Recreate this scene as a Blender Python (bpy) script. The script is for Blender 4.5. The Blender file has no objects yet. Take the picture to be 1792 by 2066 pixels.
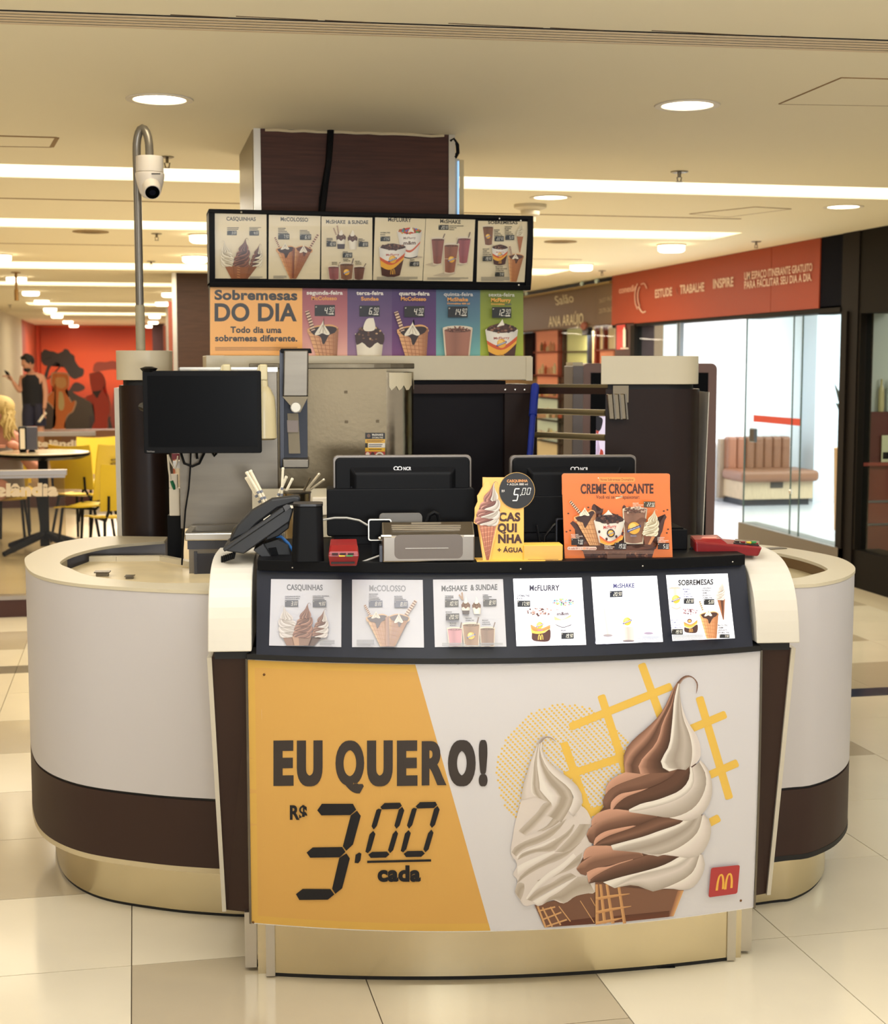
import bpy, bmesh, math, random
from mathutils import Vector, Matrix
random.seed(7)
S = bpy.context.scene
COL = S.collection
R = math.radians

# ------------------------------------------------------------------ camera
F_PX, YAW, PITCH, EYE = 2950.0, R(11.92), R(5.77), 1.65      # focal length in px of the 1792x2066 frame
FW = Vector((math.sin(YAW)*math.cos(PITCH), math.cos(YAW)*math.cos(PITCH), -math.sin(PITCH)))
RT = Vector((math.cos(YAW), -math.sin(YAW), 0))
UP = RT.cross(FW)
cd = bpy.data.cameras.new('camera'); cam = bpy.data.objects.new('camera', cd); COL.objects.link(cam)
cam.matrix_world = Matrix((RT, UP, -FW)).transposed().to_4x4()
cam.location = (0, 0, EYE)
cd.sensor_fit = 'VERTICAL'; cd.sensor_height = 36; cd.sensor_width = 36*1792/2066
cd.lens = 36*F_PX/2066; cd.clip_end = 200; cd.clip_start = .05
cd.dof.use_dof = True; cd.dof.focus_distance = 4.05; cd.dof.aperture_fstop = 6.3
S.camera = cam

# ------------------------------------------------------------------ light
def lin(c):
    return tuple(((v/255)/12.92 if v/255 <= .04045 else ((v/255+.055)/1.055)**2.4) for v in c)
w = bpy.data.worlds.new('world'); S.world = w; w.use_nodes = True
bg = w.node_tree.nodes['Background']; bg.inputs[0].default_value = (.98, .98, 1, 1); bg.inputs[1].default_value = .95
def area(name, loc, target, size, power, col, sy=None):
    d = bpy.data.lights.new(name, 'AREA'); d.energy = power; d.color = col; d.shape = 'RECTANGLE'
    d.size = size; d.size_y = sy or size
    o = bpy.data.objects.new(name, d); COL.objects.link(o); o.location = loc
    o.rotation_euler = (Vector(target)-Vector(loc)).to_track_quat('-Z', 'Y').to_euler()
    return o
area('front_fill', (.6, -.9, 2.55), (.9, 4.6, .75), 1.8, 16, (.92, .96, 1), 1.2)  # unseen fill lamp added behind the camera to brighten the stand's front
area('bounce_flash', (.2, .2, 1.5), (.35, .75, 2.62), .35, 86, (.93, .97, 1))
for i, (x, y) in enumerate([(.5, 3.2), (3.2, 3.2), (-2.2, 4.2), (.5, 9.4), (3.2, 9.4), (-2.5, 10), (.0, 14), (3.4, 14), (-.6, 22), (3.5, 22), (-.6, 35)]):
    area('ceiling_lamp', (x, y, 2.58), (x, y, 0), 1.6, 38 if y < 5 else 42 if y < 12 else 80 if y < 30 else 150, (.97, .98, 1) if y < 5 else (1, .92, .78))
S.view_settings.view_transform = 'Standard'; S.view_settings.look = 'None'
S.view_settings.gamma = 1; S.view_settings.use_curve_mapping = False
S.view_settings.exposure = 0.0

# ------------------------------------------------------------------ pixel <-> place
TH = R(-7.2); KO = Vector((.95, 3.68, 0)); KC, KS = math.cos(TH), math.sin(TH)   # the stand's own axes
def ray(x, y): return FW + RT*((x-896)/F_PX) + UP*((1033-y)/F_PX)
E0 = Vector((0, 0, EYE))
def k2w(p): return Vector((KO.x+KC*p[0]-KS*p[1], KO.y+KS*p[0]+KC*p[1], p[2]))
def w2k(p):
    dx, dy = p[0]-KO.x, p[1]-KO.y
    return Vector((KC*dx+KS*dy, -KS*dx+KC*dy, p[2]))
def atz(x, y, z): r = ray(x, y); return E0+r*((z-EYE)/r.z)
def aty(x, y, Y): r = ray(x, y); return E0+r*(Y/r.y)
def atx(x, y, X): r = ray(x, y); return E0+r*(X/r.x)
EK = w2k(E0)
def kray(x, y): r = ray(x, y); return Vector((KC*r.x+KS*r.y, -KS*r.x+KC*r.y, r.z))
def kz(x, y, z): return w2k(atz(x, y, z))
def ky(x, y, Y): r = kray(x, y); return EK+r*((Y-EK.y)/r.y)
def kx(x, y, X): r = kray(x, y); return EK+r*((X-EK.x)/r.x)

# ------------------------------------------------------------------ materials
MATS = {}
def mat(name, c, rough=.5, metal=0, emit=0, ec=None, noise=0, nscale=8, bump=0, bscale=60, trans=0, alpha=1, stretch=None, spec=.5, coat=0):
    if name in MATS: return MATS[name]
    m = bpy.data.materials.new(name); m.use_nodes = True; nt = m.node_tree; b = nt.nodes['Principled BSDF']
    col = (*lin(c), 1)
    b.inputs['Base Color'].default_value = col; b.inputs['Roughness'].default_value = rough
    b.inputs['Metallic'].default_value = metal; b.inputs['Specular IOR Level'].default_value = spec
    if coat: b.inputs['Coat Weight'].default_value = coat; b.inputs['Coat Roughness'].default_value = .08
    if trans: b.inputs['Transmission Weight'].default_value = trans
    if alpha < 1: b.inputs['Alpha'].default_value = alpha
    if emit:
        b.inputs['Emission Color'].default_value = (*lin(ec or c), 1); b.inputs['Emission Strength'].default_value = emit
    if noise or bump:
        tc = nt.nodes.new('ShaderNodeTexCoord'); mp = nt.nodes.new('ShaderNodeMapping')
        nt.links.new(tc.outputs['Object'], mp.inputs[0])
        if stretch: mp.inputs['Scale'].default_value = stretch
    if noise:
        n = nt.nodes.new('ShaderNodeTexNoise'); n.inputs['Scale'].default_value = nscale; n.inputs['Detail'].default_value = 5
        nt.links.new(mp.outputs[0], n.inputs['Vector'])
        r = nt.nodes.new('ShaderNodeValToRGB')
        r.color_ramp.elements[0].position = .3; r.color_ramp.elements[1].position = .7
        r.color_ramp.elements[0].color = (*[v*(1-noise) for v in col[:3]], 1)
        r.color_ramp.elements[1].color = (*[min(1, v*(1+noise*.6)) for v in col[:3]], 1)
        nt.links.new(n.outputs['Fac'], r.inputs[0]); nt.links.new(r.outputs[0], b.inputs['Base Color'])
    if bump:
        n2 = nt.nodes.new('ShaderNodeTexNoise'); n2.inputs['Scale'].default_value = bscale; n2.inputs['Detail'].default_value = 3
        nt.links.new(mp.outputs[0], n2.inputs['Vector'])
        bp = nt.nodes.new('ShaderNodeBump'); bp.inputs['Strength'].default_value = bump; bp.inputs['Distance'].default_value = .01
        nt.links.new(n2.outputs['Fac'], bp.inputs['Height']); nt.links.new(bp.outputs[0], b.inputs['Normal'])
    MATS[name] = m
    return m
def glass(name, tint=(235, 245, 242), a=.12, rough=.02):
    """thin clear pane: mostly see-through, with the sheen of glass"""
    if name in MATS: return MATS[name]
    m = bpy.data.materials.new(name); m.use_nodes = True; nt = m.node_tree
    for n in list(nt.nodes): nt.nodes.remove(n)
    o = nt.nodes.new('ShaderNodeOutputMaterial'); t = nt.nodes.new('ShaderNodeBsdfTransparent')
    t.inputs[0].default_value = (*lin(tint), 1)
    g = nt.nodes.new('ShaderNodeBsdfGlossy'); g.inputs['Roughness'].default_value = rough
    mx = nt.nodes.new('ShaderNodeMixShader'); fr = nt.nodes.new('ShaderNodeFresnel'); fr.inputs[0].default_value = 1.45
    ge = nt.nodes.new('ShaderNodeNewGeometry'); iv = nt.nodes.new('ShaderNodeMath'); iv.operation = 'SUBTRACT'; iv.inputs[0].default_value = 1
    nt.links.new(ge.outputs['Backfacing'], iv.inputs[1]); m2 = nt.nodes.new('ShaderNodeMath'); m2.operation = 'MULTIPLY'
    mt = nt.nodes.new('ShaderNodeMath'); mt.operation = 'MULTIPLY'; mt.inputs[1].default_value = a/.12
    nt.links.new(fr.outputs[0], mt.inputs[0]); nt.links.new(mt.outputs[0], m2.inputs[0]); nt.links.new(iv.outputs[0], m2.inputs[1]); nt.links.new(m2.outputs[0], mx.inputs[0])
    nt.links.new(t.outputs[0], mx.inputs[1]); nt.links.new(g.outputs[0], mx.inputs[2]); nt.links.new(mx.outputs[0], o.inputs[0])
    MATS[name] = m
    return m
def printmat(name, rough=.45, emit=0, coat=0, spec=.5):
    if name in MATS: return MATS[name]
    m = bpy.data.materials.new(name); m.use_nodes = True; nt = m.node_tree; b = nt.nodes['Principled BSDF']
    a = nt.nodes.new('ShaderNodeAttribute'); a.attribute_name = 'ink'
    nt.links.new(a.outputs['Color'], b.inputs['Base Color']); b.inputs['Roughness'].default_value = rough
    b.inputs['Specular IOR Level'].default_value = spec
    if coat: b.inputs['Coat Weight'].default_value = coat; b.inputs['Coat Roughness'].default_value = .06
    if emit:
        nt.links.new(a.outputs['Color'], b.inputs['Emission Color']); b.inputs['Emission Strength'].default_value = emit
    MATS[name] = m
    return m

# ------------------------------------------------------------------ mesh builder
def catmull(pts, n):
    """resample a polyline as a smooth curve with n points"""
    P = [Vector(p) for p in pts]
    if len(P) == 2: return [P[0].lerp(P[1], i/(n-1)) for i in range(n)]
    P = [P[0]*2-P[1]]+P+[P[-1]*2-P[-2]]
    D = []
    for i in range(1, len(P)-2):
        for k in range(12):
            t = k/12; a, b, c, d = P[i-1:i+3]
            D.append(.5*((2*b)+(c-a)*t+(2*a-5*b+4*c-d)*t*t+(3*b-a-3*c+d)*t**3))
    D.append(P[-2])
    L = [0]
    for i in range(1, len(D)): L.append(L[-1]+(D[i]-D[i-1]).length)
    out = []; j = 0
    for i in range(n):
        s = L[-1]*i/(n-1)
        while j < len(L)-2 and L[j+1] < s: j += 1
        q = L[j+1]-L[j]
        out.append(D[j].lerp(D[j+1], 0 if q == 0 else min(1, (s-L[j])/q)))
    return out
class MB:
    def __init__(s): s.v = []; s.f = []
    def add(s, vs, fs):
        o = len(s.v); s.v += [Vector(p) for p in vs]; s.f += [tuple(i+o for i in f) for f in fs]; return s
    def box(s, x0, x1, y0, y1, z0, z1, rot=0, piv=None):
        vs = [Vector((x, y, z)) for z in (z0, z1) for y in (y0, y1) for x in (x0, x1)]
        if rot:
            p = Vector(piv or ((x0+x1)/2, (y0+y1)/2, (z0+z1)/2)); m = Matrix.Rotation(rot, 3, 'Z')
            vs = [m @ (q-p)+p for q in vs]
        return s.add(vs, [(0, 2, 3, 1), (4, 5, 7, 6), (0, 1, 5, 4), (2, 6, 7, 3), (0, 4, 6, 2), (1, 3, 7, 5)])
    def hexa(s, b, t):
        """block between two quads (each four points, same turn)"""
        return s.add(list(b)+list(t), [(3, 2, 1, 0), (4, 5, 6, 7), (0, 1, 5, 4), (1, 2, 6, 5), (2, 3, 7, 6), (3, 0, 4, 7)])
    def prism(s, poly, vec):
        n = len(poly); v = Vector(vec); P = [Vector(p) for p in poly]
        return s.add(P+[p+v for p in P], [tuple(range(n))[::-1], tuple(range(n, 2*n))]+[(i, (i+1) % n, n+(i+1) % n, n+i) for i in range(n)])
    def strip(s, a, b):
        n = len(a)
        return s.add(list(a)+list(b), [(i, i+1, n+i+1, n+i) for i in range(n-1)])
    def slab(s, a, b, z0, z1):
        """plate between plan curves a and b"""
        n = len(a); vs = [(p[0], p[1], z) for z in (z0, z1) for c in (a, b) for p in c]; f = []
        for i in range(n-1):
            f += [(i, n+i, n+i+1, i+1), (2*n+i, 2*n+i+1, 3*n+i+1, 3*n+i), (i, i+1, 2*n+i+1, 2*n+i), (n+i+1, n+i, 3*n+i, 3*n+i+1)]
        f += [(0, 2*n, 3*n, n), (n-1, 2*n-1, 4*n-1, 3*n-1)]
        return s.add(vs, f)
    def tube(s, pts, r, n=10, cap=True):
        P = [Vector(p) for p in pts]; rs = r if isinstance(r, (list, tuple)) else [r]*len(P)
        o = len(s.v); up = None
        for i, p in enumerate(P):
            d = (P[min(i+1, len(P)-1)]-P[max(i-1, 0)]).normalized()
            if up is None:
                up = Vector((0, 0, 1)) if abs(d.z) < .9 else Vector((1, 0, 0))
            u = d.cross(up)
            if u.length < 1e-4: u = d.cross(Vector((0, 1, 0)))
            u.normalize(); w_ = u.cross(d).normalized(); up = w_
            for k in range(n):
                a = 2*math.pi*k/n; s.v.append(p+(u*math.cos(a)+w_*math.sin(a))*rs[i])
        for i in range(len(P)-1):
            for k in range(n):
                k2 = (k+1) % n; s.f.append((o+i*n+k, o+i*n+k2, o+(i+1)*n+k2, o+(i+1)*n+k))
        if cap:
            s.f.append(tuple(o+k for k in range(n))[::-1]); s.f.append(tuple(o+(len(P)-1)*n+k for k in range(n)))
        return s
    def lathe(s, prof, c, n=24, sx=1, sy=1):
        o = len(s.v); m = len(prof)
        for r, z in prof:
            for k in range(n):
                a = 2*math.pi*k/n; s.v.append(Vector((c[0]+r*sx*math.cos(a), c[1]+r*sy*math.sin(a), c[2]+z)))
        for i in range(m-1):
            for k in range(n):
                k2 = (k+1) % n; s.f.append((o+i*n+k, o+i*n+k2, o+(i+1)*n+k2, o+(i+1)*n+k))
        s.f.append(tuple(o+k for k in range(n))[::-1]); s.f.append(tuple(o+(m-1)*n+k for k in range(n)))
        return s
    def ell(s, c, rx, ry, rz, n=14, m=9):
        return s.lathe([(max(1e-4, math.cos(t)), math.sin(t)) for t in [(-.5+i/m)*math.pi for i in range(m+1)]], (0, 0, 0), n)._fix(c, rx, ry, rz, n*(m+1))
    def _fix(s, c, rx, ry, rz, k):
        for i in range(len(s.v)-k, len(s.v)): q = s.v[i]; s.v[i] = Vector((c[0]+q.x*rx, c[1]+q.y*ry, c[2]+q.z*rz))
        return s
    def rbox(s, x0, x1, z0, z1, y0, y1, r, n=5):
        """upright plate with rounded corners (outline in x,z; depth in y)"""
        pts = []
        for cx, cz, a0 in ((x1-r, z1-r, 0), (x0+r, z1-r, 90), (x0+r, z0+r, 180), (x1-r, z0+r, 270)):
            for k in range(n+1): a = R(a0+90*k/n); pts.append((cx+r*math.cos(a), y0, cz+r*math.sin(a)))
        return s.prism(pts, (0, y1-y0, 0))
def mesh_obj(name, vs, fs, m, smooth=False):
    me = bpy.data.meshes.new(name); me.from_pydata([tuple(v) for v in vs], [], fs); me.validate()
    b = bmesh.new(); b.from_mesh(me); bmesh.ops.recalc_face_normals(b, faces=b.faces); b.to_mesh(me); b.free()
    if m: me.materials.append(m)
    if smooth:
        me.shade_smooth()
    o = bpy.data.objects.new(name, me); COL.objects.link(o)
    return o
class T:
    """a thing: an Empty at its base that parents its parts; frame 'k' = the stand's axes, 'w' = the hall's"""
    def __init__(s, name, label, cat, base=(0, 0, 0), frame='w', group=None, kind=None):
        s.base = Vector(base); s.frame = frame
        s.root = bpy.data.objects.new(name, None); COL.objects.link(s.root); s.root.empty_display_size = .1
        s.root.location = k2w(base) if frame == 'k' else s.base
        if frame == 'k': s.root.rotation_euler.z = TH
        if kind: s.root['kind'] = kind
        else: s.root['label'] = label; s.root['category'] = cat
        if group: s.root['group'] = group
    def l(s, p):
        return (w2k(p) if s.frame == 'k' else Vector(p))-s.base
    def part(s, mb, name, m, parent=None, bev=0, smooth=False, label=None, seg=2, kind=None):
        o = mesh_obj(name, [v-s.base for v in mb.v], mb.f, m, smooth)
        o.parent = parent or s.root
        if bev:
            md = o.modifiers.new('bevel', 'BEVEL'); md.width = bev; md.segments = seg; md.limit_method = 'ANGLE'; md.angle_limit = R(35)
        if smooth:
            md = o.modifiers.new('wn', 'WEIGHTED_NORMAL'); md.keep_sharp = True
            for p in o.data.polygons: p.use_smooth = True
            try: o.data.set_sharp_from_angle(angle=R(38))
            except Exception: pass
        if label: o['label'] = label
        if kind: o['kind'] = kind
        return o
    def art(s, A, name='print', m=None, parent=None, label=None):
        me = bpy.data.meshes.new(name); A.finish(me, s)
        me.materials.append(m or printmat('print'))
        o = bpy.data.objects.new(name, me); COL.objects.link(o); o.parent = parent or s.root
        if label: o['label'] = label
        return o
def single(mb, name, label, cat, m, base=None, frame='w', group=None, bev=0, smooth=False, kind=None):
    """a thing made of one mesh"""
    b = Vector(base) if base else Vector((sum(v.x for v in mb.v)/len(mb.v), sum(v.y for v in mb.v)/len(mb.v), min(v.z for v in mb.v)))
    o = mesh_obj(name, [v-b for v in mb.v], mb.f, m, smooth)
    o.location = k2w(b) if frame == 'k' else b
    if frame == 'k': o.rotation_euler.z = TH
    if kind: o['kind'] = kind
    else: o['label'] = label; o['category'] = cat
    if group: o['group'] = group
    if bev:
        md = o.modifiers.new('bevel', 'BEVEL'); md.width = bev; md.segments = 2; md.limit_method = 'ANGLE'; md.angle_limit = R(35)
    if smooth:
        try: o.data.set_sharp_from_angle(angle=R(38))
        except Exception: pass
    return o

# ------------------------------------------------------------------ printed artwork (flat print on real surfaces)
def surf_plane(p, n):
    p = Vector(p); n = Vector(n).normalized()
    if n.dot(E0-p) < 0: n = -n
    def f(x, y, off):
        q = p+n*off; r = ray(x, y); return E0+r*((q-E0).dot(n)/r.dot(n))
    return f
def surf_k(fy):
    """curved face of the stand: depth y = fy(x, z) in the stand's axes"""
    def f(x, y, off):
        r = kray(x, y); Y = 0
        for _ in range(7):
            q = EK+r*((Y-EK.y)/r.y); Y = fy(q.x, q.z)-off
        return k2w(EK+r*((Y-EK.y)/r.y))
    return f
_txt = {}
def textmesh(s, bold):
    k = (s, bold)
    if k in _txt: return _txt[k]
    c = bpy.data.curves.new('t', 'FONT'); c.body = s; c.size = 1; c.offset = bold; c.space_character = 1+bold*1.4; c.resolution_u = 6; c.fill_mode = 'FRONT'
    o = bpy.data.objects.new('t', c); COL.objects.link(o)
    me = bpy.data.meshes.new_from_object(o.evaluated_get(bpy.context.evaluated_depsgraph_get()))
    V = [(v.co.x, v.co.y) for v in me.vertices]; Fc = [tuple(p.vertices) for p in me.polygons]
    bpy.data.objects.remove(o); bpy.data.curves.remove(c); bpy.data.meshes.remove(me)
    _txt[k] = (V, Fc); return _txt[k]
CAP = .729
SEG = {'0': 'abcdef', '1': 'bc', '2': 'abged', '3': 'abgcd', '4': 'fgbc', '5': 'afgcd', '6': 'afgedc', '7': 'abc', '8': 'abcdefg', '9': 'abcdfg'}
class Art:
    def __init__(s, surf, quad=None, fade=0, fadeto=(222, 222, 226), cutx=0, cuty=0, step=.00012, tint=None):
        s.bm = bmesh.new(); s.cl = s.bm.verts.layers.float_color.new('ink'); s.lv = s.bm.verts.layers.float.new('off')
        s.surf = surf; s.q = quad; s.fade = fade; s.fadeto = fadeto; s.cutx = cutx; s.cuty = cuty; s.step = step; s.k = 1; s.tf = []; s.tint = tint
    def m(s, p):
        x, y = p[0], p[1]
        for (ox, oy, ax, ay, bx, by) in reversed(s.tf): x, y = ox+ax*x+bx*y, oy+ay*x+by*y
        if s.q:
            a, b, c, d = s.q
            x, y = [(a[i]*(1-x)+b[i]*x)*(1-y)+(d[i]*(1-x)+c[i]*x)*y for i in (0, 1)]
        return x, y
    def push(s, ox, oy, sx, sy=None, ang=0):
        sy = sx if sy is None else sy; c, d = math.cos(ang), math.sin(ang)
        s.tf.append((ox, oy, sx*c, sx*d, -sy*d, sy*c))
    def pop(s): s.tf.pop()
    def col(s, c):
        f = s.fade; c = [c[i]*(1-f)+s.fadeto[i]*f for i in range(3)]
        if s.tint: c = [c[i]*s.tint[i] for i in range(3)]
        return (*lin(c), 1)
    def raw(s, vs, fs, cols):
        off = s.k*s.step; s.k += 1; nv = []
        for p, c in zip(vs, cols):
            x, y = s.m(p); v = s.bm.verts.new((x, y, 0)); v[s.cl] = s.col(c); v[s.lv] = off; nv.append(v)
        nf = []
        for f in fs:
            try: nf.append(s.bm.faces.new([nv[i] for i in f]))
            except Exception: pass
        if s.cutx or s.cuty:
            big = [f for f in nf if len(f.verts) > 4]
            if big:
                rest = [f for f in nf if len(f.verts) <= 4]
                nf = rest+list(bmesh.ops.triangulate(s.bm, faces=big)['faces'])
            for ax, st in ((0, s.cutx), (1, s.cuty)):
                if not st: continue
                lo = min(v.co[ax] for v in nv); hi = max(v.co[ax] for v in nv); t = math.ceil(lo/st)*st
                while t < hi:
                    g = set(nf); 
                    for f in nf: g.update(f.verts); g.update(f.edges)
                    no = (1, 0, 0) if ax == 0 else (0, 1, 0)
                    co = (t, 0, 0) if ax == 0 else (0, t, 0)
                    r = bmesh.ops.bisect_plane(s.bm, geom=list(g), plane_co=co, plane_no=no)
                    nf = list({f for f in r['geom'] if isinstance(f, bmesh.types.BMFace)} | {f for f in nf if f.is_valid})
                    t += st
    def poly(s, pts, c): s.raw(pts, [tuple(range(len(pts)))], [c]*len(pts))
    def rect(s, x0, y0, x1, y1, c, c2=None): s.raw([(x0, y0), (x1, y0), (x1, y1), (x0, y1)], [(0, 1, 2, 3)], [c, c, c2 or c, c2 or c])
    def disc(s, x, y, rx, ry, c, n=20, a0=0): s.poly([(x+rx*math.cos(a0+2*math.pi*i/n), y+ry*math.sin(a0+2*math.pi*i/n)) for i in range(n)], c)
    def blob(s, pts, c, n=40): s.poly([tuple(p) for p in catmull([(*p, 0) for p in pts]+[(*pts[0], 0)], n)[:-1]], c)
    def rrect(s, x0, y0, x1, y1, r, c, asp=1):
        pts = []
        for cx, cy, a0 in ((x1-r, y1-r*asp, 0), (x0+r, y1-r*asp, 90), (x0+r, y0+r*asp, 180), (x1-r, y0+r*asp, 270)):
            for k in range(5): a = R(a0+22.5*k); pts.append((cx+r*math.cos(a), cy+r*asp*math.sin(a)))
        s.poly(pts, c)
    def band(s, a, b, ramp, n=12, sub=2):
        A = catmull([(*p, 0) for p in a], n); B = catmull([(*p, 0) for p in b], n)
        rows = (len(ramp)-1)*sub; vs = []; cs = []
        for j in range(rows+1):
            t = j/rows; q = t*(len(ramp)-1); i0 = min(int(q), len(ramp)-2); ft = q-i0
            c = [ramp[i0][k]*(1-ft)+ramp[i0+1][k]*ft for k in range(3)]
            for i in range(n): p = A[i].lerp(B[i], t); vs.append((p.x, p.y)); cs.append(c)
        s.raw(vs, [(j*n+i, j*n+i+1, (j+1)*n+i+1, (j+1)*n+i) for j in range(rows) for i in range(n-1)], cs)
    def line(s, a, b, wd, c, rnd=0):
        a = Vector(a); b = Vector(b); d = (b-a).normalized(); n = Vector((-d.y, d.x))*wd/2
        if not rnd: s.poly([a+n, b+n, b-n, a-n], c); return
        r = rnd; pts = []
        for cn, sg in ((b, 1), (a, -1)):
            for e, k0 in ((1, 0), (-1, 1)):
                o = cn-d*r*sg+n.normalized()*(wd/2-r)*e*sg
                for k in range(4):
                    an = (k if k0 == 0 else k+3)*math.pi/6
                    pts.append(o+n.normalized()*r*sg*math.cos(an)+d*r*sg*math.sin(an))
        s.poly(pts, c)
    def path(s, pts, wd, c, n=14):
        P = catmull([(*p, 0) for p in pts], n); a = []; b = []
        for i, p in enumerate(P):
            d = (P[min(i+1, n-1)]-P[max(0, i-1)]).normalized(); q = Vector((-d.y, d.x, 0))*wd/2; a.append(p+q); b.append(p-q)
        s.raw([(p.x, p.y) for p in a+b], [(i, i+1, n+i+1, n+i) for i in range(n-1)], [c]*(2*n))
    def text(s, t, a, b, h, c, bold=.02, slant=0, em=.55):
        """t set on the baseline a -> b with capital height h (same units)"""
        V, Fc = textmesh(t, bold)
        if not V: return
        x0 = min(v[0] for v in V); x1 = max(v[0] for v in V); ux, uy = b[0]-a[0], b[1]-a[1]
        sq = abs(ux)/((x1-x0)/CAP*h)                     # how far the letters are condensed
        if sq < .92 and em < 1 and bold > .029:              # fewer clogged letters when condensed
            V, Fc = textmesh(t, .029); x0 = min(v[0] for v in V); x1 = max(v[0] for v in V)
        e = em*h*bold*max(0, 1-sq)/CAP if bold >= .03 else 0   # keep the stems of condensed letters heavy
        ux -= 2*e if ux > 0 else -2*e
        for dx in ((-e, 0, e) if e > 0 else (0,)):
            vs = [(a[0]+e+dx+ux*(x-x0)/(x1-x0)+slant*y/CAP*h, a[1]+uy*(x-x0)/(x1-x0)-y/CAP*h) for x, y in V]
            s.raw(vs, Fc, [c]*len(vs))
    def seg(s, ch, x, y, wd, h, c, th=.2, slant=.2, dy=0):
        """seven-segment digit, lower left corner (x,y)"""
        def P(u, v): return (x+u*wd+slant*v*h, y-v*h+dy*u*wd)
        t = th; tv = th*wd/h*1.0; g = .025
        H = lambda v0: [(g+.02, v0), (t*.55+g, v0+tv/2), (1-t*.55-g, v0+tv/2), (1-g-.02, v0), (1-t*.55-g, v0-tv/2), (t*.55+g, v0-tv/2)]
        def Vv(u0, a, b): 
            e = tv*.5
            return [(u0, a+g*.6), (u0+t/2, a+e+g*.3), (u0+t/2, b-e-g*.3), (u0, b-g*.6), (u0-t/2, b-e-g*.3), (u0-t/2, a+e+g*.3)]
        D = {'a': H(1-tv/2), 'g': H(.5), 'd': H(tv/2), 'f': Vv(t/2, .5, 1-tv*.3), 'b': Vv(1-t/2, .5, 1-tv*.3), 'e': Vv(t/2, tv*.3, .5), 'c': Vv(1-t/2, tv*.3, .5)}
        for k in SEG[ch]: s.poly([P(*p) for p in D[k]], c)
    def finish(s, me, thing):
        for v in s.bm.verts: v.co = thing.l(s.surf(v.co.x, v.co.y, v[s.lv]))
        bmesh.ops.triangulate(s.bm, faces=[f for f in s.bm.faces if len(f.verts) > 4])
        for f in s.bm.faces:
            f.normal_update()
        root = thing.root; mw = Matrix.Rotation(root.rotation_euler.z, 3, 'Z')
        for f in s.bm.faces:
            if (mw @ f.normal).dot(E0-(root.location+mw @ f.calc_center_median())) < 0: f.normal_flip()
        s.bm.to_mesh(me); s.bm.free()
# ------------------------------------------------------------------ shared materials
CREAM = mat('cream_laminate', (204, 192, 164), .4)
CHEEK = mat('white_cheek_laminate', (208, 200, 184), .4)
WHITE = mat('white_laminate', (240, 228, 205), .38)
WALLP = mat('pale_grey_laminate', (196, 190, 188), .42)
BROWN = mat('brown_laminate', (54, 35, 28), .5, spec=.3)
BROWN2 = mat('dark_brown_laminate', (36, 22, 16), .36, spec=.25)
BLACK = mat('black_plastic', (11, 11, 13), .5, spec=.14)
BLACK2 = mat('black_gloss', (5, 5, 6), .3, spec=.08)
SIGNBLK = mat('sign_black', (36, 39, 50), .38, spec=.3)
STEEL = mat('brushed_steel', (122, 115, 104), .4, 1, noise=.12, nscale=3, stretch=(1, 1, 8), bump=.03, bscale=140)
STEELW = mat('worn_steel', (150, 136, 112), .2, 1, noise=.15, nscale=4, bump=.1, bscale=14)
STEELD = mat('dark_steel', (74, 75, 80), .4, .9)
KICK = mat('kick_steel', (214, 202, 172), .24, 1, noise=.1, nscale=3, bump=.05, bscale=7)
ALU = mat('aluminium', (196, 190, 178), .3, 1)
WOOD = mat('wood_veneer', (78, 46, 34), .5, spec=.25, noise=.3, nscale=5, stretch=(1.2, 1.2, 22))
RED = mat('red_plastic', (130, 10, 14), .35)
YELLOW = mat('yellow_plastic', (204, 172, 34), .4)
EDGE = mat('pale_edge', (205, 196, 178), .4)
CEILM = mat('ceiling_paint', (243, 233, 206), .8)
GROOVE = mat('black_groove', (14, 12, 12), .6)
DIFF = mat('lit_diffuser', (255, 244, 214), .5, emit=9, ec=(255, 240, 205))
COVE = mat('lit_cove', (255, 246, 222), .6, emit=4, ec=(255, 243, 220))
HC = 2.62

# ------------------------------------------------------------------ setting: floor
def struct(mb, name, m, bev=0, smooth=False):
    return single(mb, name, None, None, m, base=(0, 0, 0), kind='structure', bev=bev, smooth=smooth)
GROUT = mat('grout', (112, 96, 74), .7)
TILE = [mat('cream_tile', (222, 211, 186), .13, noise=.05, nscale=2.2, spec=.6), mat('beige_tile', (184, 170, 144), .13, noise=.06, nscale=2.2, spec=.6),
        mat('grey_tile', (104, 98, 90), .16), mat('navy_tile', (40, 44, 62), .16)]
floor = struct(MB().box(-12, 14, -5, 41, -.1, -.008), 'floor', GROUT)
far = []
TX0, TW, TD = -.659, .6185, .592
def tile_mesh(w_, d_, m, nm='tile'):
    o = mesh_obj(nm, *(lambda q: (q.v, q.f))(MB().box(.0015, w_-.0015, .0015, d_-.0015, -.012, 0)), m)
    md = None
    return o
cache = {}
def tile(x, y, w_, d_, k):
    key = (round(w_, 3), round(d_, 3), k)
    if key not in cache:
        o = tile_mesh(w_, d_, TILE[k]); cache[key] = o
    else:
        o = cache[key].copy(); COL.objects.link(o)
    o.parent = floor; o.location = (x, y, 0)
DARK = {(1, 0), (2, 0), (0, 3), (-1, 3), (0, 2), (3, 5), (4, 5), (5, 4), (5, 6), (4, 6), (0, 5), (-1, 5), (6, 5), (6, 6), (7, 6), (6, 8), (7, 8), (-1, 9), (0, 8), (7, 11), (8, 10), (1, -1), (2, -1)}
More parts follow.
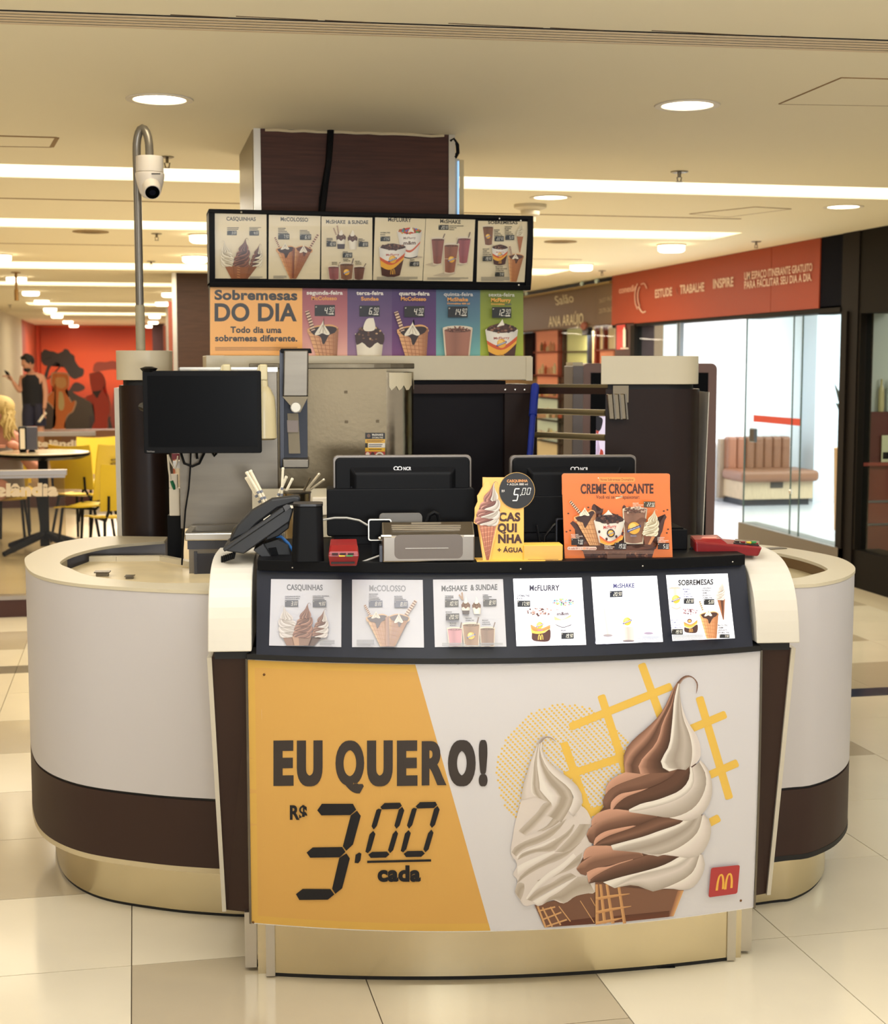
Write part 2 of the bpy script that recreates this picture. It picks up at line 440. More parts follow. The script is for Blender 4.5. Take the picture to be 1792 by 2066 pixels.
for i in range(-4, 9):
    x = TX0+i*TW; oy = 3.98-TD if i < 3 else 3.795-TD
    for j in range(-2, 12):
        y = oy+j*TD
        if j == 8 and i < 3: continue
        if i < 2 and j == 7:
            tile(x, y, TW, .5, 0); tile(x, y+.5, TW, .2, 2); tile(x, y+.7, TW, TD*2-.7, 0); continue
        if i >= 5 and j == 5:
            tile(x, y, TW, .42, 0); tile(x, y+.42, TW, .17, 3); continue
        tile(x, y, TW, TD, 1 if (i, j) in DARK else 0)
# the far floor, too shallow in view to tell tile from tile
nt_m = mat('far_floor', (205, 192, 164), .16)
for a in ((-12, TX0-4*TW, -5, 41), (TX0+9*TW, 14, -5, 41), (TX0-4*TW, TX0+9*TW, 10.75, 41), (TX0-4*TW, TX0+9*TW, -5, 2.15)):
    far.append(struct(MB().box(a[0], a[1], a[2], a[3], -.0085, -.001), 'floor', nt_m))

# ------------------------------------------------------------------ setting: ceiling with light coves
COVES = [(-2.2, 1.05, 7.54, 8.06), (1.5, 6.0, 7.54, 8.06), (-2.2, 1.0, 10.3, 10.93), (1.5, 4.44, 10.3, 10.93), (-2.2, 4.44, 14.6, 15.6),
         (-1.9, .6, 18.1, 18.9), (-1.66, .72, 24.1, 25.2), (-1.66, .72, 28.6, 30.0)]
ceil = MB()
cuts = sorted({c[2] for c in COVES} | {c[3] for c in COVES}); ys = [-5]+cuts+[41]
for a, b in zip(ys, ys[1:]):
    holes = sorted([(c[0], c[1]) for c in COVES if c[2] <= a+.001 and c[3] >= b-.001]); x = -12
    for h0, h1 in holes: ceil.box(x, h0, a, b, HC, HC+.02); x = h1
    ceil.box(x, 14, a, b, HC, HC+.02)
ceiling = struct(ceil, 'ceiling', CEILM)
COVEW = mat('cove_white', (250, 240, 216), .7)
crow = ['nearest light cove left of the wood column', 'nearest light cove right of the wood column', 'second light cove left of the wood column', 'short second light cove right of the column, ending before the shops',
        'third light cove, long and seen either side of the menu board', 'fourth light cove above the left food hall', 'fifth, thin light cove above the left food hall', 'farthest thin light cove before the orange mural']
for (x0, x1, y0, y1), lb in zip(COVES, crow):
    t = T('light_cove', 'recessed glowing strip in the ceiling: '+lb, 'ceiling light', ((x0+x1)/2, (y0+y1)/2, HC+.14), group='light coves in the ceiling')
    q = MB().box(x0-.02, x0, y0, y1, HC+.02, HC+.14).box(x1, x1+.02, y0, y1, HC+.02, HC+.14).box(x0, x1, y0-.02, y0, HC+.02, HC+.14).box(x0, x1, y1, y1+.02, HC+.02, HC+.14)
    t.part(q, 'recess', COVEW); t.part(MB().box(x0, x1, y0, y1, HC+.12, HC+.14), 'diffuser', COVE)
LIGHTS = [((322, 200), 'nearest round downlight, above the white security camera'), ((1387, 212), 'nearest round downlight right of the wood column'),
 ((1111, 398), 'round downlight just right of the column, past the first light cove'), ((1702, 417), 'round downlight at the right edge, past the first light cove'),
 ((1355, 493), 'round downlight in front of the orange shop sign'), ((1173, 533), 'farthest round downlight right of the menu board'),
 ((412, 473), 'round downlight tucked against the upper left of the menu board'), ((393, 516), 'round downlight just left of the menu board, lower of two'),
 ((-3, 513), 'round downlight cut by the left edge of the photo'), ((33, 558), 'round downlight behind the hanging rod on the left'),
 ((62, 587), 'first downlight of the left receding row past the rod'), ((84, 605), 'second downlight of the left receding row past the rod'),
 ((101, 621), 'third downlight of the left receding row past the rod'), ((115, 635), 'fourth downlight of the left receding row past the rod'),
 ((137, 647), 'third from last downlight before the orange mural, left row'), ((149, 655), 'second from last downlight before the orange mural, left row'),
 ((157, 662), 'last downlight before the orange mural, left row'), ((343, 590), 'nearest downlight of the short row by the far wood column'),
 ((312, 636), 'second downlight of the right far row'), ((309, 648), 'third downlight of the right far row'), ((303, 656), 'fourth downlight of the right far row'), ((299, 664), 'last downlight of the right far row before the mural'),
 ((328, 609), 'left one of two small lights near the far wood column'), ((341, 609), 'right one of two small lights near the far wood column')]
proto = None; drum = None
for (px, py), lb in LIGHTS:
    p = atz(px, py, HC)
    if p.y > 10.9:                                        # far ones drawn as lit drums, a shape added for their glow
        t = T('ceiling_downlight', lb, 'ceiling light', (p.x, p.y, HC), group='round ceiling downlights')
        if drum is None:
            drum = [t.part(MB().lathe([(.118, 0), (.122, -.012), (.112, -.014)], p, 24), 'trim_ring', mat('downlight_trim', (224, 214, 196), .5)), t.part(MB().lathe([(.108, -.013), (.108, -.05), (.09, -.062), (.02, -.064)], p, 24), 'diffuser', DIFF, smooth=True)]
        else:
            for d in drum: c = d.copy(); COL.objects.link(c); c.parent = t.root
        continue
    if proto is None:
        t = T('ceiling_downlight', lb, 'ceiling light', (p.x, p.y, HC), group='round ceiling downlights')
        q = MB(); n = 32
        q.lathe([(.096, -.001), (.124, -.001), (.122, -.005), (.098, -.004), (.095, .02)], p, n)
        q.f = q.f[:-2]
        t.part(q, 'trim_ring', mat('downlight_trim', (224, 214, 196), .5), smooth=True)
        t.part(MB().lathe([(.095, -.0015), (.095, .0005)], p, n), 'diffuser', DIFF); proto = t.root
    else:
        r = proto.copy(); COL.objects.link(r); r.location = (p.x, p.y, HC); r['label'] = lb
        for ch in proto.children: c = ch.copy(); COL.objects.link(c); c.parent = r
# linear slot diffuser across the near ceiling
t = T('air_slot_diffuser', 'long four-slot air diffuser line across the near ceiling', 'air vent', (1, 4.32, HC-.01))
def slot_y(x): return 4.385-.062*(x+.35)
for k in range(5):
    q = MB(); d = -.066+k*.033
    A = [(x, slot_y(x)+d-.009, 0) for x in (-3, 5)]; B = [(x, slot_y(x)+d+.009, 0) for x in (-3, 5)]
    q.slab(A, B, HC-.0042, HC-.0022); t.part(q, 'slat', mat('slat_paint', (222, 200, 166), .6))
q = MB(); q.slab([(x, slot_y(x)-.085, 0) for x in (-3, 5)], [(x, slot_y(x)+.07, 0) for x in (-3, 5)], HC-.002, HC-.0004); t.part(q, 'slot_shadow_gap', mat('gap_dark', (26, 20, 14), .8))
# patched plaster edge beside the slots
q = MB(); pts = [(-.35, 0), (.12, .012), (.3, .02), (.55, .008), (.9, .022), (1.2, .01), (1.5, .018), (1.9, .004), (2.4, .01)]
for (x0, a), (x1, b) in zip(pts, pts[1:]): q.box(x0, x1-.02, slot_y(x0)+.075-.16-a, slot_y(x0)+.077-.16-a+.0015, HC-.0015, HC-.0002)
struct(q, 'trim_1', mat('crack_dark', (90, 68, 44), .8))
# access panels (thin joint lines in the plaster)
def panel_outline(name, label, pts, wd=.006):
    P = [atz(*p, HC) for p in pts]; t = T('ceiling_access_panel', label, 'access panel', sum(P, Vector())/len(P))
    q = MB()
    for a, b in zip(P, P[1:]+P[:1]):
        d = (b-a).normalized(); n = Vector((-d.y, d.x, 0))*wd/2
        q.hexa([a+n+Vector((0, 0, -.003)), b+n+Vector((0, 0, -.003)), b-n+Vector((0, 0, -.003)), a-n+Vector((0, 0, -.003))], [a+n, b+n, b-n, a-n])
    t.part(q, 'frame_joint', mat('joint_line', (150, 122, 84), .8))
    c = sum(P, Vector())/len(P); q = MB(); IN = [c+(p-c)*.985 for p in P]
    q.prism([p+Vector((0, 0, -.0025)) for p in IN], (0, 0, .002)); t.part(q, 'panel', CEILM)
panel_outline('a', 'square flush access panel in the ceiling, upper right', [(1572, 209), (1698, 156), (1960, 163), (1890, 214)], .005)
panel_outline('b', 'small flush access panel in the ceiling past the right light cove', [(1392, 431), (1524, 417), (1596, 421), (1470, 437)], .012)
panel_outline('c', 'flush ceiling hatch with a raised end, left edge of the photo', [(-120, 270), (115, 277), (104, 296), (-140, 292)], .02)
# sprinklers, smoke detector, speakers, rod
CHROME = mat('tarnished_chrome', (120, 112, 98), .3, 1)
def sprinkler(px, py, lb, s=1):
    p = atz(px, py, HC); t = T('sprinkler_head', lb, 'sprinkler', p, group='ceiling sprinklers')
    t.part(MB().lathe([(.04*s, 0), (.04*s, -.004), (.03*s, -.007), (.004, -.007)], p, 16), 'escutcheon', CHROME)
    t.part(MB().tube([p+Vector((0, 0, -.005)), p+Vector((0, 0, -.03))], .009*s, 8).tube([p+Vector((.012, 0, -.028)), p+Vector((.008, 0, -.05))], .003, 6).tube([p+Vector((-.012, 0, -.028)), p+Vector((-.008, 0, -.05))], .003, 6), 'body', CHROME)
    t.part(MB().lathe([(.016*s, -.05), (.016*s, -.053)], p, 10), 'deflector', CHROME)
sprinkler(337, 316, 'sprinkler head just right of the white security camera', .8); sprinkler(1371, 346, 'sprinkler head above the first light cove, right of the column', 1.1)
sprinkler(1526, 487, 'sprinkler head in front of the orange shop sign'); sprinkler(1215, 546, 'small far sprinkler head above the salon sign'); sprinkler(316, 471, 'sprinkler head left of the menu board below the second cove'); sprinkler(305, 527, 'farther sprinkler head left of the menu board')
sprinkler(20, 615, 'far sprinkler head near the white wall on the left')
p = atz(1070, 413, HC); t = T('smoke_detector', 'white round smoke detector on the ceiling right of the menu board', 'detector', p)
DETW = mat('detector_white', (214, 202, 176), .5)
t.part(MB().lathe([(.1, 0), (.1, -.02), (.075, -.03), (.06, -.035)], p, 20), 'base', DETW, smooth=True)
t.part(MB().lathe([(.06, -.034), (.056, -.062), (.035, -.075), (.033, -.105), (.01, -.11)], p, 20), 'sensor_head', DETW, smooth=True)
for px, py, lb in ((183, 467, 'round flush ceiling speaker left of the camera pole'), (1131, 487, 'round flush ceiling speaker under the second cove, right of the menu board')):
    p = atz(px, py, HC); t = T('ceiling_speaker', lb, 'speaker', p, group='round ceiling speakers')
    t.part(MB().lathe([(.13, 0), (.13, -.006), (.11, -.008)], p, 24), 'rim', mat('grille_tan', (150, 124, 84), .7)); t.part(MB().lathe([(.108, -.003), (.06, -.01), (.01, -.012)], p, 24), 'grille', mat('grille_dark', (120, 98, 66), .8), smooth=True)
p = atz(32, 549, HC); t = T('hanging_rod', 'thin brass rod hanging from the ceiling at far left', 'rod', p)
t.part(MB().tube([p, p+Vector((0, 0, -.18))], .014, 8), 'rod', mat('brass', (150, 112, 60), .4, .6)); t.part(MB().lathe([(.05, 0), (.05, -.01), (.01, -.015)], p, 14), 'rosette', mat('brass', (150, 112, 60)))
t.part(MB().tube([p+Vector((0, 0, -.18)), p+Vector((0, 0, -.3))], .022, 8), 'rod_tip', mat('brass', (150, 112, 60)))
# thin ceiling joints
q = MB()
for x0, x1, y in ((-3, 1.2, 9.05), (1.6, 4.0, 9.3), (-3, 1.2, 12.4), (2.4, 4.1, 13.2)): q.box(x0, x1, y, y+.035, HC-.002, HC-.0005)
struct(q, 'trim_2', mat('joint_line', (150, 122, 84)))

# ------------------------------------------------------------------ setting: walls
struct(MB().box(-2.55, -2.37, 24, 33.2, 0, HC), 'wall_left', mat('offwhite_wall', (226, 214, 184), .7))
struct(MB().box(-8, -2.55, 24, 24.15, 0, HC).box(-8.15, -8, -5, 24.15, 0, HC), 'wall_left', mat('offwhite_wall', (226, 214, 184), .7))
struct(MB().box(-3, 9, 38, 38.2, 0, HC), 'wall_back', mat('orange_wall', (214, 74, 34), .55))
struct(MB().box(-2.55, -2.37, 33.2, 38, 0, HC), 'wall_left', mat('rust_wall', (176, 74, 44), .55, noise=.25, nscale=1.2))
# ------------------------------------------------------------------ the stand: front counter
def fpan(x, z): return -.085+.235*x*x+.012*(.885-z)/.72+.02*math.sin(math.pi*min(1, max(0, (z-.16)/.725)))*-.5
def fsign(x, z): return -.09+.235*x*x+(z-.9)*.43
XS = [(-1+2*i/24) for i in range(25)]
fc = T('front_counter', 'brown front counter with big yellow and white ice cream poster and lit menu cards', 'counter', (0, .25, 0), 'k')
def plate(fy, x0, x1, z0, z1, th, nz=6, n=25):
    q = MB(); vs = []; fs = []
    for d in (0, th):
        for j in range(nz+1):
            z = z0+(z1-z0)*j/nz
            for i in range(n): x = x0+(x1-x0)*i/(n-1); vs.append((x, fy(x, z)+d, z))
    L = (nz+1)*n
    for j in range(nz):
        for i in range(n-1):
            a = j*n+i; fs += [(a, a+1, a+n+1, a+n), (L+a+n, L+a+n+1, L+a+1, L+a)]
    for i in range(n-1):
        fs += [(i+1, i, L+i, L+i+1)]; a = nz*n+i; fs += [(a, a+1, L+a+1, L+a)]
    for j in range(nz):
        a = j*n; fs += [(a, a+n, L+a+n, L+a)]; a = j*n+n-1; fs += [(a+n, a, L+a, L+a+n)]
    return q.add(vs, fs)
# carcass and kick plates
fc.part(MB().box(-.66, .66, .1, .46, .165, .9), 'carcass', BROWN2)
fc.part(MB().box(-.67, .67, .09, .46, .0, .163), 'kick_step', KICK)
q = MB(); A = [(x*.635, .0+.17*(x*.635)**2, 0) for x in XS]; q.slab(A, [(p[0], .2, 0) for p in A], .012, .168)
kick = fc.part(q, 'kick_plate', KICK)
for sx in (-1, 1):
    q = MB().box(sx*.635-.012, sx*.635+.012, .062, .085, .004, .166); fc.part(q, 'corner_trim', ALU)
    q = MB().box(sx*.69-.016, sx*.69+.016, .11, .13, .01, .166); fc.part(q, 'corner_trim', ALU)
    q = MB().lathe([(.018, 0), (.018, .01)], (sx*.685, .15, 0), 12); fc.part(q, 'foot', BLACK)
q = MB(); q.slab([(x*.63, .005+.17*(x*.63)**2, 0) for x in XS], [(x*.63, .18, 0) for x in XS], 0, .012); fc.part(q, 'base_shadow_gap', GROOVE)
q = MB().box(-.3, .47, .035, .055, .0, .004); fc.part(q, 'base_strip', BLACK)
# brown side fins with pale edges
for sx in (-1, 1):
    b = [(sx*.757, .15, .16), (sx*.676, .12, .16), (sx*.676, .46, .16), (sx*.757, .46, .16)]
    tt = [(sx*.778, .05, .885), (sx*.676, .045, .885), (sx*.676, .46, .885), (sx*.778, .46, .885)]
    fc.part(MB().hexa(b, tt), 'side_fin', BROWN)
    b = [(sx*.768, .142, .158), (sx*.757, .142, .158), (sx*.757, .462, .158), (sx*.768, .462, .158)]
    tt = [(sx*.79, .042, .885), (sx*.778, .042, .885), (sx*.778, .462, .885), (sx*.79, .462, .885)]
    fc.part(MB().hexa(b, tt), 'fin_edge', EDGE)
    # white arched cheek with black gap below
    fc.part(MB().box(sx*.725-.045, sx*.725+.045, .035, .44, .882, .908), 'cheek_gap', GROOVE)
    prof = [(.5, 1.118), (.3, 1.124), (.2, 1.117), (.13, 1.098), (.075, 1.062), (.04, 1.015), (.02, .96), (.008, .906), (.5, .906)]
    pc = [tuple(p) for p in catmull([(0, a, b) for a, b in prof[:-1]], 22)]+[(0, .5, .906)]
    x0, x1 = (-.785, -.672) if sx < 0 else (.672, .79)
    fc.part(MB().prism([(x0, p[1], p[2]) for p in pc], (x1-x0, 0, 0)), 'white_cheek', CHEEK, bev=.003)
# black frame strip over the poster, sign fascia, counter top
fc.part(plate(lambda x, z: -.095+.235*x*x, -.685, .685, .884, .898, .1, 1), 'top_rail', GROOVE)
fc.part(plate(fsign, -.66, .662, .895, 1.11, .08, 2), 'sign_fascia', SIGNBLK)
q = MB(); A = [(x*.658, -.015+.235*(x*.658)**2, 0) for x in XS]; q.slab(A, [(p[0], .56, 0) for p in A], 1.108, 1.136)
fc.part(q, 'counter_top', BLACK, bev=.002)
for i, x in enumerate((-.565, .03, .36, .62)):
    y = -.015+.235*x*x; fc.part(MB().ell((x, y, 1.118), .0025, .0015, .002, 8, 5), 'screw', ALU)
# poster panel
PX0, PX1, PZ0, PZ1 = -.683, .687, .163, .884
panel = fc.part(plate(lambda x, z: fpan(x, z)+.0012, PX0, PX1, PZ0, PZ1, .012, 8, 31), 'poster_panel', mat('poster_backing', (236, 232, 228), .4))
for x0, x1 in ((PX0-.006, PX0), (PX1, PX1+.006)):
    fc.part(plate(lambda x, z: fpan(x, z)-.003, x0, x1, PZ0, PZ1, .025, 8, 2), 'poster_edge_strip', STEEL)
PF = surf_k(fpan)
A = Art(PF, cutx=24, cuty=0, step=.00006)
YEL, YE2, PWH = (208, 160, 84), (210, 166, 80), (210, 206, 208)
def edge(z, n=31, x0=PX0, x1=PX1):
    out = []
    for i in range(n):
        x = x0+(x1-x0)*i/(n-1); p = k2w((x, fpan(x, z)-.0005, z)); d = p-E0; dz = d.dot(FW); out.append((896+F_PX*d.dot(RT)/dz, 1033-F_PX*d.dot(UP)/dz))
    return out
e0, e1 = edge(PZ1-.003), edge(PZ0+.003)
A.band(e0, e1, [PWH, PWH], 40, 8)
def at_x(e, x):
    for a, b in zip(e, e[1:]):
        if a[0] <= x <= b[0]: return (x, a[1]+(b[1]-a[1])*(x-a[0])/(b[0]-a[0]))
    return e[0] if x < e[0][0] else e[-1]
tl = [p for p in e0 if p[0] < 838]+[at_x(e0, 838)]; bl = [p for p in e1 if p[0] < 990]+[at_x(e1, 990)]
A.band(tl, bl, [YEL, YEL], 24, 8)
# deeper yellow margin
def shift(e, dy): return [(x, y+dy) for x, y in e]
A.band(tl, shift(tl[:-1], 15)+[(tl[-1][0]+4, tl[-1][1]+15)], [YE2, YE2], 20, 1); A.band(shift(bl[:-1], -15)+[(bl[-1][0]-4, bl[-1][1]-15)], bl, [YE2, YE2], 20, 1)
A.band([(tl[0][0], tl[0][1]), (bl[0][0], bl[0][1])], [(tl[0][0]+14, tl[0][1]), (bl[0][0]+13, bl[0][1])], [YE2, YE2], 8, 1)
# halftone disc
def Z(x, y): return (960+x/2.8, 1300+y/2.8)
cx, cy = Z(512, 732); rr = 141
GOLD = (228, 186, 84)
dots_v = []; dots_f = []
for i in range(-45, 46):
    for j in range(-45, 46):
        x = cx+i*10.25+j*4.45; y = cy-i*1.35+j*4.65
        if (x-cx)**2+(y-cy)**2 < rr*rr and not (x > 1400):
            o = len(dots_v); dots_v += [(x+2.1*math.cos(a)+.5*math.cos(a-.6), y+2.35*math.sin(a)) for a in [k*math.pi/3 for k in range(6)]]; dots_f.append(tuple(range(o, o+6)))
cutx_, A.cutx = A.cutx, 0
A.raw(dots_v, dots_f, [GOLD]*len(dots_v)); A.cutx = cutx_
# waffle lattice
W = 45/2.8
for a, b in (((936, 108), (1060, 450)), ((708, 286), (860, 760)), ((497, 552), (640, 960)), ((1263, 296), (1434, 874)), ((530, 468), (1108, 236)), ((500, 745), (880, 620)), ((560, 975), (720, 930)), ((1180, 492), (1415, 394)), ((1290, 752), (1482, 668)), ((1290, 1025), (1378, 978))):
    A.line(Z(*a), Z(*b), W, GOLD, rnd=4)
# lettering
INK = (58, 50, 46); INK2 = (20, 20, 26)
TT = lambda t, x0, y0, x1, y1, h, c=INK, b=.035: A.text(t, (x0, y0), (x1, y1), h, c, b)
for ch, x0, x1 in (('E', 551.7, 592.5), ('U', 599, 651), ('Q', 677, 735), ('U', 740.6, 792.6), ('E', 801, 842.6), ('R', 851, 901), ('O', 904, 960), ('!', 966, 984)): A.text(ch, (x0, 1580.5), (x1, 1580), 86.5, INK, .045 if ch not in 'RQ' else .035, 0, 1.5 if ch not in 'R' else 1.15)
TT('R$', 585, 1653, 620, 1653, 29, INK2, .05); TT('cada', 762, 1777, 849, 1777, 31, INK2, .05)
A.line((741, 1739), (870, 1736), 4.5, INK2)
def segA(ch, pts_w, pts_h, x, y, th, sl): A.seg(ch, x, y, pts_w, pts_h, INK2, th, sl)
# big three
for P in ([(487, 1018), (515, 978), (706, 978), (726, 1014), (690, 1047), (512, 1049)], [(731, 1020), (754, 1052), (706, 1228), (665, 1266), (644, 1238), (692, 1050)],
          [(421, 1277), (459, 1246), (640, 1243), (660, 1273), (625, 1306), (444, 1309)], [(666, 1282), (687, 1313), (640, 1496), (598, 1530), (578, 1499), (622, 1310)],
          [(356, 1532), (397, 1500), (568, 1501), (592, 1534), (552, 1566), (377, 1568)]):
    A.poly([(480+x*.329, 1300+y*.329) for x, y in P], INK2)
for dx, dy in ((0, 0), (217, -5)):
    for P in ([(874, 998), (900, 973), (995, 971), (1006, 990), (985, 1009), (884, 1012)], [(862, 1008), (882, 1012), (853, 1113), (833, 1136), (820, 1116), (850, 1016)], [(1008, 996), (1021, 1018), (992, 1112), (973, 1131), (960, 1112), (987, 1014)],
              [(830, 1144), (844, 1162), (816, 1262), (797, 1281), (782, 1272), (808, 1165)], [(970, 1141), (983, 1160), (953, 1262), (934, 1280), (921, 1262), (950, 1163)], [(800, 1290), (823, 1273), (914, 1271), (930, 1288), (908, 1308), (815, 1310)]):
        A.poly([(480+(x+dx)*.329, 1300+(y+dy)*.329) for x, y in P], INK2)
A.poly([(480+x*.329, 1300+y*.329) for x, y in [(722, 1290), (745, 1276), (758, 1284), (752, 1325), (738, 1343), (716, 1340)]], INK2)

# soft-serve artwork, drawn in the cone's own units (see cone_art)
CH = dict(hi=(208, 158, 134), li=(184, 138, 116), md=(128, 92, 75), dk=(98, 68, 54), dd=(72, 51, 40))
VA = dict(hi=(232, 224, 214), li=(216, 204, 196), md=(190, 179, 168), dk=(164, 151, 138), dd=(140, 126, 110))
def cone_art(A, C=CH, V=VA, cone=True, n=14):
    B = lambda pts: [(x, y+1433.5) for x, y in pts]
    def bd(a, b, *r): A.band(a, b, list(r), n, 2)
    if cone:
        W1, W2, W3 = (126, 88, 68), (214, 164, 108), (92, 56, 40)
        A.poly(B([(305, 1120), (1375, 1225), (1250, 1545), (305, 1637)]), W1)
        A.band(B([(1300, 1235), (1200, 1545)]), B([(1372, 1235), (1250, 1545)]), [(150, 100, 74), W2], 3, 2)
        A.band(B([(520, 1545), (1200, 1478)]), B([(520, 1625), (1195, 1552)]), [W3, (104, 58, 40)], 4, 1)
        for x0, x1 in ((310, 310), (355, 400), (430, 500), (570, 640)):
            A.band(B([(x0, 1160), (x1, 1635)]), B([(x0+32, 1160), (x1+40, 1630)]), [W2, (178, 126, 84)], 3, 1)
        for y0, y1, xe in ((1335, 1270, 720), (1500, 1420, 740), (1628, 1560, 640)):
            A.band(B([(312, y0-15), (500, (y0+y1)/2-15), (xe, y1)]), B([(312, y0+20), (500, (y0+y1)/2+20), (xe, y1+8)]), [W2, (188, 134, 88)], 6, 1)
    A.blob([(680, 1230), (450, 1420), (420, 1640), (310, 1780), (225, 1990), (300, 2110), (190, 2220), (110, 2400), (230, 2480), (260, 2555), (560, 2610), (950, 2650), (1440, 2630), (1590, 2400), (1580, 2230), (1670, 2050), (1680, 1850), (1590, 1780), (1680, 1500), (1630, 1200), (1500, 1140), (1100, 1170)], C['dk'], 70)
    # row 3
    bd(B([(165, 855), (165, 790), (210, 720), (320, 690), (510, 700), (600, 745)]), B([(168, 862), (200, 845), (260, 820), (400, 780), (590, 745)]), C['hi'], C['li'])
    bd(B([(80, 970), (110, 920), (260, 820), (400, 780), (590, 745), (750, 740), (850, 760), (888, 822)]), B([(85, 985), (120, 1030), (195, 1056), (225, 1005), (330, 962), (600, 900), (750, 860), (888, 822)]), C['li'], C['md'], C['md'])
    bd(B([(210, 1060), (205, 1015), (330, 960), (460, 945), (600, 900), (760, 856)]), B([(225, 1142), (270, 1082), (400, 1003), (550, 933), (700, 883), (760, 862)]), C['hi'], C['hi'], C['li'])
    bd(B([(225, 1145), (270, 1085), (400, 1005), (550, 935), (700, 885), (900, 820), (1000, 780), (1100, 790), (1250, 762), (1315, 822)]), B([(240, 1150), (320, 1130), (400, 1130), (550, 1090), (700, 1050), (900, 1000), (1100, 940), (1250, 870), (1318, 836)]), C['md'], C['dk'], C['dd'])
    bd(B([(400, 1135), (550, 1090), (700, 1050), (900, 1000), (1100, 940), (1250, 870), (1330, 820), (1450, 790)]), B([(530, 1202), (620, 1150), (750, 1080), (900, 1030), (1100, 985), (1300, 930), (1420, 850), (1480, 790)]), V['hi'], V['hi'], V['md'])
    bd(B([(530, 1202), (620, 1150), (750, 1080), (900, 1030), (1100, 985), (1300, 930), (1420, 850), (1480, 790)]), B([(540, 1206), (740, 1170), (880, 1200), (980, 1247), (1100, 1222), (1250, 1160), (1400, 1080), (1500, 980), (1565, 800)]), V['md'], V['li'], V['md'], V['dk'])
    bd(B([(1100, 1220), (1250, 1160), (1400, 1080), (1500, 980), (1565, 800)]), B([(1130, 1212), (1280, 1218), (1350, 1232), (1480, 1200), (1580, 1080), (1628, 930), (1600, 800)]), V['hi'], V['li'], V['md'])
    # row 2
    bd(B([(262, 450), (265, 380), (340, 300), (500, 250), (700, 270), (860, 270)]), B([(262, 458), (330, 412), (480, 350), (700, 300), (860, 280)]), C['hi'], C['li'])
    bd(B([(200, 560), (220, 500), (330, 412), (480, 350), (700, 298), (900, 275), (1020, 290), (1055, 348)]), B([(205, 580), (230, 640), (285, 692), (310, 595), (420, 522), (600, 480), (900, 410), (1055, 350)]), C['li'], C['md'], C['dk'])
    bd(B([(285, 685), (310, 600), (420, 525), (600, 480), (760, 452)]), B([(300, 690), (350, 640), (480, 570), (700, 495), (800, 455)]), C['hi'], C['hi'], C['li'])
    bd(B([(300, 690), (350, 640), (480, 570), (700, 495), (900, 420), (1060, 345), (1200, 330), (1300, 340), (1420, 330)]), B([(310, 692), (400, 692), (490, 692), (700, 640), (900, 585), (1080, 520), (1240, 460), (1350, 420), (1430, 340)]), C['dk'], C['md'], C['dd'])
    bd(B([(495, 690), (700, 635), (900, 580), (1080, 515), (1240, 462), (1350, 412), (1440, 320)]), B([(520, 748), (700, 690), (900, 640), (1100, 580), (1300, 490), (1420, 420), (1500, 320)]), V['hi'], V['hi'], V['md'])
    bd(B([(520, 748), (700, 690), (900, 640), (1100, 580), (1300, 490), (1420, 420), (1500, 320)]), B([(880, 780), (1000, 815), (1150, 785), (1300, 725), (1450, 625), (1550, 510), (1600, 330)]), V['md'], V['dk'], V['md'], V['dk'])
    bd(B([(880, 780), (1000, 812), (1150, 785), (1300, 725), (1450, 625), (1550, 510), (1600, 330)]), B([(1060, 825), (1200, 790), (1310, 828), (1450, 842), (1580, 800), (1670, 660), (1706, 500), (1680, 380), (1620, 320)]), V['hi'], V['li'], V['md'])
    # row 1
    bd([(430, 1500), (445, 1400), (520, 1320), (660, 1245), (830, 1195), (1095, 1200)], [(432, 1512), (480, 1452), (600, 1382), (800, 1310), (1095, 1221)], C['hi'], C['li'])
    bd([(396, 1600), (440, 1490), (600, 1384), (800, 1310), (1095, 1220), (1305, 1190)], [(400, 1640), (430, 1696), (495, 1660), (520, 1570), (620, 1495), (780, 1468), (920, 1440), (1100, 1370), (1230, 1290), (1305, 1200)], C['md'], C['md'], C['dk'])
    bd([(490, 1690), (500, 1600), (600, 1508), (750, 1474), (920, 1440)], [(520, 1692), (570, 1622), (680, 1540), (850, 1475), (950, 1432)], C['hi'], C['hi'], C['li'])
    bd([(520, 1692), (570, 1622), (680, 1540), (850, 1475), (1000, 1420), (1150, 1350), (1260, 1265), (1310, 1200), (1340, 1215), (1425, 1205)], [(530, 1690), (620, 1680), (712, 1690), (860, 1622), (1030, 1582), (1180, 1532), (1300, 1480), (1390, 1400), (1440, 1300), (1440, 1205)], C['dk'], C['dk'], C['dd'])
    bd([(712, 1692), (860, 1622), (1030, 1582), (1180, 1530), (1310, 1472), (1400, 1390), (1445, 1290), (1445, 1175)], [(715, 1722), (900, 1690), (1100, 1640), (1250, 1590), (1380, 1520), (1470, 1430), (1500, 1320), (1475, 1185)], V['hi'], V['hi'], V['md'])
    bd([(715, 1722), (900, 1690), (1100, 1640), (1250, 1590), (1380, 1520), (1470, 1430), (1500, 1320), (1475, 1185)], [(1050, 1772), (1200, 1792), (1330, 1762), (1480, 1682), (1580, 1560), (1640, 1400), (1630, 1250), (1560, 1120)], V['li'], V['md'], V['dk'])
    bd([(1200, 1792), (1330, 1762), (1480, 1682), (1580, 1560), (1640, 1400), (1630, 1250), (1560, 1120)], [(1390, 1832), (1500, 1812), (1610, 1732), (1690, 1600), (1718, 1450), (1700, 1300), (1650, 1180), (1565, 1090)], V['hi'], V['li'], V['md'])
    # tip
    bd([(1300, 150), (1230, 260), (1180, 380), (1090, 540), (960, 680), (820, 800), (720, 900), (660, 1000), (645, 1100), (665, 1240)], [(1302, 150), (1237, 270), (1190, 390), (1110, 540), (1000, 710), (880, 860), (760, 980), (690, 1080), (660, 1170), (668, 1240)], C['md'], C['li'])
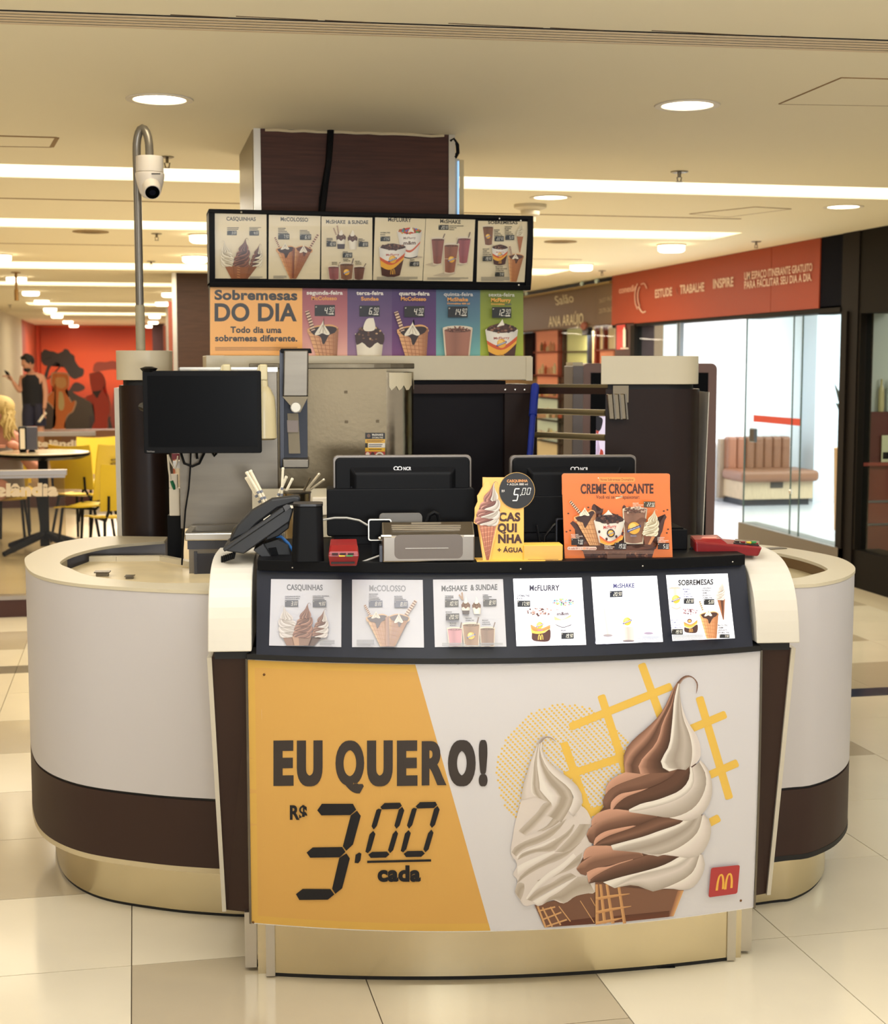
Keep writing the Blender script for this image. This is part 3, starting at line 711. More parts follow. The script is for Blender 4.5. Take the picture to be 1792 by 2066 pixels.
    bd([(1302, 150), (1237, 270), (1190, 390), (1110, 540), (1000, 710), (880, 860), (760, 980), (690, 1080), (660, 1170), (668, 1240)], [(1306, 150), (1265, 250), (1225, 420), (1120, 640), (1080, 790), (1020, 920), (900, 1050), (840, 1130), (825, 1200), (850, 1262)], C['li'], C['dk'], C['md'])
    bd([(1306, 150), (1265, 250), (1225, 420), (1120, 640), (1080, 790), (1020, 920), (900, 1050), (840, 1130), (825, 1200), (850, 1262)], [(1312, 150), (1285, 240), (1255, 380), (1240, 560), (1220, 760), (1195, 920), (1130, 1040), (1095, 1120), (1110, 1180), (1200, 1245)], C['hi'], C['md'], C['dk'], C['dd'])
    bd([(1312, 150), (1285, 240), (1255, 380), (1240, 560), (1220, 760), (1195, 920), (1130, 1040), (1095, 1120), (1110, 1180), (1200, 1232)], [(1320, 150), (1310, 240), (1290, 380), (1275, 600), (1260, 800), (1230, 950), (1170, 1060), (1160, 1140), (1200, 1190), (1300, 1205)], V['hi'], V['hi'], V['md'])
    bd([(1320, 150), (1310, 240), (1290, 380), (1275, 600), (1260, 800), (1230, 950), (1170, 1060), (1160, 1140), (1200, 1190), (1300, 1205)], [(1328, 150), (1325, 260), (1340, 420), (1370, 600), (1440, 780), (1470, 920), (1475, 1030), (1462, 1120), (1450, 1180), (1400, 1215)], V['md'], V['dk'], V['md'], V['dk'])
    bd([(1328, 150), (1325, 260), (1340, 420), (1370, 600), (1440, 780), (1470, 920), (1475, 1030), (1462, 1130), (1450, 1180)], [(1333, 150), (1326, 300), (1360, 480), (1430, 650), (1530, 800), (1577, 950), (1577, 1050), (1550, 1110), (1470, 1170)], V['hi'], V['li'], V['li'])
    bd([(1290, 168), (1350, 100), (1420, 74), (1490, 100), (1542, 170), (1535, 260), (1523, 297)], [(1335, 180), (1372, 126), (1440, 100), (1490, 118), (1524, 180), (1524, 250), (1521, 297)], C['dk'], C['md'], V['md'])
def white_art(A, n=12):
    V = dict(hi=(228, 220, 212), li=(214, 203, 196), md=(192, 180, 168), dk=(168, 154, 138))
    D = lambda pts: [(x, y+1629) for x, y in pts]
    def bd(a, b, *r): A.band(a, b, list(r), n, 2)
    W1, W2 = (118, 82, 64), (206, 158, 108)
    A.poly(D([(560, 1270), (1560, 1040), (1560, 1580), (725, 1640)]), W1)
    A.band(D([(1000, 1540), (1560, 1470)]), D([(980, 1612), (1560, 1580)]), [(88, 50, 36), (96, 52, 38)], 4, 1)
    for a, b, wd in (((610, 1290), (745, 1640), 30), ((690, 1310), (850, 1625), 26), ((820, 1300), (990, 1600), 24), ((960, 1290), (1150, 1540), 16), ((1310, 1200), (1540, 1560), 12), ((1480, 1150), (1560, 1290), 12)):
        A.line((a[0], a[1]+1629), (b[0], b[1]+1629), wd, W2)
    for a, b in (((620, 1370), (900, 1300)), ((690, 1510), (1000, 1390)), ((760, 1620), (1090, 1510))): A.line((a[0], a[1]+1629), (b[0], b[1]+1629), 26, W2)
    A.blob([(360, 1100), (280, 1400), (230, 1600), (200, 1800), (172, 1950), (175, 2070), (265, 2190), (262, 2290), (200, 2390), (275, 2470), (280, 2540), (236, 2690), (330, 2822), (350, 2890), (450, 2918), (545, 2880), (640, 2918), (850, 2816), (1050, 2872), (1300, 2708), (1560, 2690), (1565, 2400), (1450, 2200), (1500, 1900), (1500, 1560), (1450, 1400), (1330, 1270), (800, 1000)], V['li'], 90)
    bands = [([(180, 400), (230, 320), (400, 220), (650, 120), (900, -30), (1090, -150)], [(255, 475), (300, 420), (420, 330), (620, 260), (820, 160), (980, 10)]),
        ([(280, 530), (330, 430), (480, 370), (700, 310), (900, 200), (1100, 60), (1200, -60)], [(300, 520), (480, 440), (620, 400), (880, 380), (1000, 250), (1150, 110), (1220, -40)]),
        ([(900, 400), (1050, 250), (1200, 80), (1300, -60)], [(1100, 400), (1250, 300), (1400, 120), (1480, -60)]),
        ([(270, 910), (320, 800), (480, 660), (700, 530), (900, 420), (1100, 390), (1300, 250)], [(290, 900), (420, 800), (560, 710), (760, 610), (950, 540), (1130, 430), (1350, 210)]),
        ([(600, 870), (760, 790), (900, 700), (1100, 580), (1350, 400)], [(620, 880), (800, 840), (950, 770), (1150, 690), (1300, 600)]),
        ([(430, 1180), (500, 1100), (650, 990), (850, 900), (1000, 800), (1150, 740)], [(520, 1210), (600, 1150), (760, 1060), (900, 980), (1050, 900), (1250, 800)]),
        ([(700, 1250), (850, 1100), (1050, 980), (1250, 810), (1420, 810)], [(760, 1222), (860, 1188), (950, 1192), (1050, 1240), (1250, 1120), (1550, 1060)]),
        ([(236, 1050), (270, 930), (330, 900), (390, 920)], [(330, 1190), (345, 1160), (370, 1100), (395, 1000)])]
    for a, b in bands: bd(D(a), D(b), V['md'], V['dk'], V['md'])
    for a, b in (([(260, 480), (330, 420), (480, 340), (700, 260), (900, 170)], [(280, 520), (340, 430), (480, 372), (700, 308), (900, 198)]), ([(275, 640), (420, 560), (700, 440), (890, 385)], [(280, 800), (420, 690), (680, 540), (890, 420)]), ([(420, 1160), (560, 950), (760, 760), (1000, 600), (1200, 420)], [(440, 1180), (600, 1010), (800, 850), (1020, 700), (1250, 480)]), ([(530, 1210), (760, 1075), (960, 960), (1260, 800)], [(640, 1280), (780, 1160), (980, 1040), (1260, 815)])):
        bd(D(a), D(b), V['hi'], V['hi'], V['li'])
    bd([(300, 1680), (420, 1560), (600, 1380), (700, 1240), (830, 1190)], [(420, 1760), (560, 1640), (740, 1440), (850, 1300), (860, 1220)], V['md'], V['dk'], V['li'])
    bd([(600, 1690), (760, 1600), (900, 1420), (960, 1300), (980, 1150)], [(700, 1680), (900, 1580), (1060, 1420), (1160, 1260), (1195, 1100)], V['dk'], V['md'], V['dk'])
    bd([(620, 220), (570, 350), (500, 520), (450, 680), (400, 850), (360, 1000), (335, 1180)], [(625, 220), (585, 380), (540, 560), (520, 750), (500, 950), (512, 1060), (560, 1110)], V['md'], V['li'], V['li'])
    bd([(625, 220), (585, 380), (540, 560), (520, 750), (500, 950), (512, 1060), (560, 1110)], [(640, 220), (610, 400), (600, 600), (620, 750), (640, 900), (650, 1010), (840, 1230)], V['hi'], V['dk'], V['md'], V['dk'])
    bd([(640, 220), (610, 400), (600, 600), (620, 750), (640, 900), (650, 1010), (840, 1230)], [(650, 220), (630, 420), (650, 600), (700, 760), (760, 900), (850, 1000), (935, 1090), (930, 1180), (860, 1300)], V['hi'], V['hi'], V['li'])
    bd([(650, 220), (630, 420), (650, 600), (700, 760), (760, 900), (850, 1000), (935, 1090), (935, 1180), (860, 1300), (760, 1420)], [(665, 220), (650, 350), (700, 520), (800, 690), (950, 830), (1100, 950), (1192, 1080), (1192, 1190), (1120, 1350), (1000, 1540)], V['li'], V['dk'], V['dk'], V['md'], V['dk'])
    bd([(665, 220), (650, 350), (700, 520), (800, 690), (950, 830), (1100, 950), (1192, 1080), (1192, 1190), (1120, 1350)], [(690, 200), (680, 300), (720, 450), (850, 600), (1000, 720), (1150, 830), (1270, 950), (1342, 1100), (1342, 1250), (1200, 1450)], V['hi'], V['li'], V['md'])
    bd([(605, 270), (650, 180), (720, 135), (790, 125), (860, 160), (916, 222)], [(690, 215), (732, 165), (790, 148), (852, 176), (914, 223)], V['md'], (150, 132, 126), V['dk'])
A.push(1010, 1470, 1/8.145); white_art(A); A.pop()
A.push(1150, 1350, 1/5.973); cone_art(A); A.pop()
# red logo tile with the yellow arches
q = [Z(1330, 1263), Z(1493, 1246), Z(1478, 1408), Z(1315, 1430)]
A2q = A.q; A.q = q
def mlogo(A, c, x0=0, y0=0, x1=1, y1=1, wd=.09):
    X = lambda u: x0+(x1-x0)*u
    Y = lambda v: y0+(y1-y0)*v
    for s0, s1 in ((.04, .5), (.5, .96)):
        m = (s0+s1)/2; o = [(X(s0), Y(1)), (X(s0+.03), Y(.5)), (X(s0+.10), Y(.12)), (X(m), Y(0)), (X(s1-.10), Y(.12)), (X(s1-.02), Y(.5)), (X(s1), Y(.96))]
        i = [(X(s0+wd*1.2), Y(1)), (X(s0+.03+wd), Y(.52)), (X(s0+.10+wd*.75), Y(.2)), (X(m), Y(.09)), (X(s1-.10-wd*.75), Y(.2)), (X(s1-.02-wd), Y(.52)), (X(s1-wd*1.1), Y(.96))]
        A.band(o, i, [c, c], 16, 1)
A.rrect(0, 0, 1, 1, .07, (174, 60, 60)); mlogo(A, (232, 176, 72), .2, .24, .84, .8, .11)
A.q = A2q
fc.art(A, 'poster_print', printmat('poster_print', .42, spec=.35), panel)
# pins in the poster corners
for px, py in ((533, 1361), (1495, 1817), (511, 1861), (924, 1338)):
    p = w2k(PF(px, py, .001)); fc.part(MB().ell(p, .0035, .002, .0035, 8, 5), 'poster_pin', mat('brass_pin', (120, 84, 50), .4, .8))
# ------------------------------------------------------------------ menu-card artwork
DKT = (40, 34, 30)
def price(A, x0, y0, x1, y1, s, dk=(34, 36, 34), lt=(236, 230, 214), cada=False, skew=0):
    """black price window with seven-segment figures"""
    A.poly([(x0, y0), (x1, y0+skew), (x1, y1+skew), (x0, y1)], dk)
    w_, h = x1-x0, y1-y0; a, b = s.split('.')
    sk = skew/w_
    big = h*.62; bw = big*.5
    xc = x1-w_*.30 if cada else x1-w_*.33
    x = xc-bw*1.15*len(a)-w_*.05
    for ch in a:
        A.seg(ch, x, y1-h*.18+sk*(x-x0), bw*.86, big, lt, .24, .18); x += bw*1.15
    A.disc(x-bw*.02, y1-h*.2, h*.035, h*.035, lt, 6)
    sw = w_*.105; sh = big*(.72 if cada else .92)
    for k, ch in enumerate(b): A.seg(ch, xc+sw*1.28*k, y1-h*.18-(big-sh)+sk*(xc-x0), sw*.9, sh, lt, .22, .18)
    if cada: A.text('cada', (xc-w_*.01, y1-h*.14), (x1-w_*.06, y1-h*.14), h*.17, lt, .05)
    A.text('R$', (x0+w_*.04, y0+h*.24), (x0+w_*.11, y0+h*.24), h*.12, lt, .03)
def fine(A, x, y, ws, lh, c=(70, 64, 58), th=.5):
    for k, w_ in enumerate(ws): A.rect(x, y+k*lh, x+w_, y+k*lh+lh*th, c)
def words(A, x, y, ls, h, c=DKT, lead=1.55, cw=.72, bold=.03):
    for k, t in enumerate(ls): A.text(t, (x, y+k*h*lead), (x+len(t)*h*cw, y+k*h*lead), h, c, bold)
def soft(A, x0, y0, x1, y1, C=CH, V=VA, ang=0, flip=False, n=8):
    """soft-serve top (no cone) fitted in a box: units 80..1718 by 70..2660"""
    sx = (x1-x0)/1640; sy = (y1-y0)/2610
    if flip: A.push(x1+80*sx, y0-70*sy, -sx, sy, ang)
    else: A.push(x0-80*sx, y0-70*sy, sx, sy, ang)
    cone_art(A, C, V, cone=False, n=n); A.pop()
CC = dict(hi=(172, 112, 86), li=(132, 80, 60), md=(92, 52, 40), dk=(70, 38, 30), dd=(52, 28, 22))
VV = dict(hi=(250, 242, 220), li=(236, 224, 196), md=(204, 190, 160), dk=(176, 160, 128), dd=(150, 134, 104))
def wafer(A, a, b, wd, n=7):
    """striped wafer stick"""
    a = Vector(a); b = Vector(b); A.line(a, b, wd, (222, 190, 160))
    d = (b-a); nn = Vector((-d.y, d.x)).normalized()*wd/2
    for k in range(n):
        p = a+d*((k+.35)/n); q = a+d*((k+.7)/n); A.poly([p+nn, p+nn+d*.06, q-nn, q-nn-d*.06], (92, 48, 34))
def wcone(A, rim, tip, top=(70, 40, 30), wall=(206, 146, 92), stick=None, sw=None, swirl=None):
    """wide waffle cone: rim = four points (left, right, back dip), tip = (left,right) at the bottom"""
    (lx, ly), (rx, ry) = rim; (tx0, ty), (tx1, ty1) = tip
    A.blob([(lx, ly), (lx+(rx-lx)*.25, ly-(rx-lx)*.1), ((lx+rx)/2, ly-(rx-lx)*.13), (rx-(rx-lx)*.22, ry-(rx-lx)*.12), (rx, ry), (rx-(rx-lx)*.1, ry+(rx-lx)*.2), (lx+(rx-lx)*.1, ly+(rx-lx)*.2)], (222, 166, 108), 24)
    A.band([(lx, ly), (tx0, ty)], [(rx, ry), (tx1, ty1)], [(226, 172, 116), wall, wall, (150, 96, 60)], 3, 2)
    for k in range(1, 6):
        u = k/6; A.line((lx+(rx-lx)*u, ly+(ry-ly)*u), (tx0+(tx1-tx0)*u, ty+(ty1-ty)*u), (rx-lx)*.018, (166, 106, 66))
    for k in range(1, 7):
        v = k/7; A.line((lx+(tx0-lx)*v, ly+(ty-ly)*v), (rx+(tx1-rx)*min(1, v+.08), ry+(ty1-ry)*min(1, v+.08)), (rx-lx)*.018, (166, 106, 66))
    w_ = rx-lx
    A.blob([(lx+.06*w_, ly+.02*w_), (lx+.3*w_, ly-.06*w_), (lx+.55*w_, ly-.09*w_), (lx+.8*w_, ry-.06*w_), (rx-.05*w_, ry+.0*w_), (rx-.12*w_, ry+.14*w_), (lx+.7*w_, ly+.2*w_), (lx+.58*w_, ly+.42*w_), (lx+.5*w_, ly+.5*w_), (lx+.42*w_, ly+.25*w_), (lx+.2*w_, ly+.18*w_)], top, 36)
    if stick: wafer(A, stick[0], stick[1], w_*.13)
    if swirl:
        (sx0, sy0, sx1, sy1) = swirl; mx = sx0+(sx1-sx0)*.5
        A.blob([(mx+(sx1-sx0)*.12, sy0), (mx-(sx1-sx0)*.05, sy0+(sy1-sy0)*.35), (sx0, sy1*.96+sy0*.04), (sx0+(sx1-sx0)*.25, sy1), (mx, sy1*.9+sy0*.1), (sx1-(sx1-sx0)*.2, sy1), (sx1, sy1*.92+sy0*.08), (mx+(sx1-sx0)*.2, sy0+(sy1-sy0)*.5), (mx+(sx1-sx0)*.05, sy0+(sy1-sy0)*.22)], (236, 226, 204), 36)
        for k in (-.2, .05, .28): A.path([(mx+(sx1-sx0)*.03, sy0+(sy1-sy0)*.4), (mx+(sx1-sx0)*k, sy0+(sy1-sy0)*.9)], w_*.02, (180, 164, 138), 5)
def bits(A, x0, y0, x1, y1, cols, n, r, seed=1):
    rnd = random.Random(seed); cx, cy = (x0+x1)/2, (y0+y1)/2
    for k in range(n):
        a = rnd.uniform(0, 6.28); q = math.sqrt(rnd.random()); x = cx+(x1-x0)/2*q*math.cos(a); y = cy+(y1-y0)/2*q*math.sin(a)
        A.disc(x, y, r*rnd.uniform(.6, 1.2), r*rnd.uniform(.5, 1), rnd.choice(cols), 5, rnd.uniform(0, 3))
NUTS = [(84, 52, 40), (52, 30, 24), (118, 78, 58), (66, 40, 32), (150, 108, 84)]
CANDY = [(200, 60, 40), (60, 120, 190), (80, 150, 70), (220, 170, 40), (110, 60, 40), (214, 110, 40)]
def sunlogo(A, cx, cy, r, asp=1):
    A.disc(cx, cy, r, r*asp, (232, 170, 60), 18); A.disc(cx-r*.2, cy-r*.2, r*.6, r*.6*asp, (244, 200, 110), 14)
    A.poly([(cx-r*1.1, cy+r*.35), (cx+r*1.1, cy-r*.55), (cx+r*1.1, cy-r*.15), (cx-r*1.1, cy+r*.75)], (52, 70, 130))
    A.line((cx-r*.9, cy+r*.42), (cx+r*.9, cy-r*.26), r*.12, (230, 230, 235))
def cup(A, lx, rx, ty, bl, br, by, tops, fill='rocks', text='McFlurry', seed=1, tophi=.3):
    """paper dessert cup seen a little from above"""
    w_ = rx-lx; e = w_*.10; cx = (lx+rx)/2
    A.disc(cx, ty, w_/2, e, (238, 230, 214), 26)
    body = lambda v, u: (lx+(bl-lx)*v+((rx-lx)+((br-bl)-(rx-lx))*v)*u, ty+(by-ty)*v+e*.95*math.sin(math.pi*u)*(1-.25*v))
    def wrap(v0, v1, c, vv0=None, vv1=None):
        a = [body(v0 if vv0 is None else v0+(vv0-v0)*math.sin(math.pi*k/10), k/10) for k in range(11)]
        b = [body(v1 if vv1 is None else v1+(vv1-v1)*math.sin(math.pi*k/10), k/10) for k in range(11)]
        A.band(a, b, [c, c], 14, 1)
    a = [body(0, k/10) for k in range(11)]; b = [body(1, k/10) for k in range(11)]
    n = 11; vs = []; cs = []
    for row in (a, b):
        for k, p in enumerate(row): vs.append(p); s_ = .82+.18*math.sin(math.pi*min(1, (k/10)*.8+.15)); cs.append((240*s_, 232*s_, 218*s_))
    A.raw(vs, [(i, i+1, n+i+1, n+i) for i in range(n-1)], cs)
    if fill == 'rocks':
        def diag(v0, v1, c, w0, w1):
            a = [body(v0+(v1-v0)*(k/10)+.16*math.sin(math.pi*k/10), k/10) for k in range(11)]
            b = [body(min(1, w0+(w1-w0)*(k/10)+.16*math.sin(math.pi*k/10)), k/10) for k in range(11)]
            A.band(a, b, [c, c], 14, 1)
        diag(.32, .18, (206, 88, 44), .44, .32); diag(.44, .32, (234, 170, 56), .7, .42)
        diag(.68, .42, (74, 40, 32), 1, 1)
        sunlogo(A, cx, ty+(by-ty)*.42, w_*.14)
        mlogo(A, (206, 150, 60), cx-w_*.1, ty+(by-ty)*.76, cx+w_*.1, ty+(by-ty)*.97, .12)
        A.text(text, (cx-w_*.24, ty+(by-ty)*.24+e*.5), (cx+w_*.24, ty+(by-ty)*.22+e*.5), w_*.075, (176, 66, 50), .02)
    elif fill == 'candy':
        A.text(text, (cx-w_*.24, ty+(by-ty)*.3), (cx+w_*.24, ty+(by-ty)*.28), w_*.09, (120, 90, 76), .02)
        A.text('m&m', (cx-w_*.24, ty+(by-ty)*.52), (cx+w_*.24, ty+(by-ty)*.5), w_*.14, (90, 60, 48), .03)
        a = [body(.5+.22*math.sin(math.pi*k/10)-.12*(k/10), k/10) for k in range(11)]; b = [body(.58+.22*math.sin(math.pi*k/10)-.1*(k/10), k/10) for k in range(11)]
        A.band(a, b, [(206, 96, 60), (206, 96, 60)], 14, 1); wrap(.96, 1, (40, 34, 32))
    h = w_*tophi
    if tops:
        A.blob([(lx+.04*w_, ty), (lx+.1*w_, ty-h*.35), (lx+.3*w_, ty-h*.6), (cx, ty-h*.75), (rx-.3*w_, ty-h*.6), (rx-.1*w_, ty-h*.35), (rx-.04*w_, ty), (cx, ty+e*.8)], tops[0], 24)
        bits(A, lx+.06*w_, ty-h*.62, rx-.06*w_, ty+e*.75, tops, 46, w_*.05, seed)
def tumbler(A, lx, rx, ty, bl, br, by, c, straw=None, logo=False, empty=.06):
    """tall clear glass of milkshake"""
    w_ = rx-lx; e = w_*.09; h = by-ty; dk = tuple(v*.72 for v in c)
    A.disc((lx+rx)/2, ty, w_/2, e, (222, 208, 184), 22)
    if straw: A.line(straw[0], straw[1], w_*.07, (112, 92, 84))
    L = lambda v: lx+(bl-lx)*v
    Rr = lambda v: rx+(br-rx)*v
    A.band([(lx, ty), (bl, by)], [(rx, ty), (br, by)], [(214, 196, 170), (226, 212, 188), (206, 188, 162)], 3, 1)
    vs = []; cs = []; fs = []
    for v in (empty, .94):
        for k in range(8):
            u = k/7; vs.append((L(v)+.05*w_+(Rr(v)-L(v)-.1*w_)*u, ty+h*v+e*.7*math.sin(math.pi*u))); t = .72+.28*math.sin(math.pi*(.1+.75*(1-abs(u-.4)))); cs.append(tuple(q*t for q in c))
    A.raw(vs, [(i, i+1, 8+i+1, 8+i) for i in range(7)], cs)
    A.disc((L(empty)+Rr(empty))/2, ty+h*empty, (Rr(empty)-L(empty))*.45, e*.8, dk, 18); bits(A, L(empty)+.15*w_, ty+h*empty-e*.5, Rr(empty)-.15*w_, ty+h*empty+e*.5, [c, tuple(v*.55 for v in c)], 10, w_*.03)
    if logo: sunlogo(A, (lx+rx)/2, ty+h*.52, w_*.2)
def sundae(A, lx, rx, ty, bl, br, by, base=(236, 226, 204), mid=(90, 56, 42), low=None, peak=None):
    w_ = rx-lx
    A.band([(lx, ty), (bl, by)], [(rx, ty), (br, by)], [(214, 202, 180), base, base, (196, 182, 158)], 3, 1)
    A.blob([(lx, ty+.05*w_), (lx+.3*w_, ty-.28*w_), ((lx+rx)/2, ty-.5*w_), (rx-.3*w_, ty-.28*w_), (rx, ty+.05*w_), (rx-.06*w_, ty+.4*w_), (rx-.25*w_, ty+.3*w_), ((lx+rx)/2, ty+.5*w_), (lx+.25*w_, ty+.3*w_), (lx+.06*w_, ty+.4*w_)], mid, 30)
    bits(A, lx+.1*w_, ty-.3*w_, rx-.1*w_, ty+.25*w_, [(120, 84, 60), (60, 36, 28), (196, 160, 120)], 24, w_*.05, 3)
    if peak: A.blob([(peak[0], peak[1]), ((lx+rx)/2-.1*w_, ty-.5*w_), (lx+.28*w_, ty-.15*w_), ((lx+rx)/2, ty-.08*w_), (rx-.3*w_, ty-.18*w_), ((lx+rx)/2+.12*w_, ty-.6*w_)], (236, 226, 206), 20)
    if low:
        v = .62; A.band([(lx+(bl-lx)*v, ty+(by-ty)*v), (bl, by)], [(rx+(br-rx)*v, ty+(by-ty)*v), (br, by)], [low, low], 3, 1)
def legal(A, x0, y0, x1, y1, rows, c=(150, 142, 126), dx=0):
    h = (y1-y0)/rows
    for k in range(rows): A.rect(x0, y0+k*h, x1-(0 if k < rows-1 else (x1-x0)*.2), y0+k*h+h*.62, c)

# ---- upper menu board ------------------------------------------------------
YB = 5.72
def fboard(z): t = (2.23-z)/.29; return YB+.055*t*t-.02*t
def surf_board():
    def f(x, y, off):
        r = ray(x, y); Y = YB
        for _ in range(6): q = E0+r*(Y/r.y); Y = fboard(q.z)-off
        return E0+r*(Y/r.y)
    return f
SB = surf_board()
UP_Q = [[(433.5, 430.3), (537.8, 432.8), (538, 562.5), (433.5, 561.8)], [(542.6, 433.5), (647, 436), (645.3, 563.5), (541.7, 563.1)], [(648.7, 436.7), (751.4, 439), (751, 565), (648.3, 564)],
        [(757, 438.6), (858.8, 441.2), (852.4, 566.3), (752.7, 565)], [(859.6, 441), (959, 443), (953.7, 567.7), (853.6, 566.8)], [(964.9, 445.5), (1065.6, 447), (1058.6, 569.4), (961.7, 568.7)]]
PAPER = (226, 210, 174)
bt = T('menu_board', 'long black curved menu board with six ice cream cards on the wood column', 'menu board', (.93, 5.8, 1.95))
cz0 = [aty(x, y, YB) for x, y in ((425, 424), (1071, 438), (1063, 578), (424, 571))]
bx0, bx1 = cz0[0].x, cz0[1].x; bz1, bz0 = 2.232, 1.952
n = 12
prof = [(fboard(bz1+(bz0-bz1)*k/n), bz1+(bz0-bz1)*k/n) for k in range(n+1)]
q = MB(); q.prism([(bx0, y+.006, z) for y, z in prof]+[(bx0, 5.9, bz0), (bx0, 5.9, bz1)], (bx1-bx0, 0, 0)); bt.part(q, 'housing', BLACK)
def bar(z0, z1, d=.012):
    q = MB(); pr = [(fboard(z0+(z1-z0)*k/4)-d, z0+(z1-z0)*k/4) for k in range(5)]
    q.prism([(bx0-.008, y, z) for y, z in pr]+[(bx0-.008, 5.88, z1), (bx0-.008, 5.88, z0)], (bx1-bx0+.016, 0, 0)); return q
bt.part(bar(bz1-.009, bz1+.006), 'top_rail', BLACK, bev=.002); bt.part(bar(bz0-.006, bz0+.013), 'bottom_rail', BLACK, bev=.002)
for x in (bx0-.008, bx1-.014):
    q = MB(); q.prism([(x, y-.01, z) for y, z in prof]+[(x, 5.88, bz0), (x, 5.88, bz1)], (.022, 0, 0)); bt.part(q, 'end_cap', BLACK)
for px, py in ((487, 428), (1008, 441), (1051, 445), (1047, 575)):
    p = aty(px, py, 5.695); bt.part(MB().ell(p, .004, .003, .004, 8, 5), 'screw', ALU)
def card(th, q, draw, name, label, emit=0, fade=0, paper=PAPER, surf=None, mat_=None, cut=0, fadeto=(222, 222, 226), tint=None):
    A = Art(surf, cuty=cut, step=.00008, fade=fade, fadeto=fadeto, tint=tint)
    A.band([q[0], q[1]], [q[3], q[2]], [paper, paper], 6, 4)
    draw(A)
    return th.art(A, name, mat_ or printmat('menu_print', .3, coat=.3), label=label)
def scaled(ox, oy, k, fn):
    def d(A): A.push(ox, oy, k); fn(A); A.pop()
    return d
U = .12835
def u1(A):
    A.text('CASQUINHAS', (288, 193), (748, 200), 60, DKT, .035)
    fine(A, 298, 303, [185, 175], 24); fine(A, 648, 300, [185, 140, 130], 16)
    price(A, 298, 352, 450, 425, '3.00'); price(A, 648, 352, 798, 430, '4.00')
    W = (150, 88, 48)
    A.poly([(250, 890), (440, 890), (520, 1108), (365, 1108)], W); A.poly([(620, 890), (770, 920), (625, 1108), (540, 1108)], (130, 76, 44))
    soft(A, 190, 510, 430, 925, VV, VV, 0, True); soft(A, 650, 560, 860, 925, CC, VV)
    A.poly([(395, 890), (650, 890), (585, 1108), (430, 1108)], (140, 82, 46))
    for k in range(5): A.line((455, 920+k*40), (500, 930+k*40), 12, (190, 130, 80))
    soft(A, 385, 468, 660, 930, CC, CC)
    legal(A, 655, 1075, 855, 1108, 3)
def u2(A):
    X = lambda x: x-8
    A.text('McCOLOSSO', (1140, 200), (1572, 212), 62, DKT, .035); A.text('TM', (1575, 160), (1590, 160), 9, DKT)
    fine(A, 1100, 310, [120, 105, 140, 160], 25); fine(A, 1440, 345, [120, 150, 160], 22)
    price(A, 1100, 402, 1278, 492, '7.90'); price(A, 1443, 410, 1620, 498, '6.90')
    wafer(A, (1130, 640), (1050, 455), 26); wafer(A, (1590, 640), (1730, 410), 34)
    wcone(A, [(1068, 640), (1365, 625)], [(1285, 1110), (1345, 1110)], (66, 42, 34), (190, 122, 76), swirl=(1140, 520, 1275, 650))
    wcone(A, [(1365, 625), (1640, 650)], [(1325, 1110), (1385, 1110)], (96, 52, 36), (150, 88, 56), swirl=(1435, 540, 1560, 700))
    A.band([(1330, 640), (1315, 1100)], [(1365, 620), (1350, 1100)], [(150, 84, 54), (110, 60, 40)], 4, 1)
    legal(A, 1025, 1062, 1235, 1108, 4)
def u3(A):
    A.text('McSHAKE', (140, 238), (445, 245), 58, DKT, .035); A.text('& SUNDAE', (485, 246), (802, 248), 58, DKT, .035)
    wafer(A, (300, 420), (258, 310), 22); wafer(A, (340, 420), (315, 272), 22)
    sundae(A, 300, 450, 440, 322, 430, 640, low=(70, 58, 60), peak=(385, 340)); sundae(A, 480, 632, 455, 510, 618, 650, peak=(555, 345))
    fine(A, 148, 470, [95, 98, 70], 22); fine(A, 650, 478, [65, 98, 60], 20)
    price(A, 148, 525, 297, 602, '10.90'); price(A, 652, 530, 802, 606, '8.90')
    fine(A, 402, 682, [80], 20); price(A, 402, 700, 552, 778, '20.90')
    words(A, 412, 812, ['McSHAKE', 'OVOMALTINE'], 18, lead=1.3, cw=.6); words(A, 600, 842, ['McSHAKE', 'CHOCOLATE', 'KOPENHAGEN'], 16, lead=1.4, cw=.62); words(A, 232, 862, ['McSHAKE', 'MORANGO'], 18, lead=1.4, cw=.65)
    tumbler(A, 165, 350, 920, 190, 345, 1125, (150, 88, 86), ((335, 930), (360, 850))); tumbler(A, 570, 760, 925, 580, 725, 1125, (112, 72, 58), ((725, 940), (768, 868)))
    tumbler(A, 345, 582, 875, 365, 555, 1125, (134, 92, 66), ((545, 880), (572, 790)), True)
def u4(A):
    A.text('McFLURRY', (1115, 205), (1480, 218), 62, DKT, .035)
    words(A, 995, 395, ['OVOMALTINE', 'ROCKS'], 20, lead=1.65, cw=.75); price(A, 995, 445, 1146, 520, '17.90')
    A.disc(1500, 770, 160, 20, (190, 170, 144))
    cup(A, 1255, 1652, 370, 1340, 1575, 765, CANDY, 'candy', seed=4, tophi=.22); A.blob([(1480, 290), (1440, 350), (1425, 390), (1470, 370), (1530, 385), (1505, 340)], (236, 226, 206), 16)
    cup(A, 972, 1402, 625, 1015, 1300, 1055, NUTS, seed=2, tophi=.22)
    words(A, 1460, 823, ["M&M'S"], 20, cw=.7); price(A, 1453, 838, 1605, 914, '19.90'); legal(A, 938, 1080, 1580, 1130, 4)
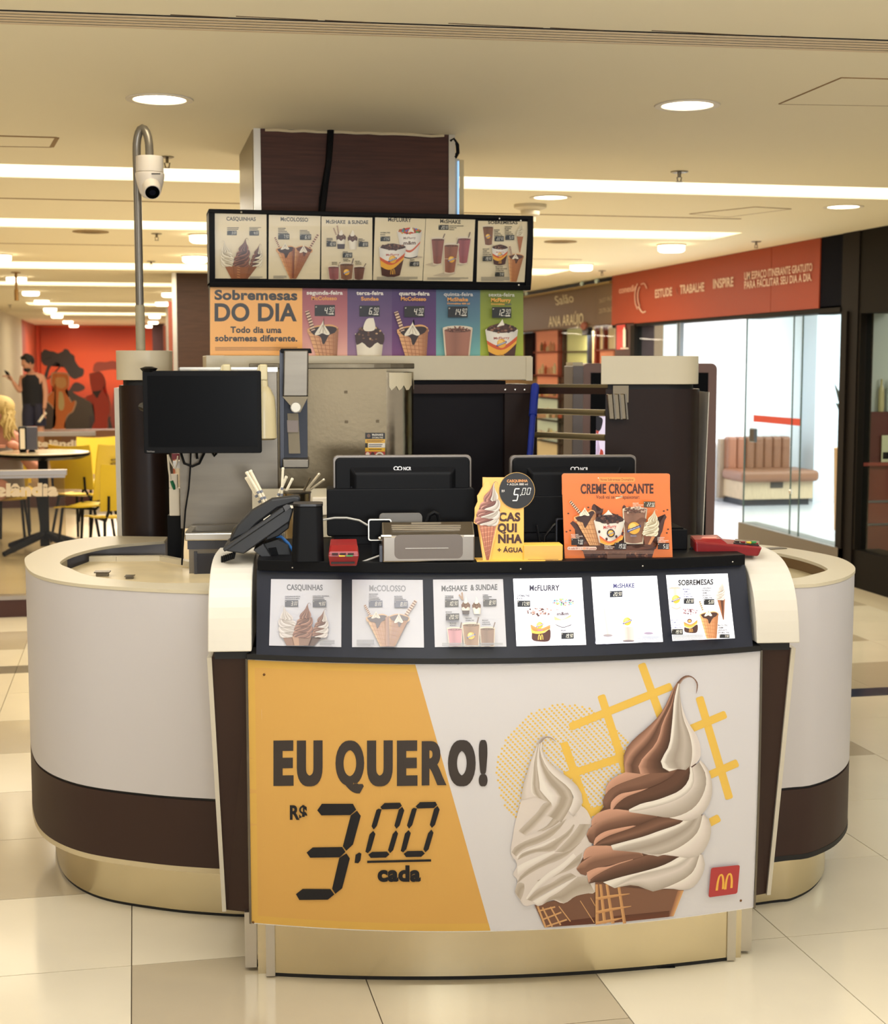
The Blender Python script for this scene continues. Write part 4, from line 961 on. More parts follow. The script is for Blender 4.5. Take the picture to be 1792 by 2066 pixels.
def u5(A):
    A.text('McSHAKE', (298, 192), (620, 206), 60, DKT, .035)
    price(A, 272, 224, 430, 303, '20.90'); words(A, 442, 248, ['CHOCOLATE KOPENHAGEN', 'OVOMALTINE', 'MORANGO'], 16, lead=1.8, cw=.7)
    for a in (((60, 850), (170, 815), (330, 830), (200, 880)), ((560, 850), (600, 830), (740, 830), (620, 870)), ((180, 1020), (360, 970), (540, 985), (420, 1040))): A.poly(a, (196, 178, 150))
    tumbler(A, 150, 375, 432, 185, 320, 850, (142, 84, 72), ((340, 445), (372, 362))); tumbler(A, 562, 790, 425, 592, 728, 840, (160, 88, 92), ((742, 430), (770, 338)))
    tumbler(A, 350, 602, 525, 362, 530, 990, (150, 92, 68), ((562, 530), (592, 440)), True); legal(A, 95, 1050, 740, 1090, 3)
def u6(A):
    A.text('SOBREMESAS', (1052, 208), (1515, 212), 50, DKT, .035)
    tumbler(A, 958, 1142, 245, 1000, 1118, 550, (130, 86, 62), None, True)
    words(A, 1145, 312, ['McSHAKE', 'CREME', 'CROCANTE', 'OVOMALTINE'], 18, lead=1.55); price(A, 1152, 402, 1298, 482, '22.90')
    words(A, 1312, 262, ['CASQUINHA', 'RECHEADA', 'CREME', 'CROCANTE', 'OVOMALTINE'], 18, lead=1.55); price(A, 1322, 382, 1464, 460, '5.00')
    A.poly([(1505, 400), (1605, 400), (1556, 655), (1545, 655)], (166, 100, 58)); soft(A, 1492, 195, 1612, 410, VV, VV)
    cup(A, 1110, 1370, 590, 1140, 1320, 840, NUTS, seed=6, tophi=.3)
    words(A, 968, 612, ['McFLURRY', 'CREME', 'CROCANTE', 'OVOMALTINE'], 18, lead=1.65); price(A, 965, 715, 1110, 795, '19.90')
    wcone(A, [(1362, 710), (1612, 712)], [(1398, 1118), (1500, 1118)], (84, 50, 36), (176, 112, 66), ((1420, 700), (1390, 560)), swirl=(1430, 650, 1530, 760))
    words(A, 1168, 893, ['McCOLOSSO', 'CREME CROCANTE', 'OVOMALTINE'], 18, lead=1.65); price(A, 1160, 966, 1306, 1036, '7.90'); legal(A, 940, 1042, 1385, 1110, 5)
for k, (fn, ox, oy, lb) in enumerate([(u1, 420, 420, 'card with three soft cones, titled CASQUINHAS'), (u2, 420, 420, 'card with two waffle cones'), (u3, 640, 420, 'card with shakes and sundaes'),
        (u4, 640, 420, 'card with two paper cups'), (u5, 850, 425, 'card with three shakes'), (u6, 850, 425, 'card titled SOBREMESAS at the right end')]):
    card(bt, UP_Q[k], scaled(ox, oy, U, fn), 'menu_card', lb, surf=SB, cut=12)

# ---- lower menu cards on the counter fascia ---------------------------------
SF = surf_k(lambda x, z: fsign(x, z)-.0014)
LO_Q = [[(547, 1168.4), (689.3, 1169.3), (688.7, 1305.6), (543, 1302.5)], [(710.5, 1169.3), (853, 1170), (855.6, 1306.5), (710.5, 1305.6)], [(873.8, 1169.3), (1015, 1168.4), (1022, 1304.7), (877.5, 1305.6)],
        [(1035.5, 1167.5), (1174, 1165.6), (1183, 1301), (1042.3, 1303.8)], [(1193, 1164), (1325.6, 1161.7), (1338, 1295), (1202.8, 1299.8)], [(1344, 1160.3), (1468.3, 1157), (1483, 1287.7), (1357, 1293.2)]]
LW = .18415
G1 = (70, 72, 78)
def l1(A):
    A.text('CASQUINHAS', (265, 218), (658, 222), 62, G1, .035)
    words(A, 245, 297, ['CASQUINHA BAUNILHA,', 'CHOCOLATE OU MISTA'], 14, G1, 1.6, .64); words(A, 548, 292, ['CASQUINHA RECHEADA'], 14, G1, 1.6, .72); fine(A, 548, 300, [120, 130], 17, G1)
    price(A, 244, 330, 390, 404, '3.00', (50, 54, 64)); price(A, 548, 332, 696, 406, '4.80', (50, 54, 64))
    A.poly([(215, 725), (400, 725), (450, 828), (262, 828)], (120, 80, 60)); A.poly([(500, 740), (650, 735), (565, 830), (450, 830)], (60, 40, 34))
    soft(A, 170, 390, 420, 745, VA, VA, 0, True); soft(A, 530, 428, 725, 745, CC, VA)
    A.poly([(330, 720), (540, 720), (500, 828), (350, 828)], (110, 74, 56)); A.poly([(325, 728), (395, 728), (400, 828), (350, 828)], (166, 116, 84))
    soft(A, 325, 358, 552, 750, CC, CC); legal(A, 625, 770, 788, 828, 5, (120, 122, 126))
def l2(A):
    A.text('McCOLOSSO', (1168, 230), (1568, 234), 66, (104, 106, 112), .035)
    words(A, 1165, 270, ['McCOLOSSO', 'RECHEADO'], 13, G1, 1.6, .85); fine(A, 1165, 302, [110, 125], 16, G1); fine(A, 1442, 305, [95, 130], 16, G1); words(A, 1442, 295, ['McCOLOSSO'], 13, G1, 1.6, .75)
    price(A, 1163, 334, 1313, 408, '8.80', (60, 66, 84)); price(A, 1443, 337, 1590, 412, '8.80', (60, 66, 84))
    wafer(A, (1185, 510), (1118, 382), 26); wafer(A, (1565, 500), (1680, 335), 36)
    wcone(A, [(1132, 520), (1375, 510)], [(1290, 838), (1375, 838)], (60, 52, 58), (186, 128, 96), swirl=(1190, 432, 1290, 530))
    wcone(A, [(1375, 510), (1610, 520)], [(1360, 838), (1450, 838)], (66, 56, 60), (150, 100, 80), swirl=(1440, 445, 1540, 580))
    A.band([(1345, 520), (1350, 835)], [(1385, 505), (1390, 835)], [(166, 110, 84), (120, 86, 76)], 4, 1); legal(A, 1030, 765, 1222, 832, 5, (120, 122, 126))
def l3(A):
    A.text('McSHAKE', (168, 232), (450, 228), 62, G1, .035); A.text('& SUNDAE', (485, 222), (780, 215), 62, G1, .035)
    words(A, 205, 295, ['TOP SUNDAE'], 17, G1, 1.5, .55); fine(A, 205, 300, [95, 70], 16, G1); words(A, 620, 282, ['SUNDAE'], 15, G1, 1.5, .65); fine(A, 620, 288, [98, 70], 16, G1)
    price(A, 206, 330, 355, 407, '10.90', (56, 56, 60), skew=-4); price(A, 624, 322, 770, 396, '8.90', (56, 56, 60), skew=-4)
    wafer(A, (405, 330), (360, 270), 18); wafer(A, (400, 320), (392, 245), 18)
    sundae(A, 385, 482, 375, 400, 470, 485, low=(56, 48, 50), peak=(435, 285)); sundae(A, 503, 600, 380, 525, 595, 482, peak=(545, 290))
    words(A, 214, 468, ['McSHAKE'], 15, G1, 1.5, .65); price(A, 216, 478, 362, 553, '20.90', (56, 56, 60), skew=-3)
    words(A, 432, 536, ['McSHAKE', 'OVOMALTINE'], 15, G1, 1.55, .62); words(A, 614, 558, ['McSHAKE', 'CHOCOLATE', 'KOPENHAGEN'], 14, G1, 1.55, .66); words(A, 260, 590, ['McSHAKE', 'MORANGO'], 15, G1, 1.55, .66)
    tumbler(A, 226, 400, 640, 250, 392, 840, (196, 130, 140), ((372, 650), (388, 572))); tumbler(A, 586, 755, 635, 598, 748, 840, (128, 98, 84), ((735, 640), (755, 572)))
    tumbler(A, 392, 592, 590, 415, 580, 840, (146, 112, 90), ((555, 595), (575, 518)), True); legal(A, 175, 800, 840, 838, 3, (150, 152, 156))
def l4(A):
    A.text('McFLURRY', (1133, 226), (1462, 224), 62, (44, 42, 62), .05)
    words(A, 995, 292, ['OVOMALTINE', 'ROCKS'], 22, (44, 44, 66), 1.4, .62); price(A, 1000, 336, 1140, 404, '17.90', (30, 34, 44))
    bits(A, 1380, 318, 1618, 388, [(230, 120, 110), (120, 170, 220), (130, 190, 130), (240, 200, 120), (90, 80, 100), (250, 250, 250)], 60, 13, 3)
    A.text('McFlurry', (1425, 445), (1555, 438), 20, (176, 160, 160), .02); A.text('m&m', (1432, 498), (1558, 492), 36, (70, 48, 60), .035)
    A.band([(1400, 505), (1490, 540), (1590, 485)], [(1408, 550), (1500, 545), (1585, 515)], [(244, 160, 140), (244, 200, 130)], 10, 2); A.path([(1418, 598), (1500, 628), (1592, 600)], 8, (70, 56, 66))
    bits(A, 1100, 415, 1385, 500, [(120, 84, 80), (170, 130, 120), (84, 56, 56), (240, 230, 228), (206, 180, 170), (250, 248, 248)], 90, 13, 5)
    A.band([(1142, 595), (1250, 640), (1360, 600)], [(1150, 660), (1250, 680), (1360, 640)], [(238, 140, 90), (240, 120, 60)], 10, 2); A.band([(1145, 620), (1180, 670), (1300, 665), (1358, 640)], [(1155, 690), (1250, 700), (1356, 655)], [(246, 200, 90), (246, 190, 80)], 10, 2)
    A.blob([(1158, 690), (1230, 700), (1300, 685), (1358, 650), (1352, 770), (1255, 785), (1165, 765)], (74, 44, 42), 30); mlogo(A, (226, 180, 90), 1222, 705, 1286, 765, .12); sunlogo(A, 1245, 605, 36); A.text('ROCKS', (1222, 668), (1276, 664), 12, (110, 110, 190), .03)
    words(A, 1478, 672, ["M&M'S"], 18, (90, 90, 110), 1.5, .75); price(A, 1482, 688, 1618, 756, '19.90', (30, 34, 44), skew=-3)
    for k in range(3): A.rect(1015, 797+k*12, 1660-k*60, 800+k*12, (170, 176, 196))
def l5(A):
    A.text('McSHAKE', (368, 252), (598, 246), 50, (62, 62, 110), .045); price(A, 330, 286, 466, 353, '20.90', (30, 36, 52), skew=-4)
    words(A, 480, 292, ['CHOCOLATE KOPENHAGEN', 'OVOMALTINE', 'MORANGO'], 15, (150, 154, 200), 2.0, .68, .01)
    A.poly([(180, 770), (440, 790), (440, 800), (170, 860)], (214, 216, 230)); A.poly([(640, 770), (880, 740), (885, 790), (700, 790)], (214, 216, 230)); A.poly([(200, 860), (460, 820), (600, 840), (300, 866)], (206, 208, 224))
    A.band([(232, 480), (258, 780)], [(300, 470), (360, 775)], [(250, 236, 226), (206, 186, 178), (244, 232, 226)], 4, 2); A.disc(308, 772, 54, 14, (150, 140, 144)); A.disc(265, 470, 38, 5, (226, 224, 230))
    A.band([(710, 600), (700, 760)], [(790, 590), (806, 755)], [(240, 214, 236), (216, 184, 214), (240, 220, 238)], 4, 2); A.disc(754, 748, 52, 12, (150, 136, 156))
    A.band([(460, 680), (470, 835)], [(590, 675), (600, 830)], [(232, 212, 204), (196, 170, 162), (214, 194, 188)], 4, 2); A.disc(535, 832, 64, 12, (120, 112, 116)); sunlogo(A, 520, 618, 44)
    for k in range(6): A.rect(628, 790+k*11, 875, 794+k*11, (60, 60, 66))
def l6(A):
    A.text('SOBREMESAS', (1080, 222), (1462, 212), 60, (34, 32, 36), .05)
    A.disc(1044, 258, 70, 18, (196, 170, 156)); A.band([(975, 260), (1000, 450)], [(1112, 258), (1100, 445)], [(246, 236, 228), (220, 190, 170), (246, 238, 232)], 4, 2); sunlogo(A, 1055, 375, 44); A.path([(1005, 460), (1060, 480), (1108, 460)], 14, (220, 170, 160)); A.path([(1020, 522), (1060, 528), (1095, 520)], 8, (220, 190, 180))
    words(A, 1130, 272, ['McSHAKE', 'CREME', 'CROCANTE', 'OVOMALTINE'], 17, (90, 90, 120), 1.6, .62); price(A, 1140, 365, 1252, 424, '22.90', (34, 36, 44))
    words(A, 1340, 260, ['CASQUINHA', 'RECHEADA', 'CREME', 'CROCANTE', 'OVOMALTINE'], 17, (40, 40, 46), 1.58, .66); price(A, 1360, 374, 1474, 436, '5.00', (34, 34, 36))
    A.poly([(1505, 375), (1592, 370), (1580, 600), (1570, 602)], (150, 96, 64)); A.poly([(1540, 380), (1575, 375), (1575, 590), (1570, 590)], (84, 52, 40)); soft(A, 1482, 178, 1594, 388, VA, VA)
    bits(A, 1110, 478, 1295, 538, [(150, 110, 116), (110, 76, 84), (226, 206, 206), (190, 150, 154)], 40, 11, 8)
    A.band([(1138, 620), (1215, 650), (1290, 600)], [(1145, 672), (1215, 690), (1288, 640)], [(240, 120, 70), (244, 190, 80)], 10, 2); A.blob([(1145, 680), (1215, 694), (1288, 650), (1284, 735), (1215, 745), (1150, 730)], (66, 44, 40), 26); mlogo(A, (206, 150, 80), 1195, 695, 1242, 735, .12); A.disc(1203, 612, 26, 24, (90, 60, 70)); A.disc(1203, 614, 17, 15, (226, 160, 90))
    words(A, 1000, 612, ['McFLURRY', 'CREME', 'CROCANTE', 'OVOMALTINE'], 16, (110, 112, 150), 1.65, .74); price(A, 1008, 702, 1130, 762, '19.90', (40, 38, 36))
    wafer(A, (1350, 500), (1312, 395), 20, 5); wcone(A, [(1312, 540), (1520, 530)], [(1388, 808), (1500, 804)], (66, 44, 40), (190, 134, 92), swirl=(1365, 462, 1450, 560))
    words(A, 1515, 668, ['McCOLOSSO', 'CREME', 'CROCANTE', 'OVOMALTINE'], 18, (30, 30, 34), 1.5, .68); price(A, 1532, 758, 1642, 800, '7.90', (34, 34, 36)); legal(A, 1018, 765, 1350, 826, 6, (150, 150, 152))
LIT = printmat('backlit_card', .35, emit=.6)
UNL = printmat('unlit_card', .22, coat=.5)
for k, (fn, ox, oy, lb) in enumerate([(l1, 530, 1150, 'unlit card with three soft cones, glare haze in its print'), (l2, 530, 1150, 'unlit card with two waffle cones, glare haze in its print'), (l3, 860, 1150, 'unlit card with shakes and sundaes'),
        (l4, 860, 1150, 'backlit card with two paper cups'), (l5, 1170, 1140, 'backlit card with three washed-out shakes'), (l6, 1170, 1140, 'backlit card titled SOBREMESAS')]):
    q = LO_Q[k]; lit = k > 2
    card(fc, q, scaled(ox, oy, LW, fn), 'menu_card', lb, surf=SF, mat_=LIT if lit else UNL, fade=0 if lit else (.42, .5, .3)[k], paper=(250, 250, 255) if lit else (196, 195, 201), fadeto=(190, 189, 197))  # glare haze of the plastic covers is mixed into the unlit cards' colours

# ---- day-of-the-week banner --------------------------------------------------
YN = 5.775
bn = T('day_menu_banner', 'flat coloured banner of daily desserts under the menu board, yellow panel at left', 'banner', (.9, YN, 1.68))
def ybox(px0, py0, px1, py1, Y, d, q=None):
    a = aty(px0, py1, Y); b = aty(px1, py0, Y); return (q or MB()).box(a.x, b.x, Y, Y+d, a.z, b.z)
bn.part((lambda a, b, z: MB().box(a.x, b.x, YN, YN+.008, z, b.z))(aty(424, 720, YN), aty(1056, 581, YN), aty(745, 718, 5.62).z+.001), 'backing', mat('banner_backing', (120, 110, 90), .6))
A = Art(surf_plane((0, YN, 0), (0, 1, 0)), step=.00008)
A.rect(424, 574, 610, 717, (246, 178, 92))
for x0, x1, c0, c1 in ((610, 701, (150, 66, 78), (236, 178, 160)), (701, 791, (72, 50, 98), (152, 116, 146)), (791, 880, (66, 40, 96), (120, 64, 118)), (880, 969, (66, 92, 122), (120, 184, 176)), (969, 1056, (120, 132, 44), (172, 186, 60))):
    A.band([(x0, 574), (x1, 575)], [(x0, 718), (x1, 719.5)], [c0, tuple((a*.6+b*.4) for a, b in zip(c0, c1)), c1], 3, 2)
INKB = (44, 38, 34)
A.text('Sobremesas', (433, 604), (600, 605), 19.5, INKB, .04); A.text('DO DIA', (433, 647), (599, 647), 36, INKB, .05)
A.text('Todo dia uma', (465, 671), (568, 671.5), 12.5, INKB, .035); A.text('sobremesa diferente.', (434, 688), (600, 688.5), 12.5, INKB, .035)
for k in range(3): A.rect(434, 700.5+k*2.6, 434+(166, 170, 130)[k], 701.6+k*2.6, (150, 106, 60))
B1 = .13393
def d1(A):   # zoom 600,570
    for (t, x0, x1, y, s, sx0, sx1, sy) in (('segunda-feira', 140, 685, 180, 'McColosso', 212, 595, 262), ('terça-feira', 890, 1297, 185, 'Sundae', 960, 1225, 270)):
        A.text(t, (x0, y), (x1, y+2), 58, (240, 228, 214), .04, 0, 1.0); A.text(s, (sx0, sy), (sx1, sy+2), 56, (230, 160, 80), .04)
    price(A, 262, 338, 567, 505, '4.90', (30, 28, 28), cada=True); price(A, 935, 347, 1240, 512, '6.90', (30, 28, 34), cada=True)
    wcone(A, [(150, 700), (620, 690)], [(285, 1105), (600, 1105)], (50, 30, 26), (206, 150, 106), ((240, 720), (145, 428)), swirl=(262, 535, 490, 790))
    sundae(A, 870, 1308, 770, 905, 1270, 1108, mid=(58, 34, 28), peak=(1150, 535))
def d2(A):
    A.text('quarta-feira', (-260, 190), (202, 195), 58, (240, 228, 214), .04, 0, 1.0); A.text('McColosso', (-232, 270), (148, 276), 56, (230, 160, 80), .04); price(A, -180, 355, 122, 520, '4.90', (30, 28, 28), cada=True)
    wcone(A, [(-290, 710), (182, 690)], [(-165, 1110), (155, 1110)], (50, 30, 26), (206, 150, 106), ((-205, 730), (-305, 440)), swirl=(-180, 545, 55, 800))
    A.text('quinta-feira', (415, 200), (855, 205), 56, (214, 208, 200), .02); A.text('McShake', (470, 280), (780, 282), 56, (230, 160, 80), .04); A.text('Ovomaltine 400 ml', (465, 328), (805, 330), 26, (230, 160, 80), .03); price(A, 478, 360, 775, 525, '14.90', (26, 28, 32), cada=True)
    tumbler(A, 398, 850, 690, 440, 795, 1200, (166, 112, 92)); bits(A, 460, 665, 790, 745, [(120, 74, 60), (196, 150, 126), (90, 54, 44)], 40, 16, 9)
    A.text('sexta-feira', (1090, 208), (1482, 212), 56, (206, 204, 186), .02); A.text('McFlurry', (1128, 288), (1425, 292), 56, (236, 166, 70), .04); A.text('Ovomaltine', (1128, 335), (1330, 336), 26, (236, 166, 70), .03); A.text('ROCKS', (1345, 345), (1432, 340), 24, (60, 50, 90), .04); price(A, 1142, 370, 1432, 532, '12.90', (26, 28, 26), cada=True)
    cup(A, 1040, 1532, 720, 1110, 1475, 1190, NUTS, seed=12, tophi=.3); A.blob([(1300, 552), (1260, 610), (1215, 670), (1280, 650), (1330, 640), (1312, 600)], (240, 232, 214), 18)
A.push(600, 570, B1); d1(A); A.pop(); A.push(840, 570, B1); d2(A); A.pop()
bn.art(A, 'banner_print', printmat('banner_print', .4))
# ------------------------------------------------------------------ column behind the stand
CY = 6.2
a, b = aty(525, 258, CY), aty(905, 268, CY)
cxl, cxr = a.x, b.x
t = T('wood_column', 'dark wood veneer column rising to the ceiling behind the menu board', 'column', ((cxl+cxr)/2, CY+.4, 0))
t.part(MB().box(cxl, cxr, CY, CY+.8, 0, HC), 'veneer_cladding', WOOD)
for x0, x1 in ((cxl-.028, cxl), (cxr, cxr+.028)):
    t.part(MB().box(x0, x1, CY-.006, CY+.03, 0, HC), 'corner_trim', ALU)
t.part(MB().box(cxl-.03, cxl-.001, CY+.03, CY+.8, 0, HC), 'glazed_side', mat('pale_side', (128, 116, 90), .4))
q = MB(); pts = [(cxl+.02+(cxr-cxl-.04)*k/14, CY-.004, HC-.004-random.uniform(0, .006)) for k in range(15)]
q.tube(pts, .006, 6); t.part(q, 'plaster_bead', mat('plaster', (214, 196, 160), .8))
c0, c1 = aty(668, 262, CY-.02), aty(650, 430, CY-.03)
q = MB().tube([c0, aty(664, 320, CY-.03), aty(657, 370, CY-.02), c1, aty(648, 470, CY-.02)], .013, 8)
q.tube([c0+Vector((-.012, 0, 0)), aty(658, 330, CY-.02), aty(645, 400, CY-.02), aty(642, 470, CY-.02)], .004, 6)
single(q, 'cable_bundle', 'thick black cables hanging down the front of the wood column', 'cable', BLACK)
# bracket with the blue-lit strip on the right side of the column
t = T('led_light_strip', 'upright lamp housing with a thin blue-white glow on the column right side', 'lamp', aty(922, 430, CY+.05))
p0, p1 = aty(911, 320, CY+.02), aty(927, 440, CY+.02)
t.part(MB().box(p0.x, p1.x, CY+.02, CY+.1, p1.z, p0.z), 'housing', mat('housing_grey', (186, 184, 170), .5))
p2 = aty(923.5, 325, CY+.015); p3 = aty(926, 440, CY+.015)
t.part(MB().box(p2.x, p3.x, CY+.012, CY+.02, p3.z, p2.z), 'tube', mat('blue_tube', (150, 200, 255), .4, emit=1.0))
p4, p5 = aty(928, 322, CY+.03), aty(936, 440, CY+.03)
t.part(MB().box(p4.x, p5.x, CY+.03, CY+.034, p5.z, p4.z), 'vented_cover', mat('cover_tan', (206, 186, 142), .5))
t.part(MB().tube([aty(908, 285, CY), aty(915, 280, CY), aty(923, 292, CY), aty(924, 308, CY), aty(918, 318, CY)], .008, 8), 'cable', BLACK, smooth=True)

# ------------------------------------------------------------------ curved side counters
def xy(p): return (p[0], p[1], 0)
def side_counter(name, label, outer, inner, base, kick_in, spl):
    t = T(name, label, 'counter', base, 'k')
    n = 60
    O = catmull([xy(p) for p in outer], n); I = catmull([xy(p) for p in inner], n)
    nor = []
    for i in range(n):
        d = (O[min(i+1, n-1)]-O[max(i-1, 0)]).normalized(); v = Vector((-d.y, d.x, 0))
        if v.dot(I[i]-O[i]) < 0: v = -v
        nor.append(v)
    off = lambda s: [O[i]+nor[i]*s for i in range(n)]
    q = MB().prism([(p.x, p.y, .990) for p in O+I[::-1]], (0, 0, .01)); t.part(q, 'ring_top', CREAM, smooth=True)
    t.part(MB().slab(off(.002), off(.03), .384, .9895), 'upper_panel', WALLP, smooth=True)
    t.part(MB().slab(off(.006), off(.03), .374, .386), 'black_groove', GROOVE, smooth=True)
    t.part(MB().slab(off(.002), off(.03), .172, .376), 'brown_band', BROWN, smooth=True)
    t.part(MB().slab(off(.001), off(.07), .158, .174), 'band_lip', mat('lip_tan', (196, 178, 140), .4) if spl < 0 else GROOVE, smooth=True)
    t.part(MB().slab(off(kick_in), off(kick_in+.03), .01, .16), 'kick_plate', KICK, smooth=True)
    t.part(MB().slab(off(kick_in+.004), off(kick_in+.03), 0, .011), 'base_shadow_gap', GROOVE)
    return t, O, I, off
oL = [(-.70, .425), (-.812, .444), (-1.004, .506), (-1.232, .633), (-1.385, .843), (-1.475, 1.15), (-1.492, 1.33), (-1.472, 1.555), (-1.416, 1.73), (-1.298, 1.832), (-1.073, 1.80)]
iL = [(-.70, .59), (-.85, .601), (-1.006, .624), (-1.197, .774), (-1.29, .948), (-1.345, 1.07), (-1.352, 1.2), (-1.336, 1.33), (-1.281, 1.482), (-1.206, 1.577), (-1.07, 1.66)]
tL, OL, IL, offL = side_counter('curved_side_counter', 'curved pale counter wing left of the poster, holding a cream tray', oL, iL, (-1.1, 1.0, 0), .075, -1)
oR = [(.70, .365), (.78, .385), (.901, .417), (.985, .44), (1.101, .545), (1.199, .708), (1.245, .88), (1.248, 1.043), (1.185, 1.237), (1.108, 1.357), (.96, 1.47)]
iR = [(.70, .53), (.76, .535)]+[tuple(kz(*p, 1.0)[:2]) for p in ((1597, 1167), (1640, 1159), (1667, 1151), (1668, 1146), (1645, 1135), (1600, 1122), (1545, 1113))]+[(.86, 1.31)]
tR, OR_, IR, offR = side_counter('curved_side_counter', 'short curved pale counter wing at the right, beyond the white cheek', oR, iR, (.9, .9, 0), .07, 1)
# inside linings and trays
def lining(t, I, z0, m):
    n = len(I); c = sum(I, Vector())/n; J = [p+(c-p).normalized()*-.012 for p in I]
    t.part(MB().slab(J, I, z0, .9895), 'inner_lining', m, smooth=True)
lining(tL, IL[:40], .955, mat('lining_tan', (150, 138, 112), .5)); lining(tR, IR, .955, mat('lining_brown', (108, 82, 50), .5))
zt = .955
pl = [kz(x, y, zt) for x, y in ((150, 1150), (180, 1142), (236, 1132), (327, 1131), (440, 1190))]
TRAYM = mat('tray_laminate', (226, 206, 162), .4, noise=.18, nscale=5)
poly = [(-1.36, 1.2), (-1.31, 1.46), (pl[2].x, pl[2].y), (pl[3].x, pl[3].y), (-.74, 1.02), (-.7, .62), (-1.0, .63), (-1.2, .79), (-1.3, .98)]
tL.part(MB().prism([(x, y, zt-.02) for x, y in poly], (0, 0, .02)), 'tray_floor', TRAYM)
q = MB()
for a, b in (((pl[2].x, pl[2].y), (pl[3].x, pl[3].y)), ((pl[3].x, pl[3].y), (-.74, 1.02)), ((-1.31, 1.46), (pl[2].x, pl[2].y))):
    a = Vector((*a, zt)); b = Vector((*b, zt)); d = (b-a).normalized(); nn = Vector((-d.y, d.x, 0))*.014
    q.hexa([a-nn, b-nn, b+nn, a+nn], [v+Vector((0, 0, .018)) for v in (a-nn, b-nn, b+nn, a+nn)])
tL.part(q, 'tray_rim', CREAM)
tR.part(MB().prism([(p.x, p.y, .945) for p in IR[2:]], (0, 0, .012)), 'tray_floor', mat('tray_tan', (176, 160, 122), .5))
for (px, py), lb, s in (((207, 1162), 'small square metal latch lying on the cream tray, left one', 1), ((262, 1167), 'small metal clip lying on the cream tray, right one', .6)):
    p = kz(px, py, zt); t = T('metal_latch', lb, 'latch', p, 'k')
    t.part(MB().box(p.x-.02*s, p.x+.02*s, p.y-.015, p.y+.015, zt, zt+.012*s), 'body', STEEL, bev=.002)
    t.part(MB().box(p.x-.025*s, p.x+.025*s, p.y-.02, p.y+.02, zt+.012*s, zt+.016*s), 'plate', STEEL)
# card or flyer lying on right ring
p = kz(1565, 1107, 1.0); t = single(MB().box(p.x-.035, p.x+.035, p.y-.02, p.y+.02, 1.0, 1.003, rot=.3), 'steel_plate', 'thin steel plate lying on the right counter ring behind the card reader', 'plate', STEEL, frame='k')

# ------------------------------------------------------------------ pillars
yl = 1.87
a, b = ky(232, 780, yl), ky(340, 780, yl)
t = T('round_pillar', 'dark brown rounded pillar with cream cap at left, carrying the camera pole', 'pillar', ((a.x+b.x)/2, yl+.12, 0), 'k')
def stadium(x0, x1, y0, y1, r, n=10):
    pts = []
    for cx, cy, a0 in ((x1-r, y1-r, 0), (x0+r, y1-r, 90), (x0+r, y0+r, 180), (x1-r, y0+r, 270)):
        for k in range(n+1): an = R(a0+90*k/n); pts.append((cx+r*math.cos(an), cy+r*math.sin(an), 0))
    return pts
c0, c1 = ky(228, 707, yl), ky(340, 767, yl)
ztop, zcap = c0.z, c1.z
def pill(t, x0, x1, y0, y1, r, z0, z1, nm, m, bev=0):
    t.part(MB().prism([(p[0], p[1], z0) for p in stadium(x0, x1, y0, y1, r)], (0, 0, z1-z0)), nm, m, smooth=True, bev=bev)
pill(t, a.x+.004, b.x-.004, yl, yl+.24, .085, 0, zcap-.02, 'shaft', BROWN2)
pill(t, a.x+.02, b.x-.02, yl+.012, yl+.23, .075, zcap-.022, zcap+.002, 'neck', GROOVE)
pill(t, c0.x, c1.x, yl-.006, yl+.25, .09, zcap, ztop, 'cap', CREAM, .002)
t.part(MB().box(a.x-.012, a.x+.006, yl+.06, yl+.2, .1, zcap-.03), 'peeled_edge', EDGE)
# pole and security camera
pt = ky(284, 707, yl+.12); px_ = pt.x
t = T('security_camera', 'white dome security camera hanging from a bent grey pole above the left pillar', 'camera', (px_, yl+.12, ztop), 'k')
POLE = mat('pole_grey', (126, 120, 110), .3, .5)
zb = ky(290, 252, yl+.12).z
pts = [(px_, yl+.12, ztop)]+[(px_, yl+.12, ztop+(zb-ztop-.1)*k/4) for k in range(1, 5)]
xr = ky(302, 300, yl+.1).x
bend = [(px_+(xr-px_)*(1-math.cos(math.pi*k/10))/2, yl+.12-.03*k/10, zb-.1+.085*math.sin(math.pi*k/10)) for k in range(1, 11)]
cam_top = ky(301, 316, yl+.09)
t.part(MB().tube([Vector(p) for p in pts+bend]+[Vector((xr, yl+.09, cam_top.z-.01))], .0155, 14), 'bent_pole', POLE, smooth=True)
t.part(MB().lathe([(.018, 0), (.018, .17), (.0165, .175)], (px_, yl+.12, ztop), 14), 'pole_sleeve', mat('sleeve', (168, 158, 130), .5), smooth=True)
CAMW = mat('camera_white', (238, 228, 216), .4)
cc = Vector((xr, yl+.09, cam_top.z))
k = (ky(330, 350, yl+.09).x-ky(272, 350, yl+.09).x)/2
t.part(MB().lathe([(k*.94, 0), (k*.96, -.004), (k*.96, -.058), (k*.9, -.06)], cc, 28), 'mount_base', CAMW, smooth=True)
t.part(MB().lathe([(k*.98, -.061), (k*1.02, -.066), (k*1.0, -.08), (k*.9, -.105), (k*.74, -.135), (k*.5, -.152), (.01, -.158)], cc, 28), 'dome_shell', CAMW, smooth=True)
dv = (Vector((.18, -.82, -.62))).normalized()
ctr = cc+Vector((.004, -.012, -.1))
t.part(MB().tube([ctr, ctr+dv*.05, ctr+dv*.068], [.034, .034, .03], 22), 'eyeball', CAMW, smooth=True)
t.part(MB().tube([ctr+dv*.066, ctr+dv*.070], .027, 20), 'lens_window', BLACK2)
t.part(MB().tube([ctr+dv*.0695, ctr+dv*.0712], .012, 16), 'lens', mat('lens_glass', (20, 22, 36), .05))
